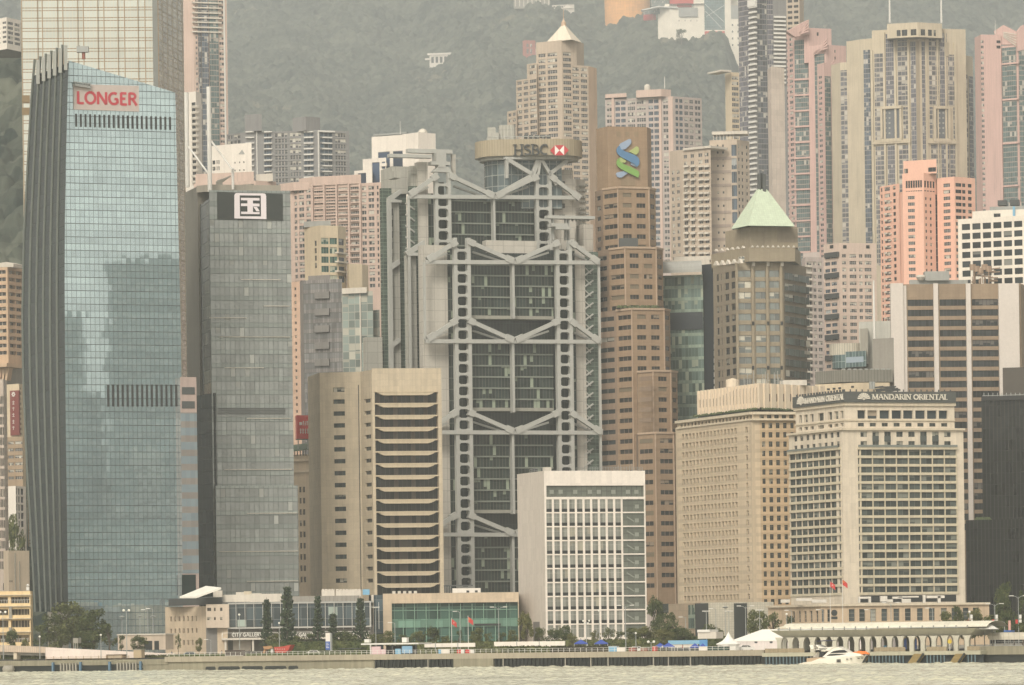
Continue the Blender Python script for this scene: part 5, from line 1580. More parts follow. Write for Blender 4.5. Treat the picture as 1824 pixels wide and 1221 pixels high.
def ladder(pl, uL0, uL1, uR0, uR1, vt, vb, pitch, v_first, name='mast'):
    """two columns and arched cross beams"""
    vr = vt + 60
    g = MB(HSTEEL)
    sL0, sL1, sR0, sR1 = (pl.s(u, vr) for u in (uL0, uL1, uR0, uR1))
    zt, zb = pl.z(uL0, vt), max(ZG, pl.z(uL0, vb))
    g.obox(pl, sL0, sL1, zb, zt, -1.4, .9); g.obox(pl, sR0, sR1, zb, zt, -1.4, .9)
    z = pl.z(uL0, v_first)
    dz = pl.z(uL0, v_first) - pl.z(uL0, v_first + pitch)
    hb = dz * .30
    wd = sR0 - sL1
    while z > zb + dz:
        q = [(sL1, z - hb * .9), (sL1 + wd * .18, z - hb * .35), (sR0 - wd * .18, z - hb * .35), (sR0, z - hb * .9), (sR0, z + hb * .75), (sR0 - wd * .2, z + hb * .35), (sL1 + wd * .2, z + hb * .35), (sL1, z + hb * .75)]
        g.prism(pl, q, -1.2, .7)
        z -= dz
    o = b.sub(name, g)
    g = MB(HGD); g.obox(pl, sL1, sR0, zb, zt - 3, -4.2, -4.0, HGD)
    b.sub('core_glazing', g)
def truss(pl, nodes, chord, wid=1.5, name='truss', o=1.6):
    g = MB(HSTEEL)
    for (u0, v0, u1, v1) in nodes:
        a, c = pl.hit(u0, v0), pl.hit(u1, v1)
        g.bar(pl, a, c, wid, -.2, o)
        # flared knuckles at both ends
        d = Vector((c[0] - a[0], c[1] - a[1])).normalized()
        g.bar(pl, a, (a[0] + d.x * 2.6, a[1] + d.y * 2.6), wid * 1.55, -.3, o + .15)
        g.bar(pl, c, (c[0] - d.x * 3.2, c[1] - d.y * 3.2), wid * 1.6, -.3, o + .15)
        g.bar(pl, (a[0] + d.x * 3, a[1] + d.y * 3 - 2.4), (c[0] - d.x * 4, c[1] - d.y * 4 - 1.2), .7, -3.4, -2.4)
    u0, v0, u1, v1 = chord
    a, c = pl.hit(u0, v0), pl.hit(u1, v1)
    g.bar(pl, a, c, wid * .95, -.4, o - .25)
    b.sub(name, g)
def hangband(pl, u0, u1, v0, v1, n, o=-3.0, mat=None):
    """n office floors, each one glass band with its sill"""
    vr = (v0 + v1) / 2
    a, c = pl.s(u0, vr), pl.s(u1, vr)
    zt, zb = pl.z((u0 + u1) / 2, v0), pl.z((u0 + u1) / 2, v1)
    h_ = (zt - zb) / n
    for k in range(n):
        z0 = zb + h_ * k
        g = MB(mat or HG)
        sh = math.floor(z0 / 4.12) * 4.12 + 4.12 * 40 * 0
        off_ = -z0 + 4.12 * round(z0 / 4.12)
        g.face([pl.pt(a, z0, o), pl.pt(c, z0, o), pl.pt(c, z0 + h_, o), pl.pt(a, z0 + h_, o)], None, [(a, z0 + off_ + .0), (c, z0 + off_), (c, z0 + off_ + 4.11), (a, z0 + off_ + 4.11)])
        b.sub('window_band', g)
    g = MB(wall('floor_edge', (0.20, 0.22, 0.19)) if 'floor_edge' not in bpy.data.materials else bpy.data.materials['floor_edge'])
    for k in range(n + 1):
        g.obox(pl, a, c, zb + h_ * k - .28, zb + h_ * k + .22, o - .3, o + .55)
    b.sub('floor_edges', g)
# --- front slab
PV = 20.05
ladder(H0, 807.5, 813.6, 831.2, 837.4, 424, 1075, PV, 446.2)
ladder(H0, 989.3, 995.3, 1012, 1018, 428, 1075, PV, 449.5)
# floors between trusses, left and right of the central hanger
for u0, u1 in ((837, 914), (914, 990)):
    hangband(H0, u0, u1, 471, 567, 5)
    hangband(H0, u0, u1, 611, 731, 6)
    hangband(H0, u0, u1, 773, 913, 7)
    hangband(H0, u0, u1, 955, 1056, 5)
for v0, v1 in ((567, 613), (731, 775), (913, 956)):
    g = MB(HGD); a, c = H0.s(837, v0), H0.s(990, v0); z1, z0 = H0.z(914, v0), H0.z(914, v1)
    g.obox(H0, a, c, z0, z1, -9, -7.5); b.sub('recess_glazing', g)
    g = MB(wall('soffit', (0.30, 0.29, 0.25)) if 'soffit' not in bpy.data.materials else bpy.data.materials['soffit']); g.obox(H0, a, c, z1 - .2, z1 + 1.0, -8, -2.2); b.sub('soffit', g)
g = MB(HGD); a, c = H0.s(837, 430), H0.s(990, 430); g.obox(H0, a, c, H0.z(914, 471), H0.z(914, 448), -9, -7.5); b.sub('recess_glazing', g)
for (ap, nd, lo, ro) in ((431, 466, 757, 1067), (571, 607, 757, 1069), (734, 769, 757, 1072), (917, 951, 757, 1075)):
    truss(H0, [(812, ap, lo + 3, nd - 2), (833, ap, 913, nd), (994, ap + 1, 917, nd), (1015, ap + 1, ro - 3, nd + 2)], (lo, nd + 1.5, ro, nd + 2.5))
g = MB(HSTEEL)
for v0, v1 in ((470, 568), (610, 735), (772, 916), (954, 1056)):
    q = H0; g.obox(q, q.s(914, (v0 + v1) / 2) - .45, q.s(914, (v0 + v1) / 2) + .45, q.z(914, v1), q.z(914, v0), -2.3, .6)
b.sub('hanger', g)
def sh(pl, u0, v0, u1, v1, o0, o1, mat, name):
    g = MB(mat); vr = 600
    a, c = pl.s(u0, vr, o1), pl.s(u1, vr, o1)
    g.obox(pl, a, c, max(ZG, pl.z(u0, v1, o1)) if v1 < 1055 else ZG, pl.z((u0 + u1) / 2, v0, o1), o0, o1, mat)
    return b.sub(name, g)
sh(H0, 753.5, 437, 798.5, 1056, -9, -4.4, HPANEL, 'service_shaft')
sh(H0, 799, 447, 808, 1056, -9, -4.8, HG, 'side_glazing')
sh(H0, 1019, 447, 1026, 1056, -9, -4.8, HG, 'side_glazing')
sh(H0, 1026, 438, 1043.5, 1056, -14, -4.4, HPANEL, 'service_shaft')
sh(H0, 1044, 449, 1067, 1056, -18, -5.0, HGR, 'stair_glazing')
g = MB(HSTEEL)
for ro, v0, v1 in ((1067, 470, 606), (1068.5, 610, 768), (1071, 774, 1056)):
    a = H0.s(ro, (v0 + v1) / 2); g.obox(H0, a - .4, a + .4, max(ZG, H0.z(ro, v1)), H0.z(ro, v0), -.4, .6)
a = H0.s(757.5, 640); g.obox(H0, a - .4, a + .4, H0.z(757, 605), H0.z(757, 468), -.4, .6)
b.sub('outer_hanger', g)
g = MB(HSTEEL)
for k in range(30):
    v = 480 + 20.05 * k
    if v > 830: break
    g.bar(H0, H0.hit(1048, v + 10), H0.hit(1064, v - 2), .5, -4.9, -4.2); g.bar(H0, H0.hit(1048, v - 6), H0.hit(1060, v + 6), .3, -4.9, -4.3)
b.sub('stair_flight', g)
# --- middle slab
def Q(u, v): return u, v
ladder(H1, 774.2, 779.4, 797.2, 802.4, 308, 470, 20.05, 329.5)
ladder(H1, 954, 958.8, 976.8, 982, 311, 470, 20.05, 331.8)
for u0, u1 in ((802, 880), (880, 955)):
    hangband(H1, u0, u1, 357, 457, 5)
truss(H1, [(778, 313, 728, 348), (799, 313, 878, 350), (957, 315, 882, 350), (979, 315, 1031, 354)], (727, 351, 1031, 353))
g = MB(HSTEEL); a = H1.s(880, 400); g.obox(H1, a - .4, a + .4, H1.z(880, 440), H1.z(880, 353), -2.4, .6)
a = H1.s(728, 400); g.obox(H1, a - .4, a + .4, ZG, H1.z(728, 350), -.4, .6); b.sub('hanger', g)
sh(H1, 748, 289, 765.5, 600, -8, -4.0, HPANEL, 'service_shaft')
sh(H1, 735, 296, 749, 345, -10, -6.0, HPANEL2, 'service_shaft')
sh(H1, 766, 345, 775, 470, -9, -4.6, HG, 'side_glazing')
sh(H1, 733, 332, 748, 1056, -7, -5.0, HGR, 'stair_glazing')
g = MB(HSTEEL)
for k in range(17):
    v = 360 + 20.05 * k
    g.bar(H1, H1.hit(729, v), H1.hit(745, v + 12), .5, -4.9, -4.1)
b.sub('stair_flight', g)
g = MB(HSTEEL); g.ppoly(H1, [(722, 449), (756, 428), (757, 437), (737, 450), (757, 451), (757, 456), (727, 456)], -1.5, .8); b.sub('truss', g)
sh(H1, 726, 455, 743, 1056, -5, -2.0, HPANEL2, 'service_shaft')
# white roof wing above the front truss
sh(H0, 868, 429, 958, 462, -14, -9.6, HPANEL, 'roof_block')
sh(H0, 1002, 398, 1026, 470, -30, -20, HPANEL, 'service_shaft')
sh(H0, 1042, 400, 1059, 462, -32, -22, HPANEL, 'service_shaft')
# right shafts of the middle slab with small windows
for u0, v0, u1, o in ((984, 303, 1023, -5), (990, 319, 1029, -3), (1023, 320, 1046, -8)):
    sh(H1, u0, v0, u1, 470, o - 8, o, HPANEL, 'service_shaft')
for k in range(4):
    g = MB(DKSTEEL)
    for du in (0, 5.6): g.pbox(H1, 996 + du, 323 + 20 * k, 1000.5 + du, 331 + 20 * k, -3, -2.85)
    b.sub('window', g)
for k in range(4):
    g = MB(HPANEL2)
    for du in range(4): 
        for dv in (0, 8): g.pbox(H1, 1033 + 3.4 * du, 330 + 20 * k + dv, 1035.4 + 3.4 * du, 333 + 20 * k + dv, -8, -7)
    b.sub('ventilator', g)
# back slab on the left
g = MB(HSTEEL)
a = HB.s(694.5, 500); g.obox(HB, a - .8, a + .8, ZG, HB.z(694, 355), -.6, .8)
g.ppoly(HB, [(691, 352), (713, 338), (716, 344), (702, 355), (716, 357), (716, 361), (694, 361)], -1.2, .9)
g.ppoly(HB, [(692, 473), (712, 462), (713, 470), (700, 480)], -1.2, .9); g.ppoly(HB, [(693, 614), (712, 602), (713, 610), (700, 620)], -1.2, .9)
b.sub('mast', g)
sh(HB, 700, 362, 714, 1056, -4, -1.0, HPANEL2, 'service_shaft')
sh(HB, 682, 336, 727, 1056, -5, -3.0, HGR, 'stair_glazing')
sh(HB, 702, 297, 731, 345, -16, -2.0, HPANEL2, 'service_shaft')
sh(HB, 652, 601, 681, 1056, -5, -1.0, HPANEL2, 'service_shaft')
g = MB(DKSTEEL)
for k in range(16): g.pbox(HB, 696.5, 372 + 20 * k, 699.5, 384 + 20 * k, -1.0, -.6)
b.sub('window', g)
# roof cranes on the left
g = MB(HSTEEL)
for u0, v0, u1, v1, o in ((727, 266, 806, 273, -2), (694, 275, 770, 281, 1)):
    g.pbox(H1, u0, v0, u1, v1, o - 3, o)
g.pbox(H1, 777, 272, 795, 288, -5, 0); g.pbox(H1, 768, 288, 802, 294, -4, 0); g.pbox(H1, 781, 294, 794, 300, -4, 0); g.pbox(H1, 806, 275, 812, 312, -5, -3, HPANEL)
g.tube([H1.px(806, 283, -2), H1.px(822, 282, -2)], .15, 5)
g.ppoly(H1, [(770, 306), (780, 298), (800, 298), (806, 308)], -3, 0)
b.sub('roof_crane', g)
g = MB(HPANEL2); g.pbox(H1, 702, 305, 714, 317, -9, -1.4); g.pbox(H1, 733, 300, 746, 310, -9, -5.4); b.sub('cooling_unit', g)
g = MB(HSTEEL)
g.pbox(H0, 976, 384.5, 1060, 390, -10, -6); g.pbox(H0, 983, 398, 1012, 404, -8, -3); g.pbox(H0, 990, 404, 1018, 409, -6, -3)
for u in (985, 1008, 1013): g.pbox(H0, u, 390, u + 2, 428, -9, -7)
for k in range(6): g.pbox(H0, 1014 + 7 * k, 390, 1015 + 7 * k, 394, -9, -7)
b.sub('roof_gantry', g)
# top drum and sign ring
DY = HY + 34
dc = P(942, 300, DY)
mpx = DY / F
zt_, zb_ = P(942, 254, DY).z, P(942, 283, DY).z
GDR = grid('drum_glass', (0.10, 0.13, 0.14), (0.30, 0.32, 0.30), 2.6, 4.1, .25, .3, .3, .02, .1, .1, 1.6)
g = MB(GDR); zd0 = P(942, 375, DY).z
g.lathe((P(906, 300, DY).x, DY + 2, 0), [(9.2, zd0), (9.2, zb_ + .4)], 40); b.sub('drum_glazing', g)
g = MB(GDR); g.vprism([(P(905, 300, DY).x, DY - 7), (P(1000, 300, DY).x, DY - 4), (P(1000, 300, DY).x, DY + 12), (P(905, 300, DY).x, DY + 12)], zd0, zb_, GDR, ROOF); b.sub('drum_glazing', g)
def stadium(r, x0, x1, y):
    q = []
    for k in range(17): a = R(90 + 180 * k / 16); q.append((x0 + r * math.cos(a), y + r * math.sin(a)))
    for k in range(17): a = R(-90 + 180 * k / 16); q.append((x1 + r * math.cos(a), y + r * math.sin(a)))
    return q
x0, x1 = P(846, 270, DY).x, P(1037, 270, DY).x
rr_ = 11.0
RING = wall('gold_grey_ribbed_ring', (0.38, 0.32, 0.225), .5, .05, joint=(1.1, 40, .16), jd=.7, streak=.05)
g = MB(RING); g.vprism(stadium(rr_, x0 + rr_, x1 - rr_, DY), zb_, zt_, RING, HPANEL2); ro_ = b.sub('sign_ring', g)
g = MB(HPANEL2); g.vprism(stadium(rr_ - 1.6, x0 + rr_, x1 - rr_, DY), zb_ - 1.2, zb_, HPANEL2, HPANEL2); b.sub('ring_soffit', g)
# flat sign panel, tangent to the front of the ring
SP = Plane((x0 + rr_, DY - rr_), (x1 - rr_, DY - rr_))
g = MB(DKSTEEL)
letters(g, SP, 'HSBC', SP.s(914.5, 270), SP.s(978, 270), SP.z(945, 276.6), SP.z(945, 258), .66, .26, .05, .9, None, True)
b.sub('lettering', g, ro_)
g = MB(HPANEL); a = SP.s(980, 270); c = SP.s(1013, 270); zl, zh = SP.z(996, 277.5), SP.z(996, 259.5)
q_ = (c - a) / 4
g.prism(SP, [(a + q_, zl), (c - q_, zl), (c - q_, zh), (a + q_, zh)], .05, .7, flat('emblem_white', (0.80, 0.76, 0.72)))
ER = flat('emblem_red', (0.50, 0.04, 0.05))
zm = (zl + zh) / 2; mm = (a + c) / 2
for t in ([(a, zm), (a + q_, zl), (a + q_, zh)], [(c, zm), (c - q_, zh), (c - q_, zl)]): g.prism(SP, t, .05, .72, ER)
for t in ([(a + q_, zh), (mm, zm), (c - q_, zh)], [(a + q_, zl), (c - q_, zl), (mm, zm)]):
    if t[0][1] > t[1][1]: t = [t[1], t[2], t[0]]
    g.prism(SP, t, .7, .74, ER)
b.sub('emblem', g, ro_)
g = MB(HPANEL2)
g.box(P(868, 240, DY).x, P(883, 240, DY).x, DY - 3, DY + 4, zt_, P(870, 229, DY).z); g.box(P(890, 240, DY).x, P(918, 240, DY).x, DY - 2, DY + 5, zt_, P(900, 232, DY).z)
g.box(P(876, 240, DY).x, P(889, 240, DY).x, DY - 6, DY - 2, zt_, P(880, 240, DY).z)
for k in range(4): g.lathe((P(894 + 6 * k, 240, DY).x, DY - 4, zt_), [(1.2, 0), (1.2, 6), (0, 6.2)], 8)
b.sub('roof_plant', g)
g = MB(DKSTEEL)
for u in (936, 945, 955, 967, 976): g.box(P(u, 250, DY).x - .6, P(u, 250, DY).x + 1.0, DY - 7, DY - 6, zt_ + .6, zt_ + 2.0)
b.sub('floodlight', g)
g = MB(HSTEEL)
for k in range(12): x = P(868 + 9 * k, 252, DY).x; g.tube([(x, DY - 8, zt_), (x, DY - 8, zt_ + 1.3)], .12, 4)
g.tube([(P(868, 252, DY).x, DY - 8, zt_ + 1.3), (P(980, 252, DY).x, DY - 8, zt_ + 1.3)], .15, 4)
b.sub('roof_railing', g)
# top truss above the middle slab
g = MB(HSTEEL)
for (u0, v0, u1, v1, wd) in ((902, 284, 948, 312, 1.5), (957, 286, 948, 314, 1.5), (961, 286, 957, 312, 1.0), (964, 286, 990, 330, 1.2), (1010, 286, 976, 312, 1.4), (902, 284, 902, 318, .9), (880, 350, 948, 313, 1.6)):
    g.bar(H1, H1.hit(u0, v0), H1.hit(u1, v1), wd, -.6, 1.2)
g.pbox(H1, 900, 281, 1025, 285, -3, 1.0)
b.sub('crown_truss', g)
sh(H1, 1000, 303, 1024, 345, -20, -12, HPANEL, 'service_shaft')
# solid core behind the glass
g = MB(HGD)
for (pl, u0, u1, v0, o) in ((H0, 800, 1043, 440, -10), (H1, 766, 985, 350, -12)):
    a, c = pl.s(u0, 600), pl.s(u1, 600); g.obox(pl, a, c, ZG, pl.z(900, v0), o - 8, o)
b.sub('core', g)
b.finish()

# ================================================================ stepped brown tower with the intertwined emblem
SCG = wall('red_brown_granite', (0.31, 0.215, 0.14), joint=(2.2, 1.3, .06), jd=.82, var=.14, streak=.18)
SCD = wall('shaded_granite', (0.25, 0.18, 0.13), var=.08)  # darkened granite copy, so the left faces carry shade in their colour
b = Bldg('office_tower', 'stepped red-brown granite tower bearing a large blue and green intertwined emblem', 'tower', 1130, 700, 1620, SCG)
W_SC = win('granite_window', (0.035, 0.032, 0.03), (0.25, 0.20, 0.15), .18, 3, 1, (0.16, 0.12, 0.09), .05, alt=((0.20, 0.165, 0.115), .1))
def tier(Y0, D, A0, B0, B1, C1, vt, vb, rows, cA, cB, cC, wA=True):
    M = b.mass([(D, Y0 + 16), (A0, Y0 + 7), (B0, Y0), (B1, Y0 + 4), (C1, Y0 + 10)], vt + 40, vt, 2, 26, f=(0, 1, 2, 3), vb=vb)
    M.fac(0, [(D + 3, A0 - 4)] if A0 - D > 11 else [], rows if A0 - D > 11 else [], w=W_DK, m=SCD, u=B0)
    M.fac(1, cA, rows, w=W_SC, u=B0); M.fac(2, cB, rows, w=W_SC, u=B0); M.fac(3, cC, rows, w=W_SC, u=B0)
    g = MB(wall('pale_coping', (0.45, 0.33, 0.24)) if 'pale_coping' not in bpy.data.materials else bpy.data.materials['pale_coping'])
    for i in (1, 2, 3): g.obox(M.pl[i], 0, M.pl[i].L, M.zt - .5, M.zt + .25, -.4, .35)
    for i in (1, 2): g.obox(M.pl[i], M.pl[i].L - .22, M.pl[i].L + .22, M.z0, M.zt, -.1, .2)
    b.sub('coping', g)
    return M
rw = lambda v0, n: [(v0 + 18.45 * k, v0 + 18.45 * k + 7.8) for k in range(n)]
Mt = b.mass([(1062, 1632), (1082, 1624), (1153, 1628), (1160, 1634)], 260, 225.5, 1, 26, f=(1,), vb=340)
Mt.fac(1, cg(1097, 1137, 3, .46), [(235.5, 243.5)], w=W_DK, va=None, vb=None) if False else Mt.fac(1)
g = MB(wall('dim_window_panels', (0.27, 0.20, 0.13)))
for q4 in ((1098, 235, 1105.5, 244), (1113.5, 235, 1121, 244), (1129.5, 235, 1137, 244), (1106, 319, 1131, 331)):
    g = MB(bpy.data.materials['dim_window_panels']); g.pbox(Mt.pl[1], *q4, -.2, .06); b.sub('blind_window', g)
tier(1618, 1060, 1074, 1101, 1156, 1168, 333.5, 460, rw(343.5, 7), [(1076, 1099.5)], [(1109.5, 1125), (1134, 1150)], [(1158.5, 1166.5)])
tier(1610, 1062, 1085, 1114, 1169, 1181, 440.5, 560, rw(451.5, 6), [(1088, 1111.5)], [(1122, 1138), (1147, 1162)], [(1171, 1180)])
tier(1602, 1064, 1098, 1126, 1183, 1194, 550, 1075, rw(560.5, 28), [(1101, 1124)], [(1135, 1151), (1160, 1175)], [(1185, 1193)])
tier(1594, 1130, 1136, 1164, 1195, 1207, 660, 775, rw(671, 6), [], [(1173, 1188)], [(1198, 1206)])
M4 = tier(1588, 1133, 1137, 1168, 1200, 1210, 770.5, 1077, rw(781, 15), [], [(1176, 1199)], [])
pl = b.mb() and None
Mq = Plane(M4.q[1], M4.q[2])
g = MB(SCD)
for r_ in rw(671, 5): g.pbox(Mq, 1139, r_[0], 1161, r_[1], 0, .1)
b.sub('blind_window', g)
for r_ in rw(781, 15):
    b.wins.append((Mq, Mq.s(1140, 800), Mq.s(1163, 800), Mq.z(1168, r_[1]), Mq.z(1168, r_[0]), -.06, W_SC, 'window'))
# the emblem: two crossing ribbons, as thick painted plates
pl = Mt.pl[1]
EB, ELB, EG, ELG = (flat('emblem_blue', (0.09, 0.21, 0.38)), flat('emblem_light_blue', (0.30, 0.38, 0.52)), flat('emblem_green', (0.20, 0.38, 0.09)), flat('emblem_light_green', (0.40, 0.46, 0.18)))
def ez(pts, o0, o1, m):
    g.ppoly(pl, [(1060 + x / 4.69, 210 + y / 4.69) for x, y in pts], o0, o1, m)
g = MB(EB)
ez([(203, 232), (214, 214), (285, 178), (300, 182), (304, 205), (296, 222), (255, 262), (220, 268), (203, 255)], .1, .7, ELB)
ez([(285, 282), (345, 240), (360, 244), (367, 262), (364, 290), (348, 308), (335, 308)], .1, .7, ELG)
ez([(175, 470), (185, 458), (262, 440), (275, 462), (225, 498), (205, 500), (186, 494)], .1, .7, ELB)
ez([(300, 365), (372, 370), (370, 392), (350, 414), (300, 392)], .1, .7, ELB)
ez([(205, 335), (222, 328), (262, 362), (250, 376), (205, 376)], .1, .7, ELG)
ez([(181, 262), (192, 242), (206, 234), (216, 262), (250, 280), (340, 316), (360, 332), (372, 358), (366, 388), (352, 408), (320, 382), (212, 324), (190, 302), (181, 282)], .7, 1.2, EB)
ez([(180, 372), (188, 350), (204, 336), (206, 362), (226, 380), (340, 432), (366, 450), (369, 476), (360, 502), (340, 490), (226, 434), (196, 412), (182, 392)], .7, 1.2, EG)
b.sub('emblem', g)
g = MB(DKSTEEL); p = P(1122, 436, 1612); g.box(p.x - 4, p.x + 3, 1612, 1616, p.z - 1, p.z + 2.4); b.sub('roof_plant', g)
gm = leafmat('planter_green', (0.05, 0.07, 0.03), (0.10, 0.12, 0.05), .6)
g = MB(gm)
for k in range(40):
    p = P(1100 + 70 * rnd(), 549, 1609); s_ = .5 + rnd() * .6
    g.lathe((p.x, 1606 + rnd(), p.z - .2), [(s_, 0), (s_ * .9, .5), (0, 1.1)], 5)
b.sub('planter', g)
b.finish(1060)

# ================================================================ teal glass block with dark frame
b = Bldg('office_tower', 'teal glass block in a dark frame with a double-height dark slot', 'tower', 1225, 600, 1640, GREYB)
G22 = grid('pale_teal_glass', (0.12, 0.175, 0.155), (0.20, 0.26, 0.22), 1.25, 4.45, .12, .2, .3, .02, .1, .15, 1.6, sp=(0, .28, (0.26, 0.33, 0.27), 0.1, .3), blind=((0.32, 0.36, 0.28), .18))
NAVY = flat('navy_cladding', (0.028, 0.036, 0.045), .35, .1, .12, .1)
M = b.mass([(1172, 1640), (1252, 1636)], 500, 492, 0, 22, f=(0,))
M.skin(0, G22)
g = MB(NAVY); g.pbox(M.pl[0], 1172, 557, 1252, 588, -.2, .4); b.sub('dark_slot', g)
M2 = b.mass([(1250, 1638), (1275, 1634)], 480, 472, 0, 22, m=NAVY)
g = MB(WHITEM)
for k in range(22): g.pbox(M2.pl[0], 1271.5, 476 + 12.5 * k, 1273.3, 484 + 12.5 * k, 0, .4)
b.sub('corner_lights', g)
g = MB(GREYW)
p, q = P(1178, 478, 1634), P(1250, 478, 1630)
z1 = p.z
for k in range(6):
    a0, a1 = k / 6 * 1.5, (k + 1) / 6 * 1.5
    g.face([(p.x, p.y - 1 + 5 * (1 - math.cos(a0)), z1 - 2 + 4.6 * math.sin(a0)), (q.x, q.y - 1 + 5 * (1 - math.cos(a0)), z1 - 2 + 4.6 * math.sin(a0)),
            (q.x, q.y - 1 + 5 * (1 - math.cos(a1)), z1 - 2 + 4.6 * math.sin(a1)), (p.x, p.y - 1 + 5 * (1 - math.cos(a1)), z1 - 2 + 4.6 * math.sin(a1))])
b.sub('curved_roof', g)
M3 = b.mass([(1178, 1646), (1264, 1642)], 470, 462, 1, 10, m=PALE, vb=474)
M4 = b.mass([(1200, 1647), (1266, 1644)], 460, 456, 1, 8, m=PALE, vb=463)
b.finish()

# ================================================================ tower with the green pyramid roof
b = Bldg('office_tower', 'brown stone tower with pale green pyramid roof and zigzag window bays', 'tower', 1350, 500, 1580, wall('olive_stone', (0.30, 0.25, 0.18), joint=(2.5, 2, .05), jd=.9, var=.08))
OS2 = wall('olive_stone_shade', (0.24, 0.20, 0.15), var=.08)  # same stone darkened to paint shade on the side faces
M = b.mass([(1270, 1600), (1312, 1580), (1395, 1582), (1436, 1602)], 480, 468, 1, 22, f=(0, 1, 2))
rr = [(482 + 19.3 * k, 494 + 19.3 * k) for k in range(11)]
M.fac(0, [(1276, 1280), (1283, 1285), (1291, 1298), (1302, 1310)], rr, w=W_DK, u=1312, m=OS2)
W_GP = win('reflecting_window', (0.12, 0.14, 0.13), (0.5, 0.47, 0.38), .35, 2, 1, (0.10, 0.10, 0.09), .05, rough=.05, ior=2.2)
M.fac(1, [(1314.5, 1338), (1345.5, 1364), (1370.5, 1388.5)], rr, w=W_GP, u=1312, vr=520)
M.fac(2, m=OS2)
for k in range(11):
    v = 486 + 19.3 * k
    pl = M.pl[2]
    for j in range(4):
        g = MB(win('zigzag_glass', (0.075, 0.10, 0.095), pb=.15, nx=2, frame=(0.1, 0.1, 0.1), ior=1.9) if 'zigzag_glass' not in bpy.data.materials else bpy.data.materials['zigzag_glass'])
        a0, a1 = pl.L * (.04 + .24 * j), pl.L * (.04 + .24 * (j + 1))
        z1, z0 = M.z(v), M.z(v + 12)
        g.face([pl.pt(a0, z0, .15), pl.pt(a1, z0, 1.1), pl.pt(a1, z1, 1.1), pl.pt(a0, z1, .15)], None, [(0.01, 0.01), (.99, 0.01), (.99, .99), (.01, .99)])
        g.face([pl.pt(a1, z0, 1.1), pl.pt(a1, z0, .1), pl.pt(a1, z1, .1), pl.pt(a1, z1, 1.1)], None, [(0.01, 0.01), (.99, 0.01), (.99, .99), (.01, .99)])
        b.sub('zigzag_window', g)
g = MB(b.m)
for u in (1311.5, 1339.5, 1365.5, 1390): g.pbox(M.pl[1], u, 468, u + 4.4, 700, -.3, .9)
b.sub('pier', g)
g = MB(DARK)
for v in (573, 652):
    for u in (1339, 1366, 1390): g.pbox(M.pl[1], u + .4, v, u + 4.6, v + 7, .85, .95)
b.sub('tile_square', g)
M2 = b.mass([(1267, 1604), (1334, 1577), (1416, 1580), (1426, 1600)], 445, 441, 1, 20, f=(), vb=466)
M3 = b.mass([(1292, 1600), (1336, 1582), (1421, 1586)], 410, 404, 1, 18, f=(), vb=441)
g = MB(DKSTEEL); g.pbox(M3.pl[1], 1385, 408, 1421, 432, -.2, .1, OS2); b.sub('plant_screen', g)
g = MB(PALE)
for k in range(9): 
    u = 1338 + 9.2 * k; g.ppoly(M2.pl[1], [(u, 441), (u + 2.6, 437), (u + 5.2, 441)], -.5, .3)
for k in range(6):
    u = 1272 + 9.5 * k; g.ppoly(M2.pl[0], [(u, 448 - k * 1.1), (u + 2.5, 444 - k * 1.1), (u + 5, 448 - k * 1.1)], -.5, .3)
for k in range(5):
    u = 1270 + 10.5 * k; g.ppoly(M.pl[0], [(u, 473 - k), (u + 4, 465 - k), (u + 8, 473 - k)], -.5, .5)
b.sub('merlon', g)
g = MB(GREYW); g.pbox(M.pl[1], 1318, 457, 1350, 466, -4, .1, W_GP); g.pbox(M.pl[1], 1354, 457, 1390, 466, -4, .1, W_GP); b.sub('clerestory', g)
g = MB(WHITEM)
for u in (1340, 1366, 1391): g.pbox(M.pl[1], u, 466, u + 5, 474, -.3, 1.3, PALE)
b.sub('pier_cap', g)
GRN = wall('pale_green_copper', (0.54, 0.62, 0.48), joint=(.9, 1.0, .1), jd=.88, var=.06, streak=.05)
z0 = M3.zt - .2
Yb = 1581
bs = [(P(1302, 404, Yb + 8).x, Yb + 8), (P(1333, 404, Yb - 5).x, Yb - 5), (P(1416, 404, Yb).x, Yb), (P(1385, 404, Yb + 20).x, Yb + 20)]
z1 = P(1356, 338, Yb + 8).z
tp = [(P(u, 340, Yb + y).x, Yb + y) for u, y in ((1348, 8), (1351, 6), (1366, 7), (1362, 10))]
g = MB(GRN)
for i in range(4):
    j = (i + 1) % 4
    L = math.hypot(bs[j][0] - bs[i][0], bs[j][1] - bs[i][1])
    g.face([(*bs[i], z0), (*bs[j], z0), (*tp[j], z1), (*tp[i], z1)], None, [(0, 0), (L, 0), (L * .6, 18), (L * .4, 18)])
g.face([(*p, z1) for p in tp])
b.sub('pyramid_roof', g)
g = MB(DKSTEEL); p = P(1357, 336, Yb + 8)
for u in (1352, 1361): q = P(u, 340, Yb + 8); g.box(q.x - .6, q.x + .6, Yb + 6, Yb + 9, z1 - 1, z1 + 5.4)
g.tube([(p.x, Yb + 8, z1), (p.x, Yb + 8, z1 + 6)], .5, 5)
b.sub('finial', g)
b.finish(690)
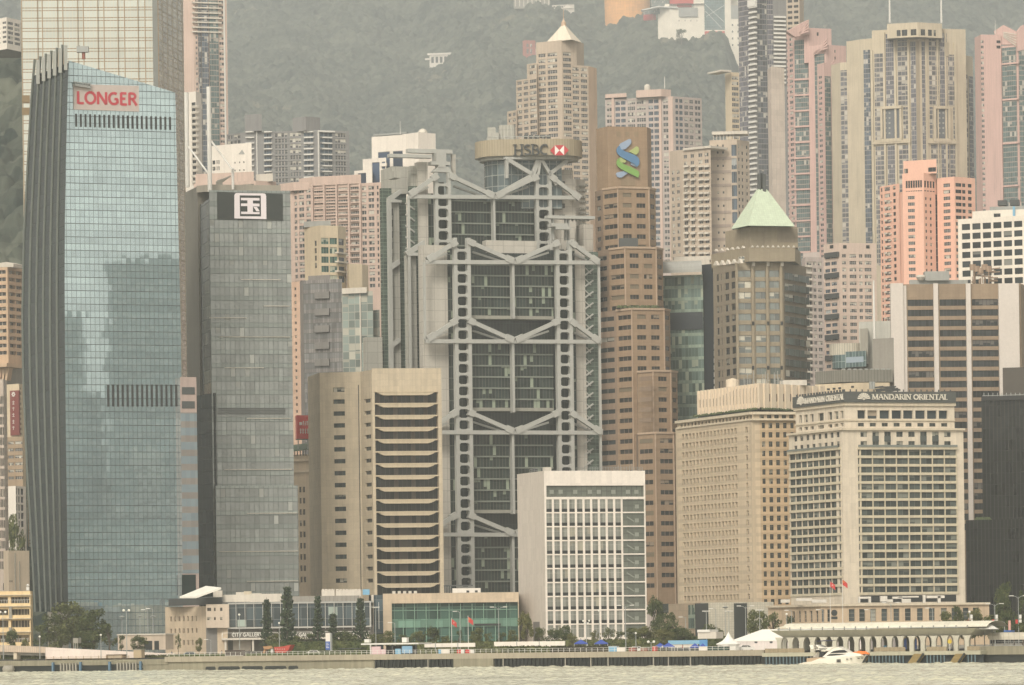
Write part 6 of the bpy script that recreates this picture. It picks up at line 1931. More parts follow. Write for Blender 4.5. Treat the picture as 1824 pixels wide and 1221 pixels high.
# ================================================================ brown and white striped office tower
b = Bldg('office_tower', 'brown office tower with dark ribbon windows between tall white piers', 'tower', 1700, 650, 1600, wall('brown_tiles', (0.30, 0.22, 0.15), joint=(3, 1.2, .05), jd=.9))
M = b.mass([(1590, 1600), (1818, yr(1600, 1590, 1818, .06)), (1850, 1640)], 530, 507, 0, 26, f=(0,))
W_ST = win('ribbon_window', (0.030, 0.033, 0.034), (0.12, 0.11, 0.10), .25, 8, 1, (0.05, 0.05, 0.05), .015)
rr = [(534.5 + 18.2 * k, 546 + 18.2 * k) for k in range(23)]
M.fac(0, [(1616.5, 1667), (1673.5, 1725), (1731, 1783)], rr, w=W_ST, name='window_band', rec=.35)
WPR = wall('white_pier', (0.66, 0.60, 0.55), streak=.06, var=.06)
pl = M.pl[0]
for u0, u1, o in ((1589.5, 1612, 1.4), (1612, 1617.5, .5), (1666, 1674, 1.0), (1724, 1732, 1.0), (1782, 1818, 1.4)):
    g = MB(WPR); g.pbox(pl, u0, 505 if o > .9 else 509, u1, 1010, -.3, o); b.sub('pier', g)
M2 = b.mass([(1620, 1612), (1724, 1616)], 505, 499, 0, 12, m=GREYW, vb=508)
g = MB(PALE); p = P(1662, 500, 1612); g.box(p.x - 3, p.x + 6, 1612, 1618, p.z, p.z + 3.4, GREYW); g.lathe((P(1640, 500, 1612).x, 1612, p.z), [(.8, 0), (1.8, 1.2), (1.6, 2), (0, 2.2)], 10); b.sub('roof_plant', g)
g = MB(flat('rusty_scaffold', (0.34, 0.24, 0.17)))
for k in range(26):
    u = 1730 + rnd() * 34; v = 478 + rnd() * 24; p = P(u, v, 1611 + rnd() * 4)
    if k % 2: g.tube([p, p + Vector((1.5 + rnd() * 3, 0, rnd() - .5))], .22, 4)
    else: g.tube([p, (p.x, p.y, P(u, 505, 1612).z)], .2, 4)
for k in range(5): p = P(1733 + 7 * k, 482 + 3 * (k % 3), 1613); g.lathe(p, [(0, 0), (1.2, .1), (1.2, 2.2), (0, 2.3)], 8)
b.sub('cooling_tower', g)
b.finish(930)

# ================================================================ black glass tower
b = Bldg('office_tower', 'black glass tower with fine vertical fins stepping down at the photo edge', 'tower', 1780, 850, 1540, flat('black_cladding', (0.014, 0.014, 0.014), .4))
GBK = grid('black_fin_glass', (0.010, 0.010, 0.009), (0.020, 0.019, 0.017), 1.35, 4.0, .32, .10, .4, .03, .18, 0, 1.5, cloud=.1)
BK = b.m
M = b.mass([(1720, 1540), (1900, 1530)], 930, 927, 0, 20, f=(0,)); M.skin(0, GBK)
M2 = b.mass([(1748, 1552), (1905, 1544)], 720, 711, 0, 20, f=(0,)); M2.skin(0, GBK)
M3 = b.mass([(1786, 1566), (1910, 1560)], 660, 655.5, 0, 16, f=(), m=flat('bronze_screen', (0.07, 0.058, 0.045), .5))
g = MB(BK); g.pbox(M2.pl[0], 1748, 705, 1860, 713, -6, 1.2); b.sub('parapet', g)
g = MB(STEEL)
for k in range(10): g.pbox(M2.pl[0], 1752 + 8 * k, 700, 1753 + 8 * k, 706, -3, -2.7)
g.pbox(M2.pl[0], 1750, 703.5, 1850, 704.5, -3, -2.7)
b.sub('railing', g)
g = MB(gm)
for k in range(30):
    p = P(1740 + 24 * rnd(), 927, 1540); s_ = .4 + rnd() * .6
    g.lathe((p.x, 1541 + rnd() * 3, p.z - .3), [(s_, 0), (s_, .6), (0, 1.6)], 5)
b.sub('planter', g)
b.finish(1060)

# ================================================================ rooftop cluster behind the hotel
b = Bldg('office_block', 'grey block with curved blue-green glass corner and slatted roof screen behind the hotel sign', 'building', 1530, 660, 1500, GREYW)
G23 = grid('curved_blue_glass', (0.10, 0.15, 0.155), (0.26, 0.30, 0.29), 1.3, 6, .16, .2, .2, .02, .1, .2, 1.6)
cx_ = P(1512, 630, 1510).x
z0, z1 = P(1500, 653, 1504).z, P(1500, 629, 1504).z
g = MB(G23); g.lathe((cx_, 1518, 0), [(5.2, z0), (5.2, z1), (0, z1 + .01)], 30); b.sub('curved_glazing', g)
M = b.mass([(1506, 1512.5), (1543, 1508)], 630, 627, 0, 12, m=G23, vb=655)
g = MB(SKYBL); g.pbox(M.pl[0], 1507, 636, 1538, 646, 0, .1, flat('sky_panel', (0.30, 0.36, 0.42), .2)); b.sub('window_band', g)
g = MB(wall('pale_slats', (0.50, 0.46, 0.38), joint=(.9, 50, .3), jd=.7)); g.lathe((cx_, 1520, 0), [(6.0, z1), (6.0, P(1500, 608, 1504).z), (0, P(1500, 608, 1504).z + .1)], 24); b.sub('slatted_screen', g)
M = b.mass([(1530, 1516), (1586, 1512)], 580, 574, 0, 12, m=wall('plain_grey_panel', (0.42, 0.41, 0.37)), vb=660)  # block in a plain even grey
M = b.mass([(1532, 1512), (1546, 1510)], 592, 586, 0, 6, m=CONC, vb=650)
M = b.mass([(1554, 1508), (1592, 1504)], 610, 604, 0, 12, m=wall('dark_screen', (0.27, 0.25, 0.22)), vb=690)
M = b.mass([(1452, 1500), (1500, 1490), (1590, 1492)], 668, 659, 1, 8, m=wall('slatted_roof_screen', (0.21, 0.20, 0.17), joint=(1.1, 40, .4), jd=.75), vb=681)
g = MB(STEEL); q = M.pl[1]
for k in range(9): q2 = 1500 + 10 * k; g.pbox(q, q2, 657, q2 + 6, 659, -1, 0)
b.sub('roof_lights', g)
M = b.mass([(1452, 1496), (1528, 1488), (1585, 1490)], 700, 682, 1, 8, m=CREAM, z0=ZG)
g = MB(DARK)
for u in (1463, 1473, 1483, 1493, 1516): g.pbox(M.pl[0], u, 693 - (u - 1463) * .1, u + 5, 696.5 - (u - 1463) * .1, -.1, .1)
b.sub('vent', g)
g = MB(DKSTEEL)
for k in range(14): p = P(1550 + rnd() * 34, 690 + rnd() * 10, 1486); g.tube([p, p + Vector((2 + rnd() * 3, 0, rnd() * .6))], .3, 5)
for u in (1551, 1556): p = P(u, 693, 1486); g.tube([p, p + Vector((0, 0, 2.4))], .55, 6, STEEL)
b.sub('roof_pipe', g)
antenna(b, 1557.5, 606, 500, 1514, .45, 'mast')
g = MB(STEEL); p = P(1557, 562, 1514); g.tube([p, P(1544, 558, 1514)], .15, 4); g.tube([P(1550, 566, 1514), P(1541, 563, 1514)], .12, 4); b.sub('aerial', g)
b.finish()

# ================================================================ sandstone office block with egg-crate windows
PB = wall('sandstone_bands', (0.58, 0.475, 0.345), joint=(60, 3.1, 1.25), jd=.86, var=.08)
PB2 = wall('ochre_stone', (0.52, 0.39, 0.25), joint=(60, 3.1, 1.3), jd=.84, var=.06)
b = Bldg('office_block', 'wide sandstone office block with egg-crate windows and white finned roof storey', 'building', 1350, 900, 1450, PB)
Y0 = 1450
M = b.mass([(1203, Y0 + 56), (1338, Y0), (1452, yr(Y0, 1338, 1452, .3))], 760, 747, 1, 20, f=(0, 1))
W_EG = win('deep_window', (0.035, 0.038, 0.033), (0.30, 0.24, 0.17), .5, 1, 1, (0.58, 0.48, 0.36), .10, top=.62, fh=.12, var=.4)
W_PR2 = win('square_dark_window', (0.04, 0.043, 0.04), (0.25, 0.24, 0.2), .12, 2, 1, (0.13, 0.12, 0.10), .06, top=.68)
vL = [760 + 16.55 * k for k in range(20)]
# the left wall runs steeply away, so its window rows are set on the wall itself
pl = M.pl[0]
rowsL = [(v, v + 10.2) for v in vL]
def eg(u0, u1, n, rows, **kw): M.fac(0, cg(u0, u1, n, .68), rows, w=W_EG, rec=.75, **kw)
eg(1214, 1312, 16, rowsL, ub=1314)
M.fac(0, ua=1314, ub=1326.5)
M.fac(0, [(1327.5, 1331.5)], rowsL, ua=1326.5, w=W_EG, rec=.6)
M.fac(1, [(1357, 1363), (1369, 1376), (1382, 1389), (1395, 1401.5), (1408, 1414)], [(v - 6.5, v + 3.2) for v in vL], w=W_PR2, u=1338, rec=.4, m=PB2, ua=1353)
M.fac(1, ub=1353)
# cornice storey
Mc = b.mass([(1206, Y0 + 55), (1340, Y0 - .6), (1452, yr(Y0, 1338, 1452, .3) - .6)], 745, 735.5, 1, 20, f=(0, 1), vb=748)
Mc.fac(0, cg(1212, 1339, 21, .55), [(740, 746.5)], w=W_PR2, rec=.4)
Mc.fac(1, cg(1353, 1414, 5, .62), [(739.5, 745.5)], w=W_PR2, rec=.4, u=1340)
CORN = wall('pale_cornice', (0.60, 0.52, 0.40), var=.06)
for m_, i in ((Mc, 0), (Mc, 1)):
    g = MB(CORN); q = m_.pl[i]; g.obox(q, 0, q.L, Mc.zt - .6, Mc.zt + .3, -1, .9); g.obox(q, 0, q.L, Mc.z0 - .2, Mc.z0 + .4, -.5, .5); b.sub('cornice', g)
GPL = grid('plant_glass', (0.06, 0.075, 0.07), (0.16, 0.17, 0.15), 1.2, 8, .1, .1, .3, .02, .15)
Mg = b.mass([(1243, Y0 + 48), (1348, Y0 + 8), (1452, Y0 + 30)], 736, 727, 1, 14, f=(0, 1), vb=737)
Mg.skin(0, GPL); Mg.skin(1, GPL)
WF = wall('cream_fins', (0.74, 0.62, 0.48), var=.06)
Mw = b.mass([(1243, Y0 + 46), (1352, Y0 + 3), (1458, Y0 + 26)], 690, 683, 1, 14, f=(), m=WF, vb=726)
sl_ = MB(flat('slot_shadow', (0.16, 0.12, 0.09)))  # dark strips painted for the shade between the fins
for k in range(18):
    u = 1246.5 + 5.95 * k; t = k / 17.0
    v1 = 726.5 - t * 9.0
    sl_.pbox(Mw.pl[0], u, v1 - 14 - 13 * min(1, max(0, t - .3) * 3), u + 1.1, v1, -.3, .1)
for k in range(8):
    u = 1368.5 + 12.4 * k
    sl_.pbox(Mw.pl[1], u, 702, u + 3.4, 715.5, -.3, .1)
b.sub('fin_slot_shade', sl_)
g = MB(WF)
for k in range(19):
    u = 1243.6 + 5.95 * k; q = Mw.pl[0]; a, c = q.s(u, 700), q.s(u + 2.2, 700); g.obox(q, a, c, Mw.z0 - .3, Mw.zt + .05, 0, .5)
for k in range(9):
    u = 1360 + 12.4 * k; q = Mw.pl[1]; a, c = q.s(u, 700), q.s(u + 8, 700); g.obox(q, a, c, Mw.z0 - .3, Mw.zt + .05, 0, .5)
b.sub('fin', g)
g = MB(gm)
for k in range(120):
    i = 0 if k < 60 else 1; q = Mw.pl[i]; a = q.L * rnd(); p = q.pt(a, Mw.z0 - .8, .8 + rnd()); s_ = .4 + rnd() * .5
    g.lathe(p, [(s_, 0), (s_, .4), (0, .8)], 5)
b.sub('planter', g)
g = MB(GREYW)
p = P(1305, 684, Y0 + 24); g.lathe((p.x, Y0 + 26, Mw.zt), [(2.2, 0), (2.2, 2.6), (0, 3.2)], 12, WF)
for k in range(14):
    p = P(1320 + 72 * rnd(), 682, Y0 + 20); g.tube([(p.x, Y0 + 16, Mw.zt), (p.x, Y0 + 16, Mw.zt + 1 + rnd() * 4)], .12, 4)
    if k % 2: g.tube([(p.x, Y0 + 16, Mw.zt + 1.6), (p.x + 3 * rnd(), Y0 + 16, Mw.zt + 1.6)], .12, 4)
p = P(1410, 682, Y0 + 20); g.box(p.x - 4, p.x + 5, Y0 + 18, Y0 + 22, Mw.zt, Mw.zt + 1.8, PALE)
b.sub('roof_plant', g)
# podium
Mp = b.mass([(1168, Y0 + 50), (1248, Y0 - 10), (1378, Y0 - 6)], 1085, 1074, 1, 10, f=(1,), m=wall('stone_podium', (0.42, 0.33, 0.24), joint=(4, 2, .08)), vb=None)
Mp.fac(1, m=wall('pale_lattice_screen', (0.50, 0.47, 0.39), joint=(.8, .8, .15), jd=.8))
g = MB(flat('black_glass_panel', (0.03, 0.034, 0.034), .2))
for u0, u1 in ((1239, 1262), (1308, 1331)): g.pbox(Mp.pl[1], u0, 1075, u1, 1165, -.2, .3)
b.sub('glass_panel', g)
g = MB(GPL); g.pbox(Mp.pl[0], 1226, 1078, 1238, 1120, -.2, .2, G22); g.pbox(Mp.pl[0], 1176, 1076, 1190, 1092, -.2, .2, GPL); b.sub('shop_window', g)
b.finish(1070)

# ================================================================ the hotel with the fan emblem
HT = wall('cream_hotel_tiles', (0.64, 0.56, 0.45), joint=(2.2, 2.75, .06), jd=.9, var=.08)
b = Bldg('hotel', 'cream hotel with a dark rooftop sign band bearing a fan emblem and white lettering', 'hotel', 1560, 900, 1400, HT)
Y0 = 1400
def yl(u): return Y0 + 34 * (1500 - u) / 95.0
M = b.mass([(1405, yl(1405)), (1500, Y0), (1716, yr(Y0, 1500, 1716, .30))], 780, 765, 1, 22, f=(0, 1))
W_H = win('hotel_window', (0.060, 0.072, 0.066), (0.17, 0.18, 0.155), .3, 2, 1, (0.14, 0.15, 0.13), .03, rough=.08, ior=1.6)
W_HS = win('hotel_small_window', (0.05, 0.055, 0.05), (0.3, 0.29, 0.24), .25, 2, 1, (0.12, 0.12, 0.10), .06)
VR = 760
r_main = [(801.3 + 15.27 * k, 811.8 + 15.27 * k) for k in range(17)]
r_up = [(769, 778.5), (786, 796.5)]
def dv(u): return 0
# left wall
M.fac(0, cg(1414, 1495, 8, .5), r_up, w=W_HS, vb=798, vr=VR)
M.fac(0, cg(1405.6, 1488, 8, .94) + [(1492, 1495.5)], r_main, w=W_H, va=798, vr=VR)
# right wall
M.fac(1, ub=1526, vr=VR)
cR = [(1533 - 0.4 + 21.35 * k, 1533 - .4 + 21.35 * k + 20) for k in range(8)]
tall = (1, 2, 5, 6)
cU = [(1532.6 + 21.3 * k, 1544.2 + 21.3 * k) for k in range(8)]
M.fac(1, cU, r_up, w=W_HS, ua=1526, ub=1702, vb=798, vr=VR, u=1500, skip=lambda k, j: False)
M.fac(1, cR + [(1527.5, 1530)], r_main, w=W_H, ua=1526, ub=1704.5, va=798, vr=VR, u=1500)
M.fac(1, ua=1702, vb=798, vr=VR); M.fac(1, ua=1704.5, va=798, vr=VR)
pl = M.pl[1]
g = MB(flat('dim_glass', (0.07, 0.08, 0.075), .15))
for k in tall: u0, u1 = cU[k]; g.pbox(pl, u0, 777, u1, 787, -.2, .03)
b.sub('window_link', g)
LEDGE = wall('pale_gold_spandrel', (0.56, 0.495, 0.37), var=.05)
for i, u0, u1 in ((0, 1405, 1497), (1, 1527, 1704)):
    for k in range(18):
        v = 796.5 + 15.27 * k
        q = M.pl[i]; z1, z0 = M.z(v, 1500), M.z(v + 4.5, 1500)
        g = MB(LEDGE); g.obox(q, q.s(u0, VR), q.s(u1, VR), z0, z1, -.1, .28 if k else .8); b.sub('spandrel', g)
g = MB(LEDGE)
for k in range(9): a = pl.s(1532 - .4 + 21.35 * k, VR); g.obox(pl, a - .12, a + .12, M.z(1060, 1500), M.z(800, 1500), -.1, .42)
b.sub('window_divider', g)
g = MB(flat('balcony_glass', (0.20, 0.22, 0.20), .15))
for i, u0, u1 in ((0, 1406, 1497), (1, 1526, 1703)):
    q = M.pl[i]; g.obox(q, q.s(u0, VR), q.s(u1, VR), M.z(796.5, 1500), M.z(793, 1500), 1.0, 1.06)
b.sub('balcony_rail', g)
for i in (0, 1):
    q = M.pl[i]; g = MB(CORN); g.obox(q, -.3, q.L + .3, M.zt - .3, M.zt + .35, -1.5, .8); b.sub('cornice', g)
# recessed top storeys
Mu = b.mass([(1417, yl(1417) + 2), (1504, Y0 + 2), (1700, yr(Y0 + 2, 1504, 1700, .30))], 730, 718, 1, 20, f=(0, 1), vb=765)
Mu.fac(0, [(1423, 1428), (1432, 1438.5), (1443, 1449), (1456.5, 1467), (1475, 1482), (1486, 1493), (1497, 1502)], [(731.5, 745.5), (753.5, 759.5)], w=W_HS, u=1504, rec=.8, vr=740,
       skip=lambda k, j: False)
cT = [(1527.5, 1541.5), (1545.5, 1562.5), (1567, 1584.5), (1588.5, 1606), (1609, 1626.5), (1630.5, 1648), (1651.5, 1669), (1672.5, 1688)]
W_HL = win('large_hotel_window', (0.035, 0.045, 0.05), (0.40, 0.33, 0.25), .2, 1, 1, (0.10, 0.10, 0.09), .03)
Mu.fac(1, cT, [(731, 746)], w=W_HL, u=1504, rec=.9, vb=749, vr=740)
Mu.fac(1, [(1528 + 21.2 * k, 1539 + 21.2 * k) for k in range(8)], [(753.5, 760)], w=W_HS, u=1504, va=749, vr=740)
for i in (0, 1):
    q = Mu.pl[i]; g = MB(CORN); g.obox(q, -.3, q.L + .3, Mu.zt - .9, Mu.zt + .1, -1.5, .6); g.obox(q, 0, q.L, Mu.z(748.5, 1504) - .25, Mu.z(748.5, 1504) + .2, -.1, .4); b.sub('cornice', g)
SGN = wall('sign_slate', (0.075, 0.08, 0.075), .5, .05, joint=(3.6, 40, .08), jd=.8, streak=.04)
z0, z1 = Mu.zt + .1, Mu.z(698, 1504)
q0 = [Mu.pl[0].pt(-.2, 0, 1.0), None, Mu.pl[1].pt(Mu.pl[1].L + .2, 0, 1.0)]
cn = Mu.pl[1].pt(0.0, 0, 1.0)
# corner where the two sign faces meet
n0, n1 = Mu.pl[0].n, Mu.pl[1].n
c_ = Vector((Mu.q[1][0], Mu.q[1][1], 0))
den = n0.x * n1.y - n0.y * n1.x
A_, B_ = n0.dot(c_) + 1.0, n1.dot(c_) + 1.0
cn = Vector(((A_ * n1.y - B_ * n0.y) / den, (n0.x * B_ - n1.x * A_) / den, 0))
g = MB(SGN)
pts = [(q0[0].x, q0[0].y), (cn.x, cn.y), (q0[2].x, q0[2].y)]
bk = [(q0[2].x - n1.x * 1.2, q0[2].y - n1.y * 1.2), (cn.x - (n0.x + n1.x) * .9, cn.y - (n0.y + n1.y) * .9), (q0[0].x - n0.x * 1.2, q0[0].y - n0.y * 1.2)]
g.vprism(pts + bk, z0, z1, SGN, SGN)
sg = b.sub('sign_band', g)
SL = Plane((q0[0].x, q0[0].y), (cn.x, cn.y)); SR = Plane((cn.x, cn.y), (q0[2].x, q0[2].y))
LW = flat('sign_cream', (0.72, 0.67, 0.58), .5, 0, .04)
def fan(mb, pl, s, z, r, o):
    n = 9
    for k in range(n):
        a0, a1 = R(180 - 180 * (k + .08) / n), R(180 - 180 * (k + .80) / n)
        mb.prism(pl, [(s + .25 * r * math.cos(a0), z + .25 * r * math.sin(a0)), (s + .25 * r * math.cos(a1), z + .25 * r * math.sin(a1)), (s + r * math.cos(a1), z + r * .95 * math.sin(a1)), (s + r * math.cos(a0), z + r * .95 * math.sin(a0))], .02, o)
    mb.prism(pl, [(s - .22 * r, z - .02 * r), (s, z - .16 * r), (s + .22 * r, z - .02 * r), (s, z + .2 * r)], .02, o)
hz = z1 - z0
g = MB(LW)
letters(g, SR, 'MANDARIN ORIENTAL', SR.s(1553, 709), SR.s(1688, 709), z0 + hz * .28, z0 + hz * .76, .36, .17, .02, .3, None, True)
b.sub('lettering', g, sg)
g = MB(LW); letters(g, SL, 'MANDARIN ORIENTAL', SL.s(1434, 714), SL.s(1504, 709), z0 + hz * .26, z0 + hz * .76, .36, .17, .02, .3, None, True); b.sub('lettering', g, sg)
g = MB(LW); fan(g, SR, SR.s(1538.5, 709), z0 + hz * .30, 2.15, .3); b.sub('fan_emblem', g, sg)
g = MB(LW); fan(g, SL, SL.s(1427, 716), z0 + hz * .28, 2.6, .3); b.sub('fan_emblem', g, sg)
for k in range(36):
    g = MB(DKSTEEL); q, j = (SL, k) if k < 17 else (SR, k - 17); a = q.L * (.03 + .057 * j) if k < 17 else q.L * (.02 + .052 * j)
    g.obox(q, a, a + (.8 if k < 17 else .35), z1, z1 + .75, -1.1, -.8); b.sub('sign_floodlight', g, sg)
# service floor and podium
WPL = wall('duct_white', (0.66, 0.62, 0.56), var=.08)
PD = wall('peach_podium_stone', (0.52, 0.40, 0.28), joint=(3, 2.4, .07), jd=.9)
PYL = Y0 - 16
Mp = b.mass([(1368, PYL + 36), (1462, PYL), (1762, yr(PYL, 1462, 1762, .18))], 1085, 1078, 1, 10, f=(0, 1), m=PD)
W_PD = win('podium_window', (0.05, 0.06, 0.06), (0.3, 0.3, 0.26), .1, 1, 3, (0.16, 0.16, 0.14), .06)
Mp.fac(0, [(1411 + 10.4 * k, 1415.5 + 10.4 * k) for k in range(5)], [(1088, 1108)], w=W_PD, rec=.5, u=1462)
uu = [1512, 1530.5, 1550, 1570, 1591.5, 1612, 1633.5, 1654.5, 1676, 1695, 1715, 1733]
Mp.fac(1, [(1463.5, 1468), (1473.8, 1478.5)] + [(u, u + 10.5) for u in uu], [(1086, 1108)], w=W_PD, rec=.6, u=1462)
for i in (0, 1):
    q = Mp.pl[i]; g = MB(CORN); g.obox(q, -.2, q.L + .2, Mp.zt - .45, Mp.zt + .2, -1, .7); b.sub('cornice', g)
g = MB(flat('clock_dark', (0.03, 0.035, 0.035))); s_, z_ = Mp.pl[1].hit(1486, 1092)
g.prism(Mp.pl[1], [(s_ + 1.0 * math.cos(R(20 * k)), z_ + 1.0 * math.sin(R(20 * k))) for k in range(18)], -.1, .12)
g.obox(Mp.pl[1], s_ - 1.0, s_ + 1.0, z_ - 2.0, z_ - 1.2, -.1, .12)
b.sub('round_sign', g)
for i, (u0, u1, v0, v1) in enumerate(((1391, 1407, 1068, 1074), (1418, 1446, 1066, 1071), (1446, 1472, 1068, 1074), (1529, 1551, 1063, 1067), (1529, 1532, 1067, 1074), (1547, 1551, 1067, 1074), (1568, 1580, 1062, 1072), (1580, 1590, 1068, 1073), (1590, 1607, 1063, 1067), (1606, 1622, 1067, 1074), (1600, 1636, 1062, 1065), (1644, 1648, 1060, 1074), (1650, 1682, 1061, 1066), (1670, 1675, 1062, 1074))):
    g = MB(WPL); q = M.pl[1] if u0 > 1500 else M.pl[0]
    p0, p1 = P(u0, v1, Y0 - 6), P(u1, v0, Y0 - 6)
    g.box(p0.x, p1.x, Y0 - 7, Y0 - 4, max(p0.z, Mp.zt + .05), p1.z); b.sub('air_duct', g)
g = MB(DARK); a = pl.s(1532, 1065), pl.s(1703, 1065); g.obox(pl, a[0], a[1], M.z(1074, 1500), M.z(1062, 1500), -.1, .06); b.sub('service_recess_shade', g)  # flat dark sheet imitates the shade of a recessed floor
b.finish(1060)

# ================================================================ white high block with framed window grid
WH = wall('white_fairfaced', (0.80, 0.73, 0.66), joint=(1.6, 3.75, .04), jd=.93, streak=.08, var=.05)
WHS = wall('shaded_panel_concrete', (0.56, 0.50, 0.44), joint=(1.0, 3.75, .06), jd=.92, streak=.08, var=.05)  # side panels darker than the front: their shade is in the colour
b = Bldg('office_block', 'white civic high block with a framed grid of windows and blank side wall', 'building', 1050, 980, 1270, WH)
Y0 = 1270
M = b.mass([(921, Y0 + 24), (969, Y0), (1149, yr(Y0, 969, 1149, .30))], 850, 839, 1, 14, f=(0, 1))
M.fac(0, m=WHS)
pl = M.pl[1]
W_CH = win('civic_window', (0.25, 0.255, 0.23), (0.34, 0.32, 0.26), .15, 2, 1, (0.40, 0.39, 0.34), .03, top=.68, fh=.03, var=.25, rough=.2)
cC = [(972.5 + 13.65 * k, 982.6 + 13.65 * k) for k in range(10)]
rows_ = [(890 + 24.9 * k, 912.5 + 24.9 * k) for k in range(10)]
M.fac(1, vb=864)
GLV = grid('grey_green_louvre_panel', (0.135, 0.147, 0.125), (0.06, 0.066, 0.056), 1.55, 1.6, .14, .14, .15, .03, .4, 0, 1.45, extra=(('u', .78, .08, 0, (0.14, 0.15, 0.13)),))
M.fac(1, [(973, 1147)], [(865.5, 885.5)], va=864, vb=887, w=GLV, name='louvre_panel', rec=.5)
M.fac(1, cC + [(1108.5, 1147)], rows_, va=887, w=W_CH, rec=.28, wf=lambda k, j: GLV if k == 10 else W_CH)
AG = flat('black_apron_glass', (0.022, 0.022, 0.022), .25)
for r_ in rows_[:9]:
    for c in cC:
        a0, a1 = pl.s(c[0], 850), pl.s(c[1], 850)
        z0 = M.z(r_[1]); z1 = M.z(r_[1] - 5.8)
        pw = MB(AG); pw.face([pl.pt(a0, z0, -.25), pl.pt(a1, z0, -.25), pl.pt(a1, z1, -.25), pl.pt(a0, z1, -.25)]); b.sub('apron_glass', pw)
# small square openers in the louvre panels
g = MB(flat('opener_grey', (0.26, 0.275, 0.24), .4))
for u in (979, 995, 1021, 1047, 1063, 1089, 1115, 1130): g.pbox(pl, u, 873, u + 7.4, 880, -.48, -.40)
for r_ in rows_: g.pbox(pl, 1131, r_[0] + 9, 1138, r_[0] + 16, -.27, -.18)
b.sub('opening_light', g)
g = MB(flat('stair_soffit', (0.24, 0.255, 0.22), .4))
for r_ in rows_[1:]: g.bar(pl, pl.hit(1117, r_[0] + 6), pl.hit(1130, r_[0] + 14), .35, -.27, -.2)
b.sub('stair_stringer', g)
g = MB(STEEL)
for q, n_, f0, f1 in ((M.pl[0], 12, .3, .95), (M.pl[1], 26, .34, .99)):
    for k in range(n_):
        a = q.L * (f0 + (f1 - f0) * k / (n_ - 1)); g.tube([q.pt(a, M.zt, -1.5), q.pt(a, M.zt + 1.1, -1.5)], .05, 4)
    for h_ in (.55, 1.1): g.tube([q.pt(q.L * f0, M.zt + h_, -1.5), q.pt(q.L * f1, M.zt + h_, -1.5)], .05, 4)
b.sub('roof_railing', g)
g = MB(PALE); g.obox(M.pl[0], M.pl[0].L - 2.5, M.pl[0].L - .6, M.zt, M.zt + 1.1, -2.5, -.5); b.sub('roof_plant', g)
g = MB(STEEL)
for k in range(7): p = M.pl[1].pt(M.pl[1].L * (.72 + .04 * k), M.zt, -2 - k % 3); g.tube([p, p + Vector((.3 - .1 * k, 0, 1.2 + .5 * (k % 3)))], .06, 4)
b.sub('aerial', g)
g = MB(flat('door_grey', (0.16, 0.15, 0.14))); g.pbox(M.pl[0], 950, 1108, 961, 1165, -.2, .1); b.sub('door', g)
b.finish(1120)

# ================================================================ low civic block with the green glass front
b = Bldg('civic_hall', 'low stone framed civic hall with a wide green glass front', 'building', 800, 1100, 1275, wall('warm_stone', (0.56, 0.45, 0.33), joint=(2.4, 1.6, .05), jd=.92))
Y0 = 1275
M = b.mass([(682, Y0), (924, yr(Y0, 682, 924, .10))], 1065, 1058, 0, 22, f=(0,))
M.fac(0, [(697.5, 923)], [(1075.5, 1160)], w=GLV, name='skip', rec=1.6)
b.wins = [w_ for w_ in b.wins if w_[7] != 'skip']
pl = M.pl[0]
GCV = grid('sea_green_glass', (0.052, 0.105, 0.085), (0.12, 0.20, 0.165), 3.4, 4.2, .12, .16, .35, .02, .08, .1, 1.6)
GCW = grid('pale_green_spandrel', (0.15, 0.26, 0.205), (0.07, 0.16, 0.12), 2.2, 2.6, .16, .16, .25, .02, .12, .1, 1.6)
for m_, v0, v1, o in ((GCV, 1075.5, 1104, -1.5), (GCW, 1104, 1119, -1.2), (GCV, 1119, 1165, -1.5)):
    g = MB(m_); a, c = pl.s(697.5, 1100), pl.s(923, 1100); z0, z1 = M.z(v1), M.z(v0)
    z0 = max(z0, ZG)
    g.face([pl.pt(a, z0, o), pl.pt(c, z0, o), pl.pt(c, z1, o), pl.pt(a, z1, o)], None, [(a, z0), (c, z0), (c, z1), (a, z1)]); b.sub('glass_front', g)
g = MB(DARK); g.pbox(pl, 845, 1111, 892, 1114.5, -1.1, -.8); b.sub('canopy', g)
g = MB(flat('green_mullion', (0.22, 0.36, 0.28), .4))
for k in range(12): g.pbox(pl, 697.5 + 20.5 * k, 1075.5, 698.5 + 20.5 * k, 1160, -1.6, -.9)
g.pbox(pl, 697.5, 1086.5, 923, 1087.5, -1.6, -1.2)
b.sub('mullion', g)
Ml = b.mass([(657, Y0 + 3), (683, Y0 + 3)], 1070, 1060.5, 0, 12, f=(0,), m=GREYW)
Ml.skin(0, grid('slate_blue_glass', (0.07, 0.10, 0.12), (0.14, 0.16, 0.17), 2.2, 3.2, .1, .14, .3, .02, .1), 666, None)
g = MB(PALE); g.pbox(Ml.pl[0], 662, 1060, 666, 1165, 0, .8); b.sub('column', g)
g = MB(WHITE); p0, p1 = P(806, 1059, Y0 + 8), P(856, 1048, Y0 + 8); g.box(p0.x, p1.x, Y0 + 6, Y0 + 12, M.zt, p1.z)
b.sub('plant_room', g)
g = MB(DARK)
for u in (831, 846): p0 = P(u, 1056, Y0 + 6); g.box(p0.x, p0.x + .8, Y0 + 5.9, Y0 + 6, M.zt + .1, M.zt + .7)
b.sub('vent', g)
for k in range(5):
    g = MB(PALE); p = P(699 + 9.6 * k, 1058, Y0 + 5); g.box(p.x, p.x + .9, Y0 + 4, Y0 + 5, M.zt, M.zt + .75); b.sub('air_conditioner', g)
g = MB(DKSTEEL); p0, p1 = P(790, 1045, Y0 + 8), P(842, 1042, Y0 + 8); g.box(p0.x, p1.x, Y0 + 10, Y0 + 10.4, p0.z, p1.z)
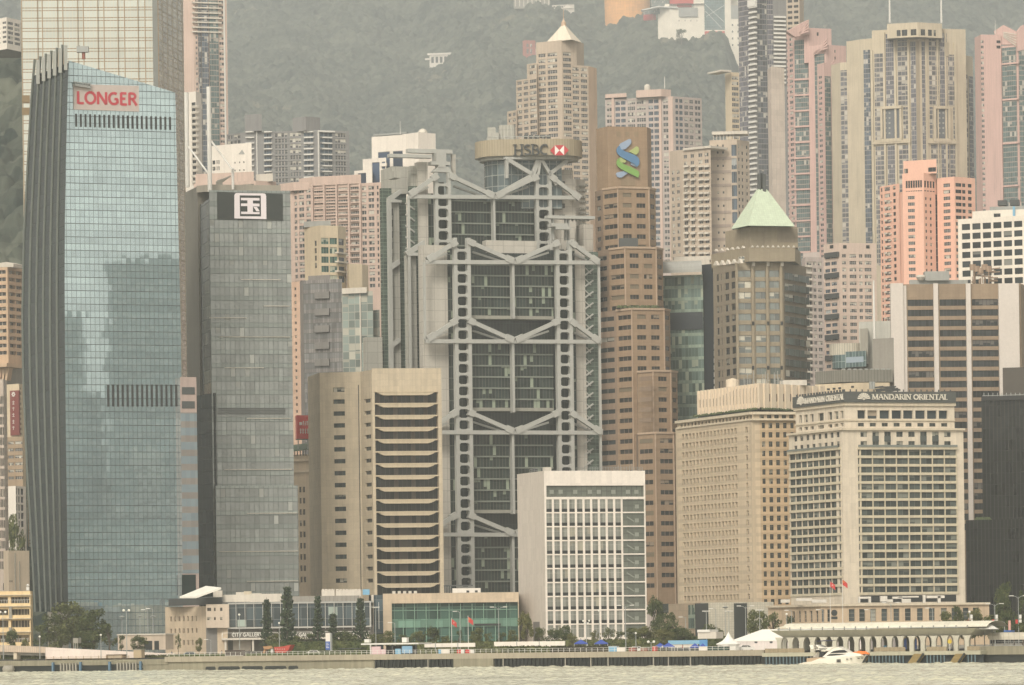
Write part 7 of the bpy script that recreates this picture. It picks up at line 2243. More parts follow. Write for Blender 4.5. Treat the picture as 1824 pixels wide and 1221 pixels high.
for u in range(791, 806, 3): p = P(u, 1050, Y0 + 9); g.box(p.x, p.x + .25, Y0 + 9, Y0 + 9.3, M.zt, p0.z)
b.sub('roof_frame', g)
b.finish()

# ================================================================ city gallery
b = Bldg('gallery', 'low gallery with grey glass upper floor and white CITY GALLERY lettering on its balcony', 'building', 480, 1110, 1290, wall('sand_concrete', (0.52, 0.42, 0.31), joint=(3, 3, .05), jd=.94))
Y0 = 1268
M = b.mass([(294, Y0 + 22), (368, Y0 + 2), (405, Y0)], 1085, 1080, 1, 20, f=(0,))
W_CG = win('slot_window', (0.06, 0.055, 0.045), pb=.2, nx=2, frame=(0.2, 0.17, 0.13))
M.fac(0, [(302.5 + 7.6 * k, 305.5 + 7.6 * k) for k in range(7)], [(1097, 1106), (1119, 1127), (1140, 1149)], w=W_CG, u=368, rec=.4)
M2 = b.mass([(367, Y0 - 1), (408, Y0 - 1)], 1082, 1077, 0, 16, f=(0,), m=wall('pale_stone_box', (0.56, 0.47, 0.38)), vb=1119)
M2.fac(0, [(369, 376), (381, 384), (392, 396)], [(1083, 1089), (1100, 1105)], w=W_CG)
M3 = b.mass([(367, Y0 + 1), (393, Y0 + 1)], 1120, 1118.5, 0, 10, m=wall('slate_panel', (0.20, 0.19, 0.18)))
g = MB(flat('charcoal_roof', (0.05, 0.055, 0.055), .5)); g.hexa([P(300, 1080, Y0 + 12), P(395, 1077, Y0 + 2), P(395, 1064, Y0 + 2), P(300, 1068, Y0 + 12)], [P(300, 1080, Y0 + 24), P(395, 1077, Y0 + 24), P(395, 1062, Y0 + 24), P(300, 1068, Y0 + 24)]); b.sub('dark_roof', g)
g = MB(flat('white_roof_wing', (0.78, 0.75, 0.68), .4)); 
A_ = [P(320, 1066, Y0 + 2), P(349, 1066, Y0 - 4), P(394, 1050, Y0 - 4), P(367, 1047, Y0 + 2)]
g.hexa(A_, [p + Vector((0, 0, .5)) for p in A_][::1]); b.sub('roof_wing', g)
g = MB(PALE); p0, p1 = P(378, 1064, Y0), P(394, 1052, Y0); g.box(p0.x, p1.x, Y0 + 4, Y0 + 7, p0.z, p1.z); b.sub('plant_room', g)
Mg = b.mass([(406, Y0 + 1), (664, yr(Y0 + 1, 406, 664, .06))], 1080, 1074, 0, 18, f=(0,), m=GREYW)
GCG = grid('gallery_glass', (0.055, 0.075, 0.085), (0.16, 0.18, 0.18), 2.65, 3.45, .08, .12, .45, .02, .08, .1, 1.7, blind=((0.30, 0.36, 0.32), .18))
Mg.skin(0, GCG, None, 660, 1077, 1117, 'glass_front', .15)
Mg.fac(0, vb=1077); Mg.fac(0, va=1117, m=wall('dim_ground_floor', (0.12, 0.11, 0.095)))  # lower wall colour darkened for the shade under the balcony
pl = Mg.pl[0]
g = MB(flat('pale_grey_frame', (0.46, 0.45, 0.42), .5))
for k in range(17):
    if k % 1 == 0: u = 420 + 15.9 * k; g.pbox(pl, u, 1073, u + 1.0, 1121, .1, .9)
g.pbox(pl, 406, 1074, 661, 1075.2, .1, .8); g.pbox(pl, 406, 1116.5, 661, 1119, .1, 1.3); g.pbox(pl, 659.5, 1073, 661, 1117, .1, .9)
b.sub('frame', g)
g = MB(PALE); g.pbox(pl, 395, 1135.5, 660, 1139, -.2, 3.6); b.sub('balcony_slab', g)
g = MB(WHITEM); g.pbox(pl, 395, 1129, 396, 1136, 3.2, 3.5); 
for k in range(14): g.pbox(pl, 396 + 20 * k, 1126, 396.5 + 20 * k, 1136, 3.3, 3.45)
g.pbox(pl, 396, 1126, 660, 1126.6, 3.3, 3.45)
b.sub('balcony_rail', g)
LWH = flat('letter_white', (0.82, 0.80, 0.74), .5, 0, .04)
for u0, u1 in ((413, 467), (513, 565), (601, 655)):
    g = MB(LWH); letters(g, pl, 'CITY GALLERY', pl.s(u0, 1131), pl.s(u1, 1131), pl.z(u0, 1134.5, 3.6), pl.z(u0, 1128, 3.6), .15, .13, 3.5, 3.65); b.sub('lettering', g)
g = MB(PALE)
for u in (400, 449, 500, 548, 600, 650): g.pbox(pl, u, 1139, u + 3.5, 1160, 1.5, 3.0)
b.sub('column', g)
g = MB(wall('pale_ground_wall', (0.45, 0.40, 0.34))); g.pbox(pl, 415, 1140, 447, 1160, -.1, .3); b.sub('ground_wall', g)
MR = b.mass([(445, Y0 + 4), (502, Y0 + 5)], 1062, 1058.5, 0, 8, m=PALE, vb=1073)
MR2 = b.mass([(521, Y0 + 4), (640, Y0 + 6)], 1068, 1062.5, 0, 8, m=wall('mid_grey_cladding', (0.30, 0.28, 0.25), joint=(1.2, 30, .1)), vb=1073)
MR4 = b.mass([(397, Y0 + 6), (446, Y0 + 6)], 1064, 1060, 0, 8, m=PALE, vb=1073)
for k, (u0, u1, v) in enumerate(((420, 434, 1055), (434, 447, 1053.5), (447, 465, 1057))):
    g = MB(CORN if k == 1 else PALE); p0, p1 = P(u0, 1060, Y0 + 7), P(u1, v, Y0 + 7); g.box(p0.x, p1.x, Y0 + 8, Y0 + 12, p0.z, p1.z); b.sub('plant_room', g)
for k, (u0, u1) in enumerate(((573, 596), (598, 622), (622, 643))):
    g = MB(PALE); p0, p1 = P(u0, 1061, Y0 + 9), P(u1, 1050, Y0 + 9); g.box(p0.x, p1.x, Y0 + 9, Y0 + 12, p0.z - .5, p1.z - .3)
    for j in range(4): t = p0.x + (p1.x - p0.x) * (.12 + .25 * j); g.lathe((t, Y0 + 9.6, p1.z - .3), [(.5, 0), (.5, .35), (0, .4)], 8)
    b.sub('chiller', g)
g = MB(SKYBL); p0, p1 = P(646, 1060, Y0 + 9), P(658, 1050, Y0 + 9); g.box(p0.x, p1.x, Y0 + 9, Y0 + 11, p0.z, p1.z); b.sub('chiller', g)
b.finish()

# ================================================================ yellow school block
YS = wall('yellow_render', (0.72, 0.55, 0.32), var=.08)
b = Bldg('school', 'four storey yellow building with open corridors at the photo edge', 'building', 20, 1100, 1230, YS)
Y0 = 1232
M = b.mass([(-60, Y0), (54, Y0), (58, Y0 + 8)], 1060, 1053, 1, 14, f=(0,))
fl = [(1063.5, 1074.5), (1085, 1095.5), (1105, 1117.5), (1131, 1144)]
M.fac(0, [(-40, -6), (-2, 14), (19, 52)], fl, rec=2.6, w=win('corridor_window', (0.12, 0.11, 0.09), (0.5, 0.44, 0.34), .4, 6, 1, (0.4, 0.34, 0.25), .05), name='corridor_window')
g = MB(WHITEM)
for v0, v1 in fl[::3]:
    for k in range(12): u = -2 + 4.6 * k; g.pbox(M.pl[0], u, v1 - 5, u + .5, v1, 0, .1)
    g.pbox(M.pl[0], -40, v1 - 5.5, 52, v1 - 5, 0, .12)
b.sub('railing', g)
g = MB(CORN)
for v in (1060, 1080, 1102, 1126): g.pbox(M.pl[0], -60, v, 56, v + 1.2, 0, .7)
b.sub('ledge', g)
g = MB(CONC); g.pbox(M.pl[0], 16, 1080, 21, 1104, 0, .5); g.pbox(M.pl[0], 16, 1118, 21, 1130, 0, .5); b.sub('stair_panel', g)
g = MB(WHITEM); p = P(50, 1052, Y0 + 3); g.box(p.x - .4, p.x + .4, Y0 + 2, Y0 + 3, p.z, p.z + .9); g.lathe((p.x, Y0 + 2.5, p.z + 1.4), [(0, -.5), (.5, 0), (0, .5)], 8); b.sub('finial', g)
b.finish()
# ---------------------------------------------------------------- the quay and what stands on it
QW = wall('quay_concrete', (0.34, 0.30, 0.23), joint=(2.15, 40, .07), jd=.75, streak=.18)
QL = wall('stained_quay_concrete', (0.24, 0.22, 0.16), streak=.45, var=.3, joint=(4.3, 40, .06), jd=.8)
QSHADE = flat('shade_dark_concrete', (0.014, 0.017, 0.016), .5, 0, .4, .3)  # near-black colour holds the shade of the quay recesses
TEALP = flat('blue_grey_pile', (0.12, 0.18, 0.21), .6, 0, .3, .5)
def qs(u): return QP.s(u, 1172)
def qthing(name, label, cat, u, back=0.0, group=None):
    return empty(name, quay_pt(u, back), label, cat, group)
QPATH = {}
def qpl(back):
    """plane parallel to the quay, `back` metres behind it"""
    if back not in QPATH:
        a, b_ = QP.pt(0, 0, -back), QP.pt(10, 0, -back)
        QPATH[back] = Plane((a.x, a.y), (b_.x, b_.y))
    return QPATH[back]
def part(root, name, mb, parent=None): return mb.build(name, parent or root)

t = qthing('quay_wall', 'long weathered concrete quay wall with panelled parapet at the water', 'quay wall', 700)
g = MB(QW); g.obox(QP, qs(295), qs(1362), 2.35, ZG + .25, -.8, .5); part(t, 'parapet', g)
for u0, u1 in ((-300, 300),):
    g = MB(QL); g.obox(QP, qs(u0), qs(u1), 1.7, ZG - .35, -.8, .2); part(t, 'parapet', g)
g = MB(QL)
g.obox(QP, qs(240), qs(667), -.6, 2.35, -.8, .0); g.obox(QP, qs(809), qs(880), -.6, 2.35, -.8, .45); part(t, 'lower_wall', g)
g = MB(QSHADE); g.obox(QP, qs(-300), qs(240), -.6, 1.7, -.8, -.3); g.obox(QP, qs(667), qs(809), -.6, 2.35, -.8, -.3); g.obox(QP, qs(880), qs(1362), -.6, 2.35, -.8, -.3); part(t, 'shaded_undercut', g)
for u0, u1 in ((366, 384), (388.5, 427), (430.5, 468), (471.5, 510), (513.5, 531)):
    g = MB(QSHADE); a, c = qs(u0), qs(u1)
    g.prism(QP, [(a, -.2), (c, -.2), (c, .75), (c - .35, 1.05), (a + .35, 1.05), (a, .75)], -.4, .03); part(t, 'recess_patch', g)  # dark patches on the face painted for shaded wall recesses
g = MB(QSHADE)
for k in range(100):
    u = 668 + 690 * k / 100
    if not 808 < u < 880: g.obox(QP, qs(u), qs(u) + .38, -.4, 2.3, -.3, .1)
part(t, 'sheet_piles', g)
g = MB(CONC)
for k in range(16):
    u = 690 + 660 * rnd()
    if not 800 < u < 884: g.obox(QP, qs(u), qs(u) + .3, -.3, 2.3, .0, .2)
part(t, 'pile', g)
t = qthing('railing', 'thin white steel railing along the quay edge', 'railing', 800)
g = MB(WHITEM)
for h_ in (.45, .95): g.obox(QP, qs(300), qs(1362), ZG + .25 + h_, ZG + .31 + h_, -.35, -.28)
for k in range(110): s_ = qs(300) + (qs(1362) - qs(300)) * k / 109; g.obox(QP, s_ - .04, s_ + .04, ZG + .25, ZG + 1.25, -.36, -.27)
part(t, 'rails', g)
t = qthing('railing', 'rusty low railing on the quay beside the white ramp wall', 'railing', 170)
g = MB(flat('rusty_rail', (0.35, 0.25, 0.16)))
for k in range(12): s_ = qs(80) + 2.4 * k; g.obox(QP, s_, s_ + .12, ZG - .35, ZG + .75, -.5, -.4)
for h_ in (.35, .75): g.obox(QP, qs(80), qs(80) + 26.5, ZG - .35 + h_, ZG - .28 + h_, -.5, -.4)
part(t, 'rails', g)
for i, (u0, u1, n_) in enumerate(((95, 148, 6), (196, 255, 7))):
    t = qthing('dock_fender', ('fender frame with grey timbers and blue end posts near the round tyre', 'fender frame with grey timbers and blue end posts below the concrete post')[i], 'fender', (u0 + u1) / 2, 0)
    for k in range(n_):
        u = u0 + 14 + (u1 - u0 - 26) * k / (n_ - 1); g = MB(CONC); g.obox(QP, qs(u), qs(u) + .42, -.2, 2.3, .25, .7); part(t, 'timber', g)
    for u in (u0, u1 - 4): g = MB(flat('blue_post', (0.09, 0.17, 0.26)) if 'blue_post' not in bpy.data.materials else bpy.data.materials['blue_post']); g.obox(QP, qs(u), qs(u) + .55, -.3, 2.6, .3, .9); part(t, 'end_post', g)
    g = MB(QSHADE)
    for z in (.6, 1.7): g.obox(QP, qs(u0), qs(u1), z, z + .25, .0, .26)
    part(t, 'cross_beam', g)
t = qthing('fender', 'round pale tyre fender at the water by the photo edge', 'fender', 18, -1)
g = MB(CONC); p = QP.pt(qs(18), .9, .8)
g.tube([p - QP.d * 1.6, p - QP.d * 1.2, p + QP.d * 1.2, p + QP.d * 1.6], [.6, 1.0, 1.0, .6], 12); part(t, 'roller', g)

# ---------------------------------------------------------------- trees
LEAF = [leafmat('dark_leaf', (0.036, 0.054, 0.020), (0.12, 0.135, 0.052), .5), leafmat('mid_leaf', (0.055, 0.074, 0.026), (0.17, 0.175, 0.068), .5),
        leafmat('yellow_green_leaf', (0.085, 0.095, 0.030), (0.20, 0.19, 0.075), .5), leafmat('pine_leaf', (0.026, 0.046, 0.028), (0.085, 0.108, 0.058), .7)]
BARK = flat('bark', (0.10, 0.08, 0.06), .9)
def leaf_quads(mb, c, r, n, sz, R_):
    for _ in range(n):
        d = Vector((R_.gauss(0, 1), R_.gauss(0, 1), R_.gauss(0, 1))).normalized() * (R_.random() ** .4)
        p = Vector(c) + Vector((d.x * r[0], d.y * r[1], d.z * r[2]))
        a = Vector((R_.gauss(0, 1), R_.gauss(0, 1), R_.gauss(0, .6))).normalized(); b_ = a.cross(Vector((R_.gauss(0, 1), R_.gauss(0, 1), R_.gauss(0, 1)))).normalized()
        s1, s2 = sz * R_.uniform(.6, 1.4), sz * R_.uniform(.5, 1.1)
        mb.face([p - a * s1, p - b_ * s2, p + a * s1, p + b_ * s2])
def tree_proto(seed, leaf, kind):
    """a tree 10 m high and about 10 m wide (scaled when placed)"""
    R_ = random.Random(seed)
    tr, cr = MB(BARK), MB(leaf)
    if kind == 'pine':
        tr.tube([(0, 0, 0), (0, 0, 5), (0, 0, 10)], [.35, .22, .05], 6)
        for k in range(13):
            z = 1.4 + 8.4 * k / 13; L = 2.5 * (1 - z / 10.8) ** .8 * R_.uniform(.7, 1.15) + .25
            for j in range(7):
                a = 2 * math.pi * (j + R_.random() * .6) / 7; l_ = L * R_.uniform(.75, 1.15)
                tip = Vector((l_ * math.cos(a), l_ * math.sin(a), z + .25 * l_))
                tr.tube([(0, 0, z), tip], [.07, .02], 3)
                for f in (.35, .6, .85, 1.0): leaf_quads(cr, Vector((0, 0, z)).lerp(tip, f), (.34, .34, .26), 6, .24, R_)
    else:
        th = 3.2 if kind == 'round' else 4.5
        tr.tube([(0, 0, 0), (.15, 0, th * .6), (0, .1, th + 1.5)], [.32, .24, .14], 6)
        n = 20 if kind == 'round' else 11
        for k in range(n):
            a = R_.random() * 2 * math.pi; ph = R_.uniform(-.75, 1)
            rr = 3.4 * math.sqrt(max(.05, 1 - ph * ph * .8)) * R_.uniform(.45, 1.05)
            c = Vector((rr * math.cos(a), rr * math.sin(a), 5.9 + 3.0 * ph))
            if kind != 'round': c = Vector((c.x * .75, c.y * .75, c.z * R_.uniform(.9, 1.05)))
            tr.tube([(0, 0, th * .8), (c.x * .5, c.y * .5, th * .5 + c.z * .5), c], [.14, .08, .03], 4)
            s_ = R_.uniform(.9, 1.6) * (1 if kind == 'round' else .8)
            leaf_quads(cr, c, (s_ * 1.15, s_ * 1.15, s_ * .85), int((85 if kind == 'round' else 60) * s_), .26, R_)
    return tr.mesh('trunk'), cr.mesh('crown')
PROTO = {}
for i in range(4):
    for s_ in range(3 if i < 3 else 2):
        PROTO[(i, s_)] = tree_proto(10 * i + s_, LEAF[i], 'pine' if i == 3 else ('round' if (i + s_) % 3 else 'loose'))
def tree(u, vt, wpx, back, kind, label, var=0, zb=ZG, Y=None, group=None, name='tree'):
    p = quay_pt(u, back, zb) if Y is None else Vector((P(u, 1150, Y).x, Y, zb))
    top = P(u, vt, p.y).z
    h_ = max(1.2, top - zb) / 10.0 * (1.02 if kind == 3 else 1.06)
    wd = wpx * p.y / F / (4.6 if kind == 3 else 8.0)
    e = empty(name, p, label, 'tree', group)
    for nm, me in zip(('trunk', 'crown'), PROTO[(kind, var % (3 if kind < 3 else 2))]):
        o = bpy.data.objects.new(nm, me); COL.objects.link(o); o.parent = e
    e.scale = (wd, wd, h_); e.rotation_euler = (0, 0, rnd() * 6.28)
    return e
TL = [
 (88, 1092, 62, 60, 0, 'big dark tree with its crown against the ribbed glass side, next to the yellow school'), (128, 1077, 78, 66, 1, 'tallest bushy tree of the clump before the blue glass tower'),
 (168, 1086, 66, 62, 0, 'broad dark tree at the right end of the clump before the blue glass tower'), (196, 1110, 48, 55, 0, 'lower dark tree beside the lamps at the foot of the blue glass tower'),
 (108, 1116, 46, 40, 1, 'mid-size green tree in front of the tall clump, near the school corner'), (150, 1124, 46, 38, 0, 'low dark tree in front of the tallest bushy tree'),
 (70, 1112, 34, 36, 0, 'dark tree touching the yellow school wall'), (22, 1123, 24, 18, 0, 'small dark tree before the school ground floor'), (45, 1138, 15, 18, 2, 'little shrub like tree before the school corner'),
 (217, 1131, 18, 30, 0, 'slim dark tree before the small beige gatehouse'), (247, 1134, 30, 28, 0, 'round dark tree beside the gatehouse door'),
 (318, 1126, 14, 30, 1, 'small palm like tree before the gallery side wall'), (355, 1138, 15, 26, 2, 'thin pale young tree before the gallery corner'),
 (489, 1131, 34, 50, 1, 'bushy tree between the two left pine trees'), (530, 1130, 34, 46, 1, 'bushy tree under the second lettering of the gallery'),
 (556, 1128, 36, 52, 0, 'dark bushy tree left of the blue totem sign'), (613, 1126, 40, 50, 0, 'dark bushy tree right of the blue totem sign'), (632, 1132, 30, 44, 1, 'small round tree before the last pine'),
 (668, 1128, 28, 48, 1, 'round tree before the slim pale column'), (690, 1126, 30, 46, 1, 'round tree at the left jamb of the green glass hall'), (718, 1131, 30, 44, 0, 'low tree before the left bays of the green glass hall'),
 (745, 1123, 26, 44, 1, 'loose tree in front of the green glass hall, left of its flagpoles'), (771, 1119, 28, 42, 0, 'dark upright tree in front of the green glass hall'), (794, 1130, 28, 44, 1, 'low tree just left of the first flagpole'),
 (817, 1122, 22, 42, 0, 'dark tree between the two flagpoles'), (850, 1121, 30, 42, 1, 'loose tree right of the second flagpole'), (870, 1124, 24, 44, 1, 'tree before the right half of the green glass hall'),
 (893, 1126, 28, 40, 0, 'dark tree near the right jamb of the green glass hall'), (912, 1124, 20, 42, 1, 'tree at the corner of the green glass hall and the white block'),
 (937, 1089, 26, 40, 2, 'tall light green loose tree before the blank side of the white block'), (962, 1116, 20, 44, 1, 'small tree beside the grey door of the white block'),
 (988, 1122, 34, 42, 0, 'dark round tree at the corner of the white block'), (1008, 1114, 26, 46, 0, 'taller dark tree before the first window bays of the white block'), (1019, 1130, 20, 36, 2, 'pale shrub like tree beside the left blue tent'),
 (1062, 1119, 26, 46, 2, 'yellowish tree before the middle of the white block'), (1084, 1115, 32, 48, 1, 'green tree before the right bays of the white block'), (1104, 1124, 28, 44, 0, 'dark tree under the louvred bay of the white block'),
 (1128, 1121, 34, 46, 1, 'wide tree at the right foot of the white block'), (1152, 1116, 44, 50, 2, 'broad yellow green tree right of the white block'), (1184, 1122, 36, 48, 2, 'yellow green tree above the paired blue tents'),
 (1212, 1118, 36, 56, 0, 'dark tree behind the blue banner board'), (1262, 1112, 38, 70, 0, 'dark tree before the pale lattice screen'), (1282, 1122, 26, 50, 0, 'low dark tree left of the pointed white tent'),
 (1346, 1090, 44, 80, 1, 'round tree behind the big white marquee, left one'), (1378, 1086, 46, 84, 1, 'larger round tree behind the big white marquee, right one'), (1404, 1096, 30, 78, 0, 'dark tree at the left end of the hotel podium'),
 (1686, 1092, 30, 60, 1, 'tree before the hotel podium windows, near the banner lamp'), (1707, 1080, 26, 62, 0, 'pointed dark tree near the right end of the hotel podium'), (1737, 1088, 36, 60, 2, 'sparse tree hiding the right corner of the hotel podium'),
 (1722, 1106, 40, 40, 0, 'low dark tree behind the right end of the pier roof'), (1790, 1038, 38, 90, 0, 'tall feathery dark tree before the black tower'), (1822, 1050, 48, 84, 0, 'dark tree cut off by the photo edge before the black tower'),
 (1768, 1098, 46, 60, 1, 'green tree right of the hotel podium behind the lamp banners'), (1806, 1106, 50, 50, 0, 'dense dark tree above the covered walkway'), (1840, 1100, 50, 40, 1, 'green tree at the far end of the covered walkway'),
 (1168, 1068, 34, 110, 0, 'tall dark tree in the gap between the white block and the brown tower'), (1190, 1092, 44, 100, 0, 'round dark tree at the foot of the brown tower'), (1228, 1128, 34, 60, 0, 'low dark tree before the black glass panel'),
]
for k, (u, vt, wd, bk_, kd, lb) in enumerate(TL):
    tree(u, vt, wd, bk_, kd, lb, k)
tree(30, 930, 46, 0, 1, 'rounded green tree between the white block and the beige blank wall', 1, ZG, 1500)
for k, (u, vt, wd, lb) in enumerate(((476, 1066, 24, 'slim Norfolk pine before the first bays of the gallery glass'), (513, 1043, 32, 'tallest Norfolk pine, before the gallery'), (567, 1060, 24, 'Norfolk pine just left of the blue totem sign'),
                                     (594, 1092, 24, 'shortest Norfolk pine, right of the blue totem sign'), (643, 1064, 26, 'Norfolk pine before the right end of the gallery'))):
    tree(u, vt, wd, 56, 3, lb, k, name='pine_tree')
tree(1228, 52, 34, 0, 0, 'lone spreading tree against the white ridge-top mall', 0, P(1228, 92, hillY(1228, 98)).z, hillY(1228, 98) - 30)

# hedges, grass
def hedge(u0, u1, v0, v1, back, leaf, label, dens=26):
    t = qthing('hedge', label, 'hedge', (u0 + u1) / 2, back)
    pl = qpl(back); a, c = pl.s(u0, v1), pl.s(u1, v1); z0, z1 = ZG, max(ZG + .5, pl.z((u0 + u1) / 2, v0))
    g = MB(leaf); R_ = random.Random(int(u0))
    g.obox(pl, a, c, z0, z1 - .25, -1.2, -.1, leaf)
    for _ in range(int((c - a) * dens)):
        s_, z = a + (c - a) * R_.random(), z0 + (z1 - z0) * R_.random()
        p = pl.pt(s_, z, R_.uniform(-.3, .3)); d = Vector((R_.gauss(0, 1), R_.gauss(0, 1), R_.gauss(0, 1))).normalized(); e = d.cross(Vector((.3, .5, 1))).normalized()
        g.face([p - d * .3, p - e * .22, p + d * .3, p + e * .22])
    part(t, 'foliage', g)
BRH = leafmat('brown_hedge_leaf', (0.035, 0.032, 0.016), (0.085, 0.070, 0.035), .4)
hedge(981, 1087, 1150, 1166, 4, BRH, 'clipped brownish hedge below the two blue tents')
hedge(848, 979, 1151, 1166, 4, LEAF[1], 'clipped green hedge right of the red barriers')
hedge(478, 662, 1141, 1160, 42, LEAF[0], 'long dark shrubbery before the gallery ground floor', 30)
hedge(690, 924, 1142, 1160, 40, LEAF[1], 'long green shrubbery at the foot of the green glass hall', 30)
hedge(982, 1172, 1138, 1160, 40, LEAF[1], 'long green shrubbery at the foot of the white block', 30)
hedge(1160, 1292, 1132, 1155, 58, LEAF[0], 'dark shrubbery between the white block and the pointed tent', 30)
hedge(0, 82, 1164, 1180, 9, LEAF[1], 'overgrown green hedge under the ramp')
hedge(250, 296, 1167, 1179, 5, LEAF[1], 'short green hedge right of the concrete post')
g = MB(leafmat('lawn_grass', (0.05, 0.075, 0.02), (0.13, 0.16, 0.05), .5))
R_ = random.Random(4)
for k in range(6000):
    u = 300 + 345 * R_.random(); p = quay_pt(u, 1.2 + 14 * R_.random() ** 1.5, ZG); h_ = R_.uniform(.25, .9)
    d = Vector((R_.gauss(0, 1), R_.gauss(0, .4), 0)).normalized() * .22
    g.face([p - d, p + d, p + d * .4 + Vector((R_.gauss(0, .1), 0, h_)), p - d * .4 + Vector((0, 0, h_))])
tag(g.build('grass'), 'long green grass on the quay edge before the gallery', 'grass', kind='stuff')

# ---------------------------------------------------------------- lamps, flags
LGT = flat('lamp_glass', (0.85, 0.83, 0.76), .3)
def lamp(u, vt, back, kind, label, m=None, group=None):
    t = qthing('street_lamp', label, 'street lamp', u, back, group)
    p = quay_pt(u, back); z = P(u, vt, p.y).z
    m = m or STEEL
    g = MB(m); g.tube([p, (p.x, p.y, z)], [.13, .07], 6); part(t, 'pole', g)
    def head(dx, dz, rad=.3, box=False):
        h_ = MB(LGT if not box else WHITEM)
        c = Vector((p.x + dx, p.y, z + dz))
        if box: h_.box(c.x - .55, c.x + .55, c.y - .2, c.y + .2, c.z - .08, c.z + .1)
        else: h_.lathe(c, [(0, -rad), (rad * .8, -rad * .6), (rad, 0), (rad * .8, rad * .6), (0, rad)], 8)
        part(t, 'lamp_head', h_)
    a = MB(m)
    if kind == 'globe': head(0, .25)
    elif kind == 'globes': a.tube([(p.x - .7, p.y, z), (p.x + .7, p.y, z)], .06, 4); head(-.7, .2, .36); head(.7, .2, .36)
    elif kind == 'four':
        a.tube([(p.x - .7, p.y, z - .4), (p.x + .7, p.y, z - .4)], .06, 4)
        for dx, dz in ((-.75, .1), (.75, .1), (-.45, -.55), (.45, -.55)): head(dx, dz, .27)
    elif kind == 'arm': a.tube([(p.x, p.y, z - .2), (p.x - .5, p.y, z + .1), (p.x - 1.1, p.y, z + .1)], .06, 4); head(-1.3, .1, box=True)
    elif kind == 'arms': a.tube([(p.x - 1.5, p.y, z + .15), (p.x - .6, p.y, z + .05), (p.x, p.y, z - .5), (p.x + .6, p.y, z + .05), (p.x + 1.5, p.y, z + .15)], .06, 4); head(-1.7, .2, box=True); head(1.7, .2, box=True)
    elif kind == 'disc': a.lathe((p.x, p.y, z - .15), [(0, .3), (.9, .0), (.2, -.25), (.1, -.3)], 10)
    elif kind == 'flood': a.tube([(p.x - .5, p.y, z), (p.x + .5, p.y, z)], .08, 4); head(-.5, .15, box=True); head(.5, .15, box=True)
    part(t, 'arm', a)
    return t
for u, vt, bk_, kd, lb in (
 (6, 1092, 3, 'globes', 'tall twin globe lamp in front of the yellow school'), (71, 1136, 3, 'globe', 'short single lamp at the joint of the ramp and its white wall'), (180, 1133, 3, 'globe', 'short single lamp before the white ramp wall'),
 (226, 1089, 3, 'globes', 'tall twin floodlamp by the concrete post on the quay'), (218, 1098, 50, 'disc', 'white disc lamp nearest the clump of dark trees'), (250, 1097, 50, 'disc', 'white disc lamp in the middle before the blue glass tower'),
 (264, 1087, 60, 'arm', 'arm lamp between two disc lamps before the glass tower base'), (273, 1085, 62, 'arm', 'tall arm lamp next to the rightmost disc lamp'), (273.5, 1097, 48, 'disc', 'rightmost white disc lamp, left of the gallery'),
 (376, 1140, 30, 'arm', 'small bent arm lamp before the slate panel of the gallery'), (427, 1097, 4, 'globe', 'thin pole lamp before the first gallery lettering'), (498, 1112, 30, 'globe', 'thin lamp between the two tallest pines'),
 (670, 1083, 34, 'flood', 'tall floodlamp before the slim pale column'), (704, 1110, 34, 'arm', 'arm lamp at the left bay of the green glass hall'), (820, 1090, 32, 'arm', 'arm lamp between the two flagpoles'),
 (889, 1083, 34, 'arms', 'double arm lamp before the right half of the green glass hall'), (1045, 1107, 28, 'four', 'four globe lamp in front of the white block'), (1068, 1090, 34, 'globe', 'thin pole lamp right of the four globe lamp'),
 (1115, 1080, 34, 'arms', 'double arm lamp before the louvred bay of the white block'), (1133, 1130, 24, 'globe', 'small lamp right of the double arm lamp'), (1160, 1145, 16, 'globes', 'low twin globe lamp beside the paired blue tents'),
 (1222, 1100, 60, 'arm', 'arm lamp before the brown podium'), (1259, 1090, 44, 'flood', 'floodlamp before the left black glass panel'), (1276, 1085, 60, 'arm', 'arm lamp before the pale lattice screen'), (1293, 1081, 70, 'disc', 'disc topped mast before the pale lattice screen'),
 (1299, 1090, 62, 'flood', 'small floodlamp beside the disc topped mast'), (1329, 1081, 56, 'arms', 'double arm lamp before the right black glass panel'), (1354, 1088, 50, 'flood', 'white floodlamp above the marquee ridge'),
 (1402, 1096, 60, 'globe', 'lamp at the left end of the pier roof'), (1411, 1088, 64, 'arm', 'arm lamp before the first slot windows of the hotel podium'), (1467, 1087, 64, 'arm', 'arm lamp near the corner of the hotel podium'),
 (1553, 1087, 58, 'arm', 'arm lamp before the tall podium windows, above the yacht bow'), (1588, 1075, 58, 'arms', 'double arm lamp standing on the road before the hotel podium'), (1662, 1084, 58, 'arm', 'arm lamp before the right podium windows'),
 (1728, 1092, 44, 'globe', 'lamp post with red and white banners at the podium corner'), (1773, 1077, 50, 'arms', 'tall double arm lamp with banners right of the podium'), (1815, 1063, 46, 'arms', 'tall lamp with banners before the black tower'),
 (1790, 1108, 40, 'arm', 'short lamp behind the covered walkway')):
    t = lamp(u, vt, bk_, kd, lb)
    if 'banners' in lb:
        p = quay_pt(u, bk_ - .3)
        z = P(u, 1096, p.y).z
        for k, (dx, m_) in enumerate(((-.75, REDP), (.15, WHITEM), (.15, WHITEM))):
            g = MB(m_); zz = z - (1.1 if k != 2 else -.1); g.box(p.x + dx, p.x + dx + .6, p.y - .03, p.y + .03, zz - 1.0, zz); part(t, 'banner', g)
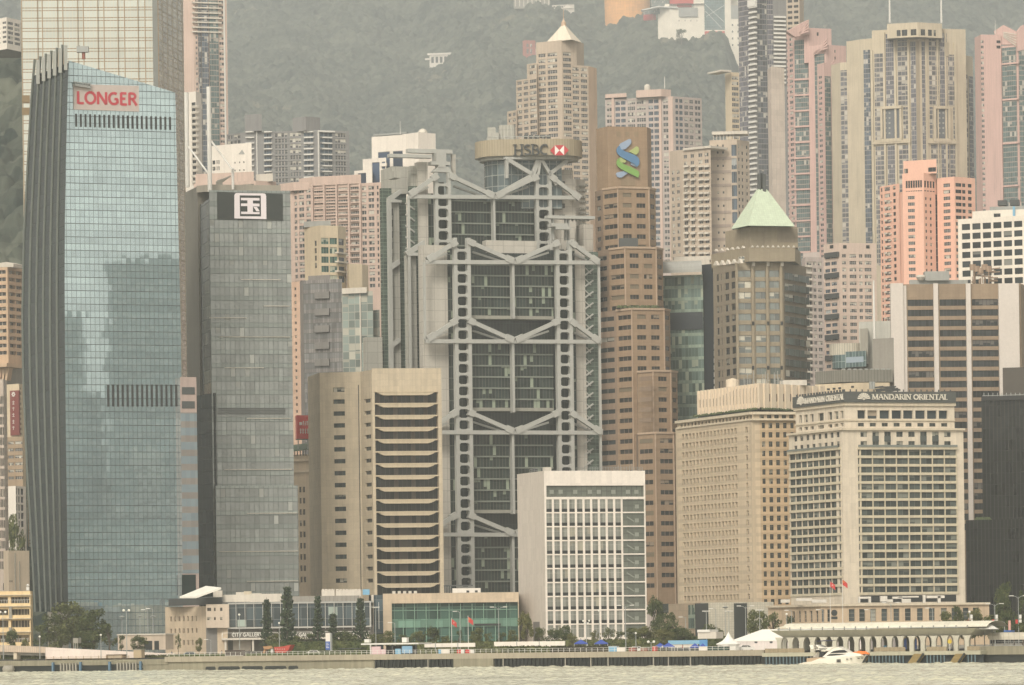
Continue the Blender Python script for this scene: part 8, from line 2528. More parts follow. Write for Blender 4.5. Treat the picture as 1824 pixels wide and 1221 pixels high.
def flagpole(u, vt, vf, back, label, star):
    t = qthing('flagpole', label, 'flagpole', u, back)
    p = quay_pt(u, back); z = P(u, vt, p.y).z
    g = MB(WHITEM); g.tube([p, (p.x, p.y, z)], [.10, .05], 6); part(t, 'pole', g)
    g = MB(REDP); zt = P(u, vf, p.y).z
    n = 6
    for k in range(n):
        def q(t_, d): return Vector((p.x + 1.35 * t_, p.y + .12 * math.sin(t_ * 6), zt - d - 1.05 * t_ ** 1.3))
        g.face([q(k / n, 1.35), q((k + 1) / n, 1.35 - .15 * (k + 1) / n), q((k + 1) / n, 0), q(k / n, 0)])
    fl_ = part(t, 'flag', g)
    g = MB(flat('flag_mark', (0.8, 0.75, 0.7) if star == 'w' else (0.85, 0.6, 0.08)) if ('flag_mark' + star) not in bpy.data.materials else bpy.data.materials['flag_mark' + star]); c = Vector((p.x + (.62 if star == 'w' else .35), p.y - .16, zt - 1.0 if star == 'w' else zt - .6))
    for k in range(5):
        a = R(90 + 72 * k); g.face([c + Vector((.1 * math.cos(a - .5), 0, .1 * math.sin(a - .5))), c + Vector((.32 * math.cos(a), 0, .32 * math.sin(a))), c + Vector((.1 * math.cos(a + .5), 0, .1 * math.sin(a + .5)))])
    part(t, 'flag_emblem', g, fl_)
flagpole(805, 1101, 1103, 36, 'white flagpole with drooping red flag bearing a white flower', 'w')
flagpole(834.5, 1097, 1099, 36, 'taller white flagpole with drooping plain red flag', 'y')
flagpole(1480, 1034, 1036, 66, 'flagpole with red flag before the left hotel windows', 'w')
flagpole(1502, 1031, 1033, 66, 'flagpole with red flag before the hotel corner', 'y')
t = qthing('banner_pole', 'slanting red and white feather banner behind the covered walkway', 'banner', 1800, 30)
p = quay_pt(1800, 30); g = MB(PALE); g.tube([p, p + Vector((-.2, 0, 6.6))], .08, 5); part(t, 'pole', g)
g = MB(flat('faded_red', (0.62, 0.30, 0.26))); z = p.z; g.box(p.x - .45, p.x + .15, p.y - .05, p.y + .05, z + 2.4, z + 6.6); part(t, 'banner', g)

# ---------------------------------------------------------------- kiosks, boards, tents
def qbox(pl_back, u0, v0, u1, v1, dep, m, mb=None):
    g = mb or MB(m); pl = qpl(pl_back); a, c = pl.s(u0, v1), pl.s(u1, v1); um = (u0 + u1) / 2
    g.obox(pl, a, c, max(ZG, pl.z(um, v1)), pl.z(um, v0), -dep, 0, m)
    return g
def simple(name, label, cat, back, boxes):
    u = sum(b_[1] + b_[3] for b_ in boxes) / 2 / len(boxes)
    t = qthing(name, label, cat, u, back)
    for pn, u0, v0, u1, v1, dep, m, ob in boxes:
        part(t, pn, qbox(back - ob, u0, v0, u1, v1, dep, m))
    return t
simple('kiosk', 'open kiosk with thin white flat roof and pink and blue panels', 'kiosk', 8, [
    ('roof', 643, 1145.8, 745, 1148.5, 7, WHITEM, .5), ('pink_panel', 661, 1152, 678, 1166, .3, PINKP, 0), ('pink_panel', 678, 1157, 687, 1166, .3, PINKP, -.2), ('blue_panel', 716, 1151, 734, 1164, .3, flat('poster_blue', (0.22, 0.40, 0.58)), 0),
    ('blue_panel', 704, 1156, 714, 1166, .3, SKYBL, -.4), ('post', 659, 1148, 660.5, 1168, .3, WHITEM, .4), ('post', 698, 1148, 700, 1168, .3, DKSTEEL, 0), ('post', 740, 1148, 741, 1168, .3, DKSTEEL, 0), ('back_wall', 688, 1150, 742, 1168, .3, DARK, -4),
    ('roof_vent', 716, 1136, 724, 1144.5, 1.2, WHITEM, -2), ('roof_vent', 649, 1139, 657, 1145, 1.2, WHITEM, -2)])
simple('shelter', 'small dark framed shelter in the grass left of the kiosk', 'shelter', 10, [('roof', 604, 1155, 643, 1156.2, 3, DKSTEEL, .3)] + [('post', u, 1156, u + .8, 1168, .2, DKSTEEL, 0) for u in (607, 612, 628, 636)])
for i, (u0, v0, u1, v1, m, nm, lb, ct) in enumerate((
 (1084, 1152, 1098.5, 1164.5, SKYBL, 'cabinet', 'light blue cabinet on the promenade right of the brown hedge', 'cabinet'), (1099, 1154, 1113.5, 1165, WHITE, 'display_board', 'white display board next to the light blue cabinet', 'board'),
 (1245, 1153, 1260, 1164, WHITE, 'display_board', 'white display board left of the dark green hoarding', 'board'), (1260.5, 1152.5, 1296, 1163, flat('dark_green_hoarding', (0.03, 0.06, 0.045)), 'hoarding', 'dark green hoarding in front of the pointed tent', 'hoarding'),
 (786, 1157, 801, 1168, WHITE, 'display_board', 'white display board right of the kiosk', 'board'), (781, 1157, 785.5, 1167, SKYBL, 'cabinet', 'narrow light blue cabinet left of a white display board', 'cabinet'),
 (1120, 1154, 1131.5, 1162, flat('brick_red_box', (0.30, 0.10, 0.07)), 'planter', 'brick red planter box right of the white display board', 'planter'), (1141, 1155, 1153, 1162, flat('rust_box', (0.26, 0.12, 0.08)), 'planter', 'rust brown planter box on the promenade', 'planter'),
 (1162, 1152, 1168, 1162, REDP, 'cabinet', 'narrow red cabinet under the low twin globe lamp', 'cabinet'))):
    t = simple(nm, lb, ct, 2.5, [('panel', u0, v0, u1, v1, 1.2 if ct != 'board' else .15, m, 0), ('frame', u0 - .4, v0 - .8, u1 + .4, v0, 1.3, PALE if ct != 'hoarding' else DKSTEEL, .05), ('plinth', u0, v1 - 1, u1, v1 + 1.5, 1.0, CONC, -.1)])
simple('barrier', 'red and white crowd barrier nearest the flagpoles', 'barrier', 6, [('red_panel', 814, 1157.5, 821, 1165, .2, REDP, 0), ('white_panel', 821, 1157.5, 827, 1165, .2, WHITEM, 0), ('foot', 815, 1165, 826, 1168, .5, CONC, 0)])
simple('barrier', 'red and white crowd barrier right of another like it', 'barrier', 6, [('red_panel', 829, 1157.5, 837.5, 1165, .2, REDP, 0), ('white_panel', 837.5, 1157.5, 844, 1165, .2, WHITEM, 0), ('foot', 830, 1165, 843, 1168, .5, CONC, 0)])
simple('hoarding', 'long white hoarding behind the trees before the green glass hall', 'hoarding', 24, [('panel', 756, 1146, 846, 1153, .3, WHITE, 0), ('post', 775, 1145, 776, 1160, .2, STEEL, .1), ('post', 815, 1145, 816, 1160, .2, STEEL, .1)])
simple('hoarding', 'long white hoarding behind the hedge before the white block', 'hoarding', 24, [('panel', 880, 1143, 1006, 1151, .3, WHITE, 0), ('post', 920, 1142, 921, 1160, .2, STEEL, .1), ('post', 960, 1142, 961, 1160, .2, STEEL, .1)])
simple('banner_board', 'long light blue banner board behind the row of blue tents', 'banner', 14, [('board', 1190, 1141, 1246, 1148, .2, flat('banner_blue', (0.22, 0.42, 0.58)), 0), ('lower_board', 1190, 1148, 1243, 1154, .2, PALE, -.1), ('tall_board', 1246, 1140, 1260, 1154, .2, flat('banner_deep_blue', (0.10, 0.28, 0.55)), .2), ('base', 1190, 1154, 1260, 1163, .6, DKSTEEL, -.2)])
simple('kiosk_wall', 'white cabin with sloping roof behind the lamps by the lattice screen', 'cabin', 40, [('wall', 1243, 1126, 1276, 1138, 4, PALE, 0), ('roof', 1242, 1122, 1264, 1126.5, 5, WHITEM, .3)])
t = simple('totem_sign', 'tall blue and white totem sign before the gallery pines', 'sign', 22, [('white_panel', 580, 1128, 590, 1143, .4, WHITE, 0), ('blue_panel', 580, 1143, 588, 1158, .4, BLUEP, .02), ('edge', 588, 1128, 590.5, 1160, .5, STEEL, .05)])
g = MB(WHITEM); pl = qpl(21.97)
for k in range(4): g.obox(pl, pl.s(581, 1147), pl.s(585 + k % 2, 1147), pl.z(583, 1146.5 + 2.6 * k), pl.z(583, 1145.6 + 2.6 * k), 0, .03)
part(t, 'lettering', g)
simple('panel_fence', 'dark brown panel screen standing in the grass on the quay edge', 'screen', 1.0, [('panel', 401, 1158.5, 419, 1172, .2, flat('dark_brown_panel', (0.045, 0.028, 0.02)), 0), ('panel', 419.6, 1158.5, 436, 1172, .2, bpy.data.materials['dark_brown_panel'], 0), ('rail', 401, 1168, 433, 1169, .1, WHITEM, .3)])
t = qthing('sculpture', 'red and ochre boat shaped sculpture on the lawn before the gallery', 'sculpture', 495, 16)
g = MB(flat('sculpture_red', (0.50, 0.07, 0.05))); g.ppoly(qpl(16), [(488, 1153), (504, 1152), (512, 1150), (518, 1149), (514, 1158), (508, 1163), (490, 1163)], -2, 0); part(t, 'hull', g)
g = MB(flat('ochre_bits', (0.45, 0.25, 0.12))); g.ppoly(qpl(15.5), [(468, 1152), (480, 1151), (484, 1155), (478, 1157), (470, 1156)], -1, 0); g.ppoly(qpl(15.5), [(470, 1157), (473, 1157), (471, 1164), (468, 1164)], -1, 0); part(t, 'head', g)
g = MB(WHITEM)
for k in range(6): g.pbox(qpl(15.95), 490 + 3.2 * k, 1156, 491.2 + 3.2 * k, 1157.2, 0, .05)
g.pbox(qpl(15.9), 482, 1156, 486, 1163, -.6, 0); part(t, 'white_marks', g)
def tent(u, vt, wpx, back, label):
    t = qthing('tent', label, 'tent', u, back); p = quay_pt(u, back); w_ = wpx * p.y / F / 2; z = P(u, vt, p.y).z
    g = MB(flat('royal_blue_canvas', (0.05, 0.09, 0.36), .8) if 'royal_blue_canvas' not in bpy.data.materials else bpy.data.materials['royal_blue_canvas']); h_ = .95
    c = [(p.x - w_, p.y - w_), (p.x + w_, p.y - w_), (p.x + w_, p.y + w_), (p.x - w_, p.y + w_)]
    for i in range(4):
        a, b_ = c[i], c[(i + 1) % 4]; m0 = ((a[0] + p.x * .9) / 1.9, (a[1] + p.y * .9) / 1.9, z - h_ * .55); m1 = ((b_[0] + p.x * .9) / 1.9, (b_[1] + p.y * .9) / 1.9, z - h_ * .55)
        g.face([(*a, z - h_), (*b_, z - h_), m1, m0]); g.face([m0, m1, (p.x, p.y, z)]); g.face([(*a, z - h_ - .22), (*b_, z - h_ - .22), (*b_, z - h_), (*a, z - h_)])
    part(t, 'canopy', g)
    for x, y in c: g = MB(WHITEM); g.tube([(x * .98 + p.x * .02, y * .98 + p.y * .02, ZG), (x * .98 + p.x * .02, y * .98 + p.y * .02, z - h_)], .04, 4); part(t, 'leg', g)
for u, vt, wd, lb in ((1035, 1139.5, 24, 'blue pop-up tent above the brown hedge, beside a pale shrub'), (1071, 1139.5, 24, 'blue pop-up tent above the brown hedge, near the light blue cabinet'), (1176, 1145.5, 22, 'left of two touching blue pop-up tents'),
                      (1191, 1145, 22, 'right of two touching blue pop-up tents'), (1238, 1146, 18, 'small blue pop-up tent before the banner board'), (1252, 1146, 14, 'smallest blue pop-up tent, beside the dark green hoarding')):
    tent(u, vt, wd, 10 if u < 1100 else 6, lb)
CANV = flat('white_canvas', (0.86, 0.83, 0.77), .7, 0, .03)
t = qthing('marquee', 'big white marquee with hipped roof behind the pier', 'marquee', 1400, 34)
pl, pb = qpl(34), qpl(54)
zE, zR = pl.z(1350, 1141), pl.z(1350, 1121.5)
a, c = pl.s(1302, 1150), pl.s(1545, 1150)
g = MB(CANV)
f0, f1 = pl.pt(a, zE), pl.pt(c, zE); b0, b1 = pl.pt(a, zE, -20), pl.pt(c, zE, -20); r0, r1 = pl.pt(a + 4.5, zR, -9), pl.pt(c - 4, zR, -9)
g.face([f0, f1, r1, r0]); g.face([b1, b0, r0, r1]); g.face([b0, f0, r0]); g.face([f1, b1, r1]); g.obox(pl, a - .1, c + .1, zE - .25, zE, -20.1, .1, CANV); part(t, 'roof', g)
g = MB(wall('marquee_wall', (0.70, 0.63, 0.60), joint=(5, 50, .1), jd=.85)); g.obox(pl, a, c, ZG, zE - .25, -20, 0); part(t, 'wall', g)
for u in (1344, 1371): g = MB(DKSTEEL); g.pbox(pl, u, 1143, u + 5, 1146, 0, .05); part(t, 'window', g)
t = qthing('marquee', 'small white tent with tall pointed top left of the big marquee', 'marquee', 1298, 26)
p = quay_pt(1298, 26); g = MB(CANV); zt, ze = P(1297, 1125, p.y).z, P(1297, 1147, p.y).z; w_ = 22 * p.y / F
g.lathe(p - Vector((0, 0, p.z)), [(w_, ze - .25), (w_, ze), (w_ * .52, ze + (zt - ze) * .22), (w_ * .24, ze + (zt - ze) * .52), (w_ * .08, ze + (zt - ze) * .82), (0, zt)], 8); part(t, 'canopy', g)
g = MB(CANV); g.lathe(p - Vector((0, 0, p.z)), [(w_ * .9, ZG), (w_ * .9, ze)], 8, CANV, R(70), R(340)); part(t, 'wall', g)

# ---------------------------------------------------------------- ramp, gatehouse and small things on the left
RAMP = wall('ribbed_beige_cladding', (0.52, 0.42, 0.33), joint=(.7, 50, .2), jd=.8)
t = qthing('ramp', 'sloping vehicle ramp with ribbed beige side and long white parapet wall', 'ramp', 120, 7)
pl = qpl(7)
g = MB(RAMP); g.ppoly(pl, [(-60, 1148), (82, 1153.5), (82, 1163.5), (-60, 1160)], -5, 0); part(t, 'ribbed_side', g)
g = MB(wall('ramp_white', (0.74, 0.64, 0.58), streak=.1, joint=(60, 1.9, .04))); g.ppoly(pl, [(81, 1153.5), (240, 1161.5), (312, 1165), (312, 1170.5), (250, 1171), (240, 1178.8), (81, 1179.5)], -.8, .15); part(t, 'white_parapet', g)
for u in (24, -30): g = MB(CORN); g.pbox(pl, u, 1161, u + 6, 1180, -3, -.3); part(t, 'pillar', g)
g = MB(CONC); g.ppoly(pl, [(-60, 1160), (82, 1163), (240, 1166), (312, 1168), (312, 1172), (-60, 1166)], -5, -.9); part(t, 'road_slab', g)
simple('gatehouse', 'small beige gatehouse with dark doorway left of the gallery', 'building', 42, [('wall', 210, 1131.5, 295, 1158, 4, TAN, 0), ('roof', 208, 1129.5, 295, 1131.5, 5, PALE, .3), ('door', 257, 1142, 271, 1158, .2, DARK, .1), ('door', 275, 1142, 283, 1158, .2, DARK, .1)])
simple('concrete_post', 'square weathered concrete post on the quay', 'bollard', 1.5, [('block', 238, 1158, 252, 1180, 1.6, wall('ochre_concrete', (0.42, 0.33, 0.22), streak=.3), 0), ('cap', 237.5, 1157, 252.5, 1158.3, 1.8, CONC, .1)])
simple('gate_box', 'brown framed concrete box by the water left of the concrete post', 'shed', 1.5, [('wall', 191, 1167, 218, 1180, 1.5, wall('shed_concrete', (0.46, 0.38, 0.29)), 0), ('frame', 189.5, 1166, 219.5, 1167.5, 1.8, flat('frame_brown', (0.16, 0.11, 0.07)), .15), ('frame', 189.5, 1167, 191.5, 1180, 1.8, bpy.data.materials['frame_brown'], .15), ('frame', 217.5, 1167, 219.5, 1180, 1.8, bpy.data.materials['frame_brown'], .15)])
simple('watch_booth', 'grey booth on legs behind the ramp', 'booth', 16, [('cabin', 130, 1137, 139, 1146, 1.5, CONC, 0)] + [('leg', u, 1146, u + 1, 1158, .2, CONC, 0) for u in (130.5, 134, 137.5)])
# cars on the road by the gatehouse
def car(u, back, m, label):
    t = qthing('parked_car', label, 'car', u, back); p = quay_pt(u, back)
    pl = Plane((p.x, p.y), (p.x + 1, p.y))
    g = MB(m); g.prism(pl, [(-2.1, ZG + .25), (2.1, ZG + .25), (2.15, ZG + .75), (1.2, ZG + .9), (.7, ZG + 1.42), (-1.1, ZG + 1.42), (-1.7, ZG + .92), (-2.15, ZG + .85)], -.85, .85); part(t, 'body', g)
    g = MB(DARK); g.prism(pl, [(-1.5, ZG + .92), (1.02, ZG + .92), (.62, ZG + 1.34), (-1.02, ZG + 1.34)], -.87, .87); part(t, 'window', g)
    for dx in (-1.3, 1.3):
        for o in (-.75, .7): g = MB(DARK); c = pl.pt(dx, ZG + .32, o); g.tube([c, c - pl.n * .18], .32, 10); part(t, 'wheel', g)
car(266, 58, WHITEM, 'white car on the road at the foot of the blue glass tower'); car(340, 20, flat('blue_car', (0.15, 0.22, 0.30), .3), 'blue car parked before the gallery side wall'); car(1330, 30, WHITEM, 'white car partly hidden beside the pointed tent')
simple('bus', 'blue coach roof showing above the covered walkway', 'bus', 26, [('body', 1788, 1123, 1801, 1136, 2.4, flat('coach_blue', (0.06, 0.14, 0.38), .4), 0), ('window', 1789, 1126, 1800, 1130, .1, DARK, .06)])

# ---------------------------------------------------------------- ferry pier
PIER = wall('pier_concrete', (0.40, 0.38, 0.29), streak=.2)
PW = wall('pier_column_white', (0.50, 0.475, 0.395), streak=.12)
t = qthing('ferry_pier', 'open public pier with arched columns under a broad curved white roof', 'pier', 1560, -2)
PF, PM_, PBk = qpl(-4), qpl(2), qpl(10)
zdeck = 3.0
g = MB(PIER); g.obox(PF, PF.s(1358, 1170), PF.s(1747, 1170), zdeck - .9, zdeck, -18, .2); part(t, 'deck', g)
g = MB(TEALP)
for k in range(62):
    u = 1364 + 6.1 * k
    if not (1612 < u < 1646 or 1686 < u < 1720): g.obox(PF, PF.s(u, 1178), PF.s(u, 1178) + .22, -.5, zdeck - .9, -.2, .05)
part(t, 'piles', g)
g = MB(flat('deep_blue_shadow', (0.022, 0.032, 0.04))); g.obox(PF, PF.s(1358, 1170), PF.s(1747, 1170), -.5, zdeck - .9, -2.2, -1.2); part(t, 'undercroft_shade', g)  # dark sheet added to paint the shade below the deck
zb0, zb1, zr1 = PF.z(1560, 1134), PF.z(1560, 1121), PF.z(1560, 1110.5)
N_ = 18
def column_row(pl, u0, u1, n, nm, wd=.55):
    for k in range(n):
        u = u0 + (u1 - u0) * k / (n - 1); s_ = pl.s(u, 1150); g = MB(PW)
        pts = [(s_ - wd, zdeck), (s_ + wd, zdeck), (s_ + wd, zb0 - 1.3), (s_ + wd * 1.3, zb0 - .6), (s_ + wd * 2.0, zb0), (s_ - wd * 2.0, zb0), (s_ - wd * 1.3, zb0 - .6), (s_ - wd, zb0 - 1.3)]
        g.prism(pl, pts, -.7, 0); part(t, nm, g)
column_row(qpl(-2), 1388, 1722, 18, 'column'); column_row(qpl(8), 1396, 1722, 17, 'column', .7)
g = MB(PW); pl = qpl(-3.2)
for k in range(8):
    def ring_(v, o): return None
a, c = pl.s(1372, 1125), pl.s(1738, 1125)
ins, dep = 2.4, 16.0
lo = [pl.pt(a + ins, zb0, -ins), pl.pt(c - ins, zb0, -ins), pl.pt(c - ins, zb0, -dep + ins), pl.pt(a + ins, zb0, -dep + ins)]
up = [pl.pt(a, zb1, 0), pl.pt(c, zb1, 0), pl.pt(c, zb1, -dep), pl.pt(a, zb1, -dep)]
for i in range(4): j = (i + 1) % 4; g.face([lo[i], lo[j], up[j], up[i]])
g.face(list(reversed(lo))); g.face(up); part(t, 'roof_slab', g)
g = MB(wall('roof_membrane', (0.74, 0.70, 0.58), joint=(8.0, 90, .1), jd=.8)); a, c = pl.s(1384, 1120), pl.s(1748, 1120)
n = 8; prof = [(-.8 - 13.6 * k / n, zb1 + .25 + (zr1 - zb1) * math.sin(math.pi * k / n) ** .7) for k in range(n + 1)]
for (o0, y0), (o1, y1) in zip(prof, prof[1:]):
    g.face([pl.pt(a + 3.5 * (1 - min(1, (y0 - zb1) / 1.2)), y0, o0), pl.pt(c + 1, y0, o0), pl.pt(c + 1, y1, o1), pl.pt(a + 3.5 * (1 - min(1, (y1 - zb1) / 1.2)) , y1, o1)], None, [(0, o0), (50, o0), (50, o1), (0, o1)])
g.ppoly(pl, [(1380, 1120), (1395, 1115.5), (1416, 1112), (1436, 1111.3), (1520, 1111), (1748, 1115), (1748, 1120)], -13, -6); part(t, 'curved_roof', g)
g = MB(STEEL); g.obox(pl, a, c - 4, zb1 + .12, zb1 + .3, -.8, -.2)
for k in range(18): s_ = a + (c - a - 4) * k / 17; g.obox(pl, s_, s_ + .12, zb1, zb1 + .7, -1.2, -.7)
part(t, 'gutter_frame', g)
g = MB(WHITEM); g.hexa([pl.px(1722, 1121, -1), pl.px(1779, 1121, -1), pl.px(1766, 1113, -5), pl.px(1722, 1110.5, -5)], [pl.px(1722, 1121.8, -12), pl.px(1779, 1122, -12), pl.px(1766, 1114, -8), pl.px(1722, 1111.5, -8)]); part(t, 'end_canopy', g)
g = MB(STEEL)
for u in (1754, 1768): p = quay_pt(u, 6); g.tube([p, (p.x, p.y, P(u, 1121, p.y).z)], .12, 6)
part(t, 'post', g)
g = MB(wall('timber_railing', (0.36, 0.29, 0.19), joint=(.35, 50, .14), jd=.5))
for u0, u1 in ((1362, 1432), (1556, 1612), (1650, 1686), (1722, 1745)): g.obox(PF, PF.s(u0, 1163), PF.s(u1, 1163), zdeck + .05, zdeck + 1.05, -.25, -.15)
part(t, 'railing', g)
OCH = wall('mossy_steps', (0.30, 0.22, 0.09), joint=(90, .3, .12), jd=.6, streak=.2)
for u0, u1, dx in ((1616, 1646, 8), (1690, 1719, 8), (1530, 1548, 6)):
    g = MB(OCH); g.ppoly(PF, [(u0, 1182.5), (u0 + 12, 1165), (u1, 1165), (u1 - dx - 4, 1182.5)], -.6, .5); part(t, 'landing_steps', g)
    g = MB(DARK); g.bar(PF, PF.hit(u1 - dx - 4, 1183), PF.hit(u1 + 1, 1164), .35, .5, .9); part(t, 'stringer', g)
t = qthing('lifebuoy', 'yellow round warning board between the pier columns', 'sign', 1692, -4.3)
g = MB(flat('ochre_yellow', (0.50, 0.36, 0.04))); pl = qpl(-4.4); s_, z_ = pl.hit(1691.5, 1143)
g.prism(pl, [(s_ + .55 * math.cos(R(30 * k)), z_ + .55 * math.sin(R(30 * k))) for k in range(12)], -.1, 0); part(t, 'disc', g)
g = MB(WHITEM); g.obox(pl, s_ - .05, s_ + .05, zdeck, z_ - .5, -.1, 0); part(t, 'post', g)
for k, (u0, v0, u1, v1, m, lb) in enumerate(((1610, 1137, 1615, 1157, BLUEP, 'dark blue banner between the pier columns, left one'), (1628, 1137, 1633, 1157, BLUEP, 'dark blue banner between the pier columns, right one'), (1574, 1150, 1579, 1157, SKYBL, 'light blue poster between the pier columns'), (1684, 1145, 1696, 1156, WHITE, 'white board behind the round yellow board'))):
    simple('hanging_board', lb, 'board', 1.5, [('panel', u0, v0, u1, v1, .1, m, 0), ('frame', u0, v1, u1, v1 + 1, .2, DKSTEEL, .05)])
t = qthing('covered_walkway', 'covered walkway with curved pale roof on thin posts at the photo edge', 'walkway', 1790, 4)
pl = qpl(3); g = MB(wall('polycarbonate', (0.50, 0.46, 0.38), joint=(1.2, 60, .1))); a, c = pl.s(1757, 1135), pl.s(1900, 1135); z0 = pl.z(1790, 1140); n = 6
for k in range(n):
    t0, t1 = math.pi * k / n, math.pi * (k + 1) / n
    g.face([pl.pt(a + .7 * (1 - math.sin(t0)), z0 + 1.75 * math.sin(t0), -2 + 2 * math.cos(t0)), pl.pt(c, z0 + 1.75 * math.sin(t0), -2 + 2 * math.cos(t0)), pl.pt(c, z0 + 1.75 * math.sin(t1), -2 + 2 * math.cos(t1)), pl.pt(a + .7 * (1 - math.sin(t1)), z0 + 1.75 * math.sin(t1), -2 + 2 * math.cos(t1))])
part(t, 'curved_roof', g)
for k in range(5): g = MB(STEEL); p = pl.pt(a + .8 + 4.6 * k, ZG, -.4); g.tube([p, (p.x, p.y, z0 + .4)], .09, 5); part(t, 'post', g)
g = MB(QL); g.obox(QP, qs(1744), qs(1950), 2.0, ZG + .5, -.6, .4); part(t, 'low_wall', g)
g = MB(QSHADE); g.obox(QP, qs(1744), qs(1950), -.6, 2.0, -.8, -.2); part(t, 'undercut', g)
g = MB(STEEL)
for k in range(9): g.pbox(pl, 1790 + 3 * k, 1143, 1790.6 + 3 * k, 1157, -.5, -.4)
for v in (1143, 1150): g.pbox(pl, 1776, v, 1822, v + .8, -.5, -.4)
part(t, 'scaffold', g)

# ---------------------------------------------------------------- motor yacht
t = qthing('motor_yacht', 'white motor yacht with dark curved windows and orange cover on its bow', 'boat', 1485, -14)
YP_ = qpl(-14)
yz = lambda u, v: YP_.hit(u, v, 2.0)
GEL = flat('white_gelcoat', (0.84, 0.80, 0.72), .25, 0, .03)
GLB = flat('smoked_yacht_glass', (0.02, 0.022, 0.025), .08)
sec = [(1427.5, 1182.5, 1.7, 1.6), (1440, 1179.8, 2.1, 1.9), (1452, 1178.5, 2.2, 2.0), (1466, 1173.2, 2.25, 2.0), (1490, 1170.6, 2.25, 1.9), (1512, 1169.4, 2.05, 1.5), (1530, 1168.4, 1.35, .6), (1543, 1167.5, .06, .02)]
g = MB(GEL); rings = []
for i, (u, v, wd, wb) in enumerate(sec):
    s_, z = YP_.hit(u, v, 0); s2 = s_ - (1.3 if i == len(sec) - 1 else (.5 if i == len(sec) - 2 else 0))
    rings.append([YP_.pt(s2, -.35, wb * .5), YP_.pt(s2, .25, wb), YP_.pt((s_ + s2) / 2, (z + .25) / 2 + .1, (wd + wb) / 2 + .05), YP_.pt(s_, z, wd), YP_.pt(s_, z, -wd), YP_.pt((s_ + s2) / 2, (z + .25) / 2 + .1, -(wd + wb) / 2 - .05), YP_.pt(s2, .25, -wb), YP_.pt(s2, -.35, -wb * .5)])
for A, B in zip(rings, rings[1:]):
    for k in range(7): g.face([A[k], B[k], B[k + 1], A[k + 1]])
    g.face([A[7], B[7], B[0], A[0]])
g.face(list(reversed(rings[0]))); g.face(rings[-1]); hl = part(t, 'hull', g, None)
def yp(nm, px, o0, o1, m, par=None): g = MB(m); g.ppoly(YP_, px, o0, o1); return part(t, nm, g, par)
yz_ = lambda x, y: (1400 + x / 11.4, 1130 + y / 11.4)
cab = yp('cabin', [yz_(*p) for p in ((735, 470), (780, 430), (880, 330), (960, 270), (1040, 252), (1110, 285), (1180, 315), (1260, 370), (1390, 378), (1500, 400), (1560, 440), (1300, 465), (900, 480))], -1.5, 1.5, GEL)
for o0, o1 in ((1.5, 1.56), (-1.56, -1.5)):
    yp('side_window', [yz_(*p) for p in ((890, 388), (960, 345), (1060, 325), (1180, 318), (1262, 368), (1200, 376), (1000, 382))], o0, o1, GLB, cab)
    yp('side_window', [yz_(*p) for p in ((820, 440), (880, 405), (1000, 398), (1230, 402), (1100, 425), (960, 438))], o0 * 1.0, o1, GLB, cab)
fb = yp('flybridge', [yz_(*p) for p in ((480, 330), (640, 318), (860, 340), (880, 330), (960, 270), (1040, 252), (900, 262), (780, 275), (700, 262), (625, 215), (610, 230), (670, 290), (600, 315))], -1.7, 1.7, GEL)
yp('windscreen', [yz_(*p) for p in ((670, 288), (850, 290), (800, 312), (680, 314))], 1.7, 1.74, GLB, fb)
yp('aft_seat', [yz_(*p) for p in ((470, 220), (560, 225), (560, 300), (510, 300))], -1.2, 1.2, GEL, fb)
yp('bimini', [yz_(*p) for p in ((600, 140), (780, 122), (1010, 128), (780, 140), (640, 150))], -1.3, 1.3, flat('navy_canvas', (0.03, 0.03, 0.08)))
g = MB(STEEL)
for x in (650, 760, 975): g.bar(YP_, YP_.hit(*yz_(x, 255)), YP_.hit(*yz_(x, 130)), .06, .9, 1.0)
part(t, 'bimini_frame', g)
yp('saloon_door', [yz_(*p) for p in ((675, 350), (800, 360), (780, 430), (735, 465), (675, 465))], -1.2, 1.2, GLB)
yp('cockpit', [yz_(*p) for p in ((420, 490), (560, 478), (735, 468), (700, 520), (600, 570), (420, 580))], -1.6, 1.6, wall('teak', (0.45, 0.33, 0.22)))
yp('arch', [yz_(*p) for p in ((545, 470), (590, 420), (640, 360), (660, 360), (660, 470))], -1.4, -1.2, GEL)
for x in (1030, 1058, 1086): yp('hull_vent', [yz_(*p) for p in ((x, 512), (x + 16, 512), (x + 14, 575), (x - 2, 575))], 1.9, 2.16, GLB, hl)
for x, y, o in ((1237, 508, 2.0), (1310, 502, 1.9), (1467, 492, 1.4), (1540, 487, .95)):
    yp('porthole', [yz_(x + 16 * math.cos(R(a)), y + 9 * math.sin(R(a))) for a in range(0, 360, 45)], o - .5, o + .06, GLB, hl)
g = MB(flat('orange_cover', (0.75, 0.20, 0.04), .7)); R_ = random.Random(2)
for k in range(9):
    s_, z = YP_.hit(*yz_(1400 + 32 * k, 362 + (k % 3) * 8)); c = YP_.pt(s_, z, 0); r_ = .45 + .25 * math.sin(k * .42)
    g.lathe(c - Vector((0, 0, .35)), [(r_ * 1.5, 0), (r_ * 1.4, r_ * .4), (r_ * .8, r_ * .8), (0, r_)], 9)
part(t, 'orange_cover', g)

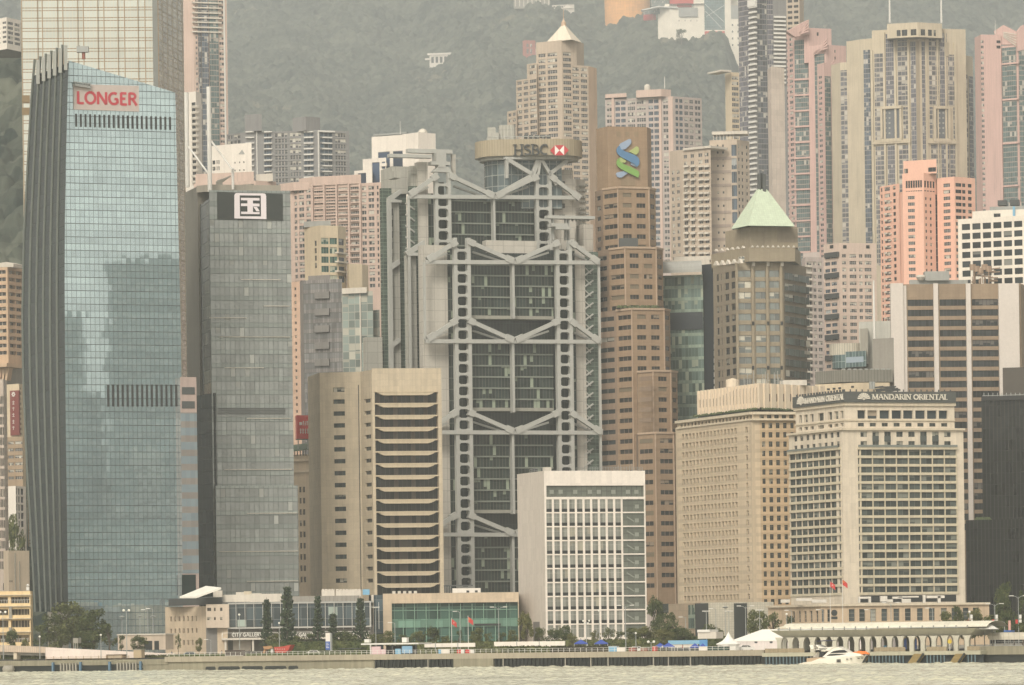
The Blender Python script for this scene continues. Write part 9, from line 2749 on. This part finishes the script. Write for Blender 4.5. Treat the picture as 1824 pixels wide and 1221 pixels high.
# ---------------------------------------------------------------- a few people on the promenade
def body(seed):
    me = bpy.data.meshes.new('person'); r_ = random.Random(seed); st = r_.uniform(.1, .28)
    V = [(0, 0, .95), (0, 0, 1.2), (0, 0, 1.42), (0, 0, 1.52), (0, -.02, 1.66), (-.19, 0, 1.40), (-.25, .04, 1.12), (-.24, -.1, .88), (.19, 0, 1.40), (.25, -.04, 1.12), (.24, .08, .88),
         (-.1, 0, .9), (-.1 - .02, -st * .5, .5), (-.11, -st * .2, .07), (-.11, -st * .2 - .14, .04), (.1, 0, .9), (.11, st * .4, .5), (.11, st, .09), (.11, st - .14, .04)]
    E = [(0, 1), (1, 2), (2, 3), (3, 4), (2, 5), (5, 6), (6, 7), (2, 8), (8, 9), (9, 10), (0, 11), (11, 12), (12, 13), (13, 14), (0, 15), (15, 16), (16, 17), (17, 18)]
    RD = [.15, .15, .14, .06, .105, .07, .05, .035, .07, .05, .035, .1, .075, .05, .035, .1, .075, .05, .035]
    me.from_pydata(V, E, []); o = bpy.data.objects.new('person', me); COL.objects.link(o)
    md = o.modifiers.new('s', 'SKIN'); o.modifiers.new('d', 'SUBSURF').levels = 1
    for i, x in enumerate(me.skin_vertices[0].data): x.radius = (RD[i], RD[i] * .8); x.use_root = i == 0
    dg = bpy.context.evaluated_depsgraph_get(); m2 = bpy.data.meshes.new_from_object(o.evaluated_get(dg))
    bpy.data.objects.remove(o)
    return m2
SKIN = flat('skin', (0.45, 0.28, 0.20))
for k, (u, bk_, top, bot, lb) in enumerate(((444, 6, (0.04, 0.04, 0.05), (0.03, 0.03, 0.04), 'person in dark clothes standing in the grass before the gallery ground floor'), (395, 8, (0.35, 0.36, 0.40), (0.05, 0.06, 0.10), 'person in a grey top walking left of the slate panel'),
                                           (306, 10, (0.08, 0.09, 0.12), (0.02, 0.02, 0.02), 'person in a navy top near the gallery side wall'), (1180, 3, (0.60, 0.58, 0.52), (0.06, 0.06, 0.08), 'person in a white top by the paired blue tents'),
                                           (1216, 3, (0.30, 0.08, 0.07), (0.04, 0.04, 0.06), 'person in a dark red top before the banner board'), (1425, 1, (0.05, 0.05, 0.06), (0.05, 0.05, 0.06), 'person in black on the pier behind the yacht stern'))):
    me = body(k); me.materials.append(flat('top_cloth', top, .9)); me.materials.append(flat('trouser_cloth', bot, .9)); me.materials.append(SKIN)
    for pg in me.polygons: z = pg.center.z; pg.material_index = 1 if z < .95 else (2 if z > 1.50 or (abs(pg.center.x) > .2 and z < 1.0) else 0); pg.use_smooth = True
    o = bpy.data.objects.new('person', me); COL.objects.link(o); o.location = quay_pt(u, bk_, ZG); o.rotation_euler = (0, 0, k * 1.3)
    tag(o, lb, 'person')
    h_ = MB(flat('dark_hair', (0.015, 0.012, 0.01))); h_.lathe((0, .015, 1.62), [(.11, 0), (.12, .06), (.09, .13), (0, .16)], 10)
    hr = bpy.data.objects.new('hair', h_.mesh('hair')); COL.objects.link(hr); hr.parent = o
for u, bk_, m, lb in ((560, 34, 'white_metal', 'white car on the road behind the kiosk shelter grass'), (898, 32, 'red_paint', 'red car on the road before the corner of the green glass hall'), (1135, 30, 'white_metal', 'white car on the road behind the rust brown planter'),
                      (1205, 36, 'dark_steel', 'dark car on the road behind the blue banner board'), (1222, 36, 'white_metal', 'white car behind the blue banner board')):
    car(u, bk_, bpy.data.materials[m], lb)
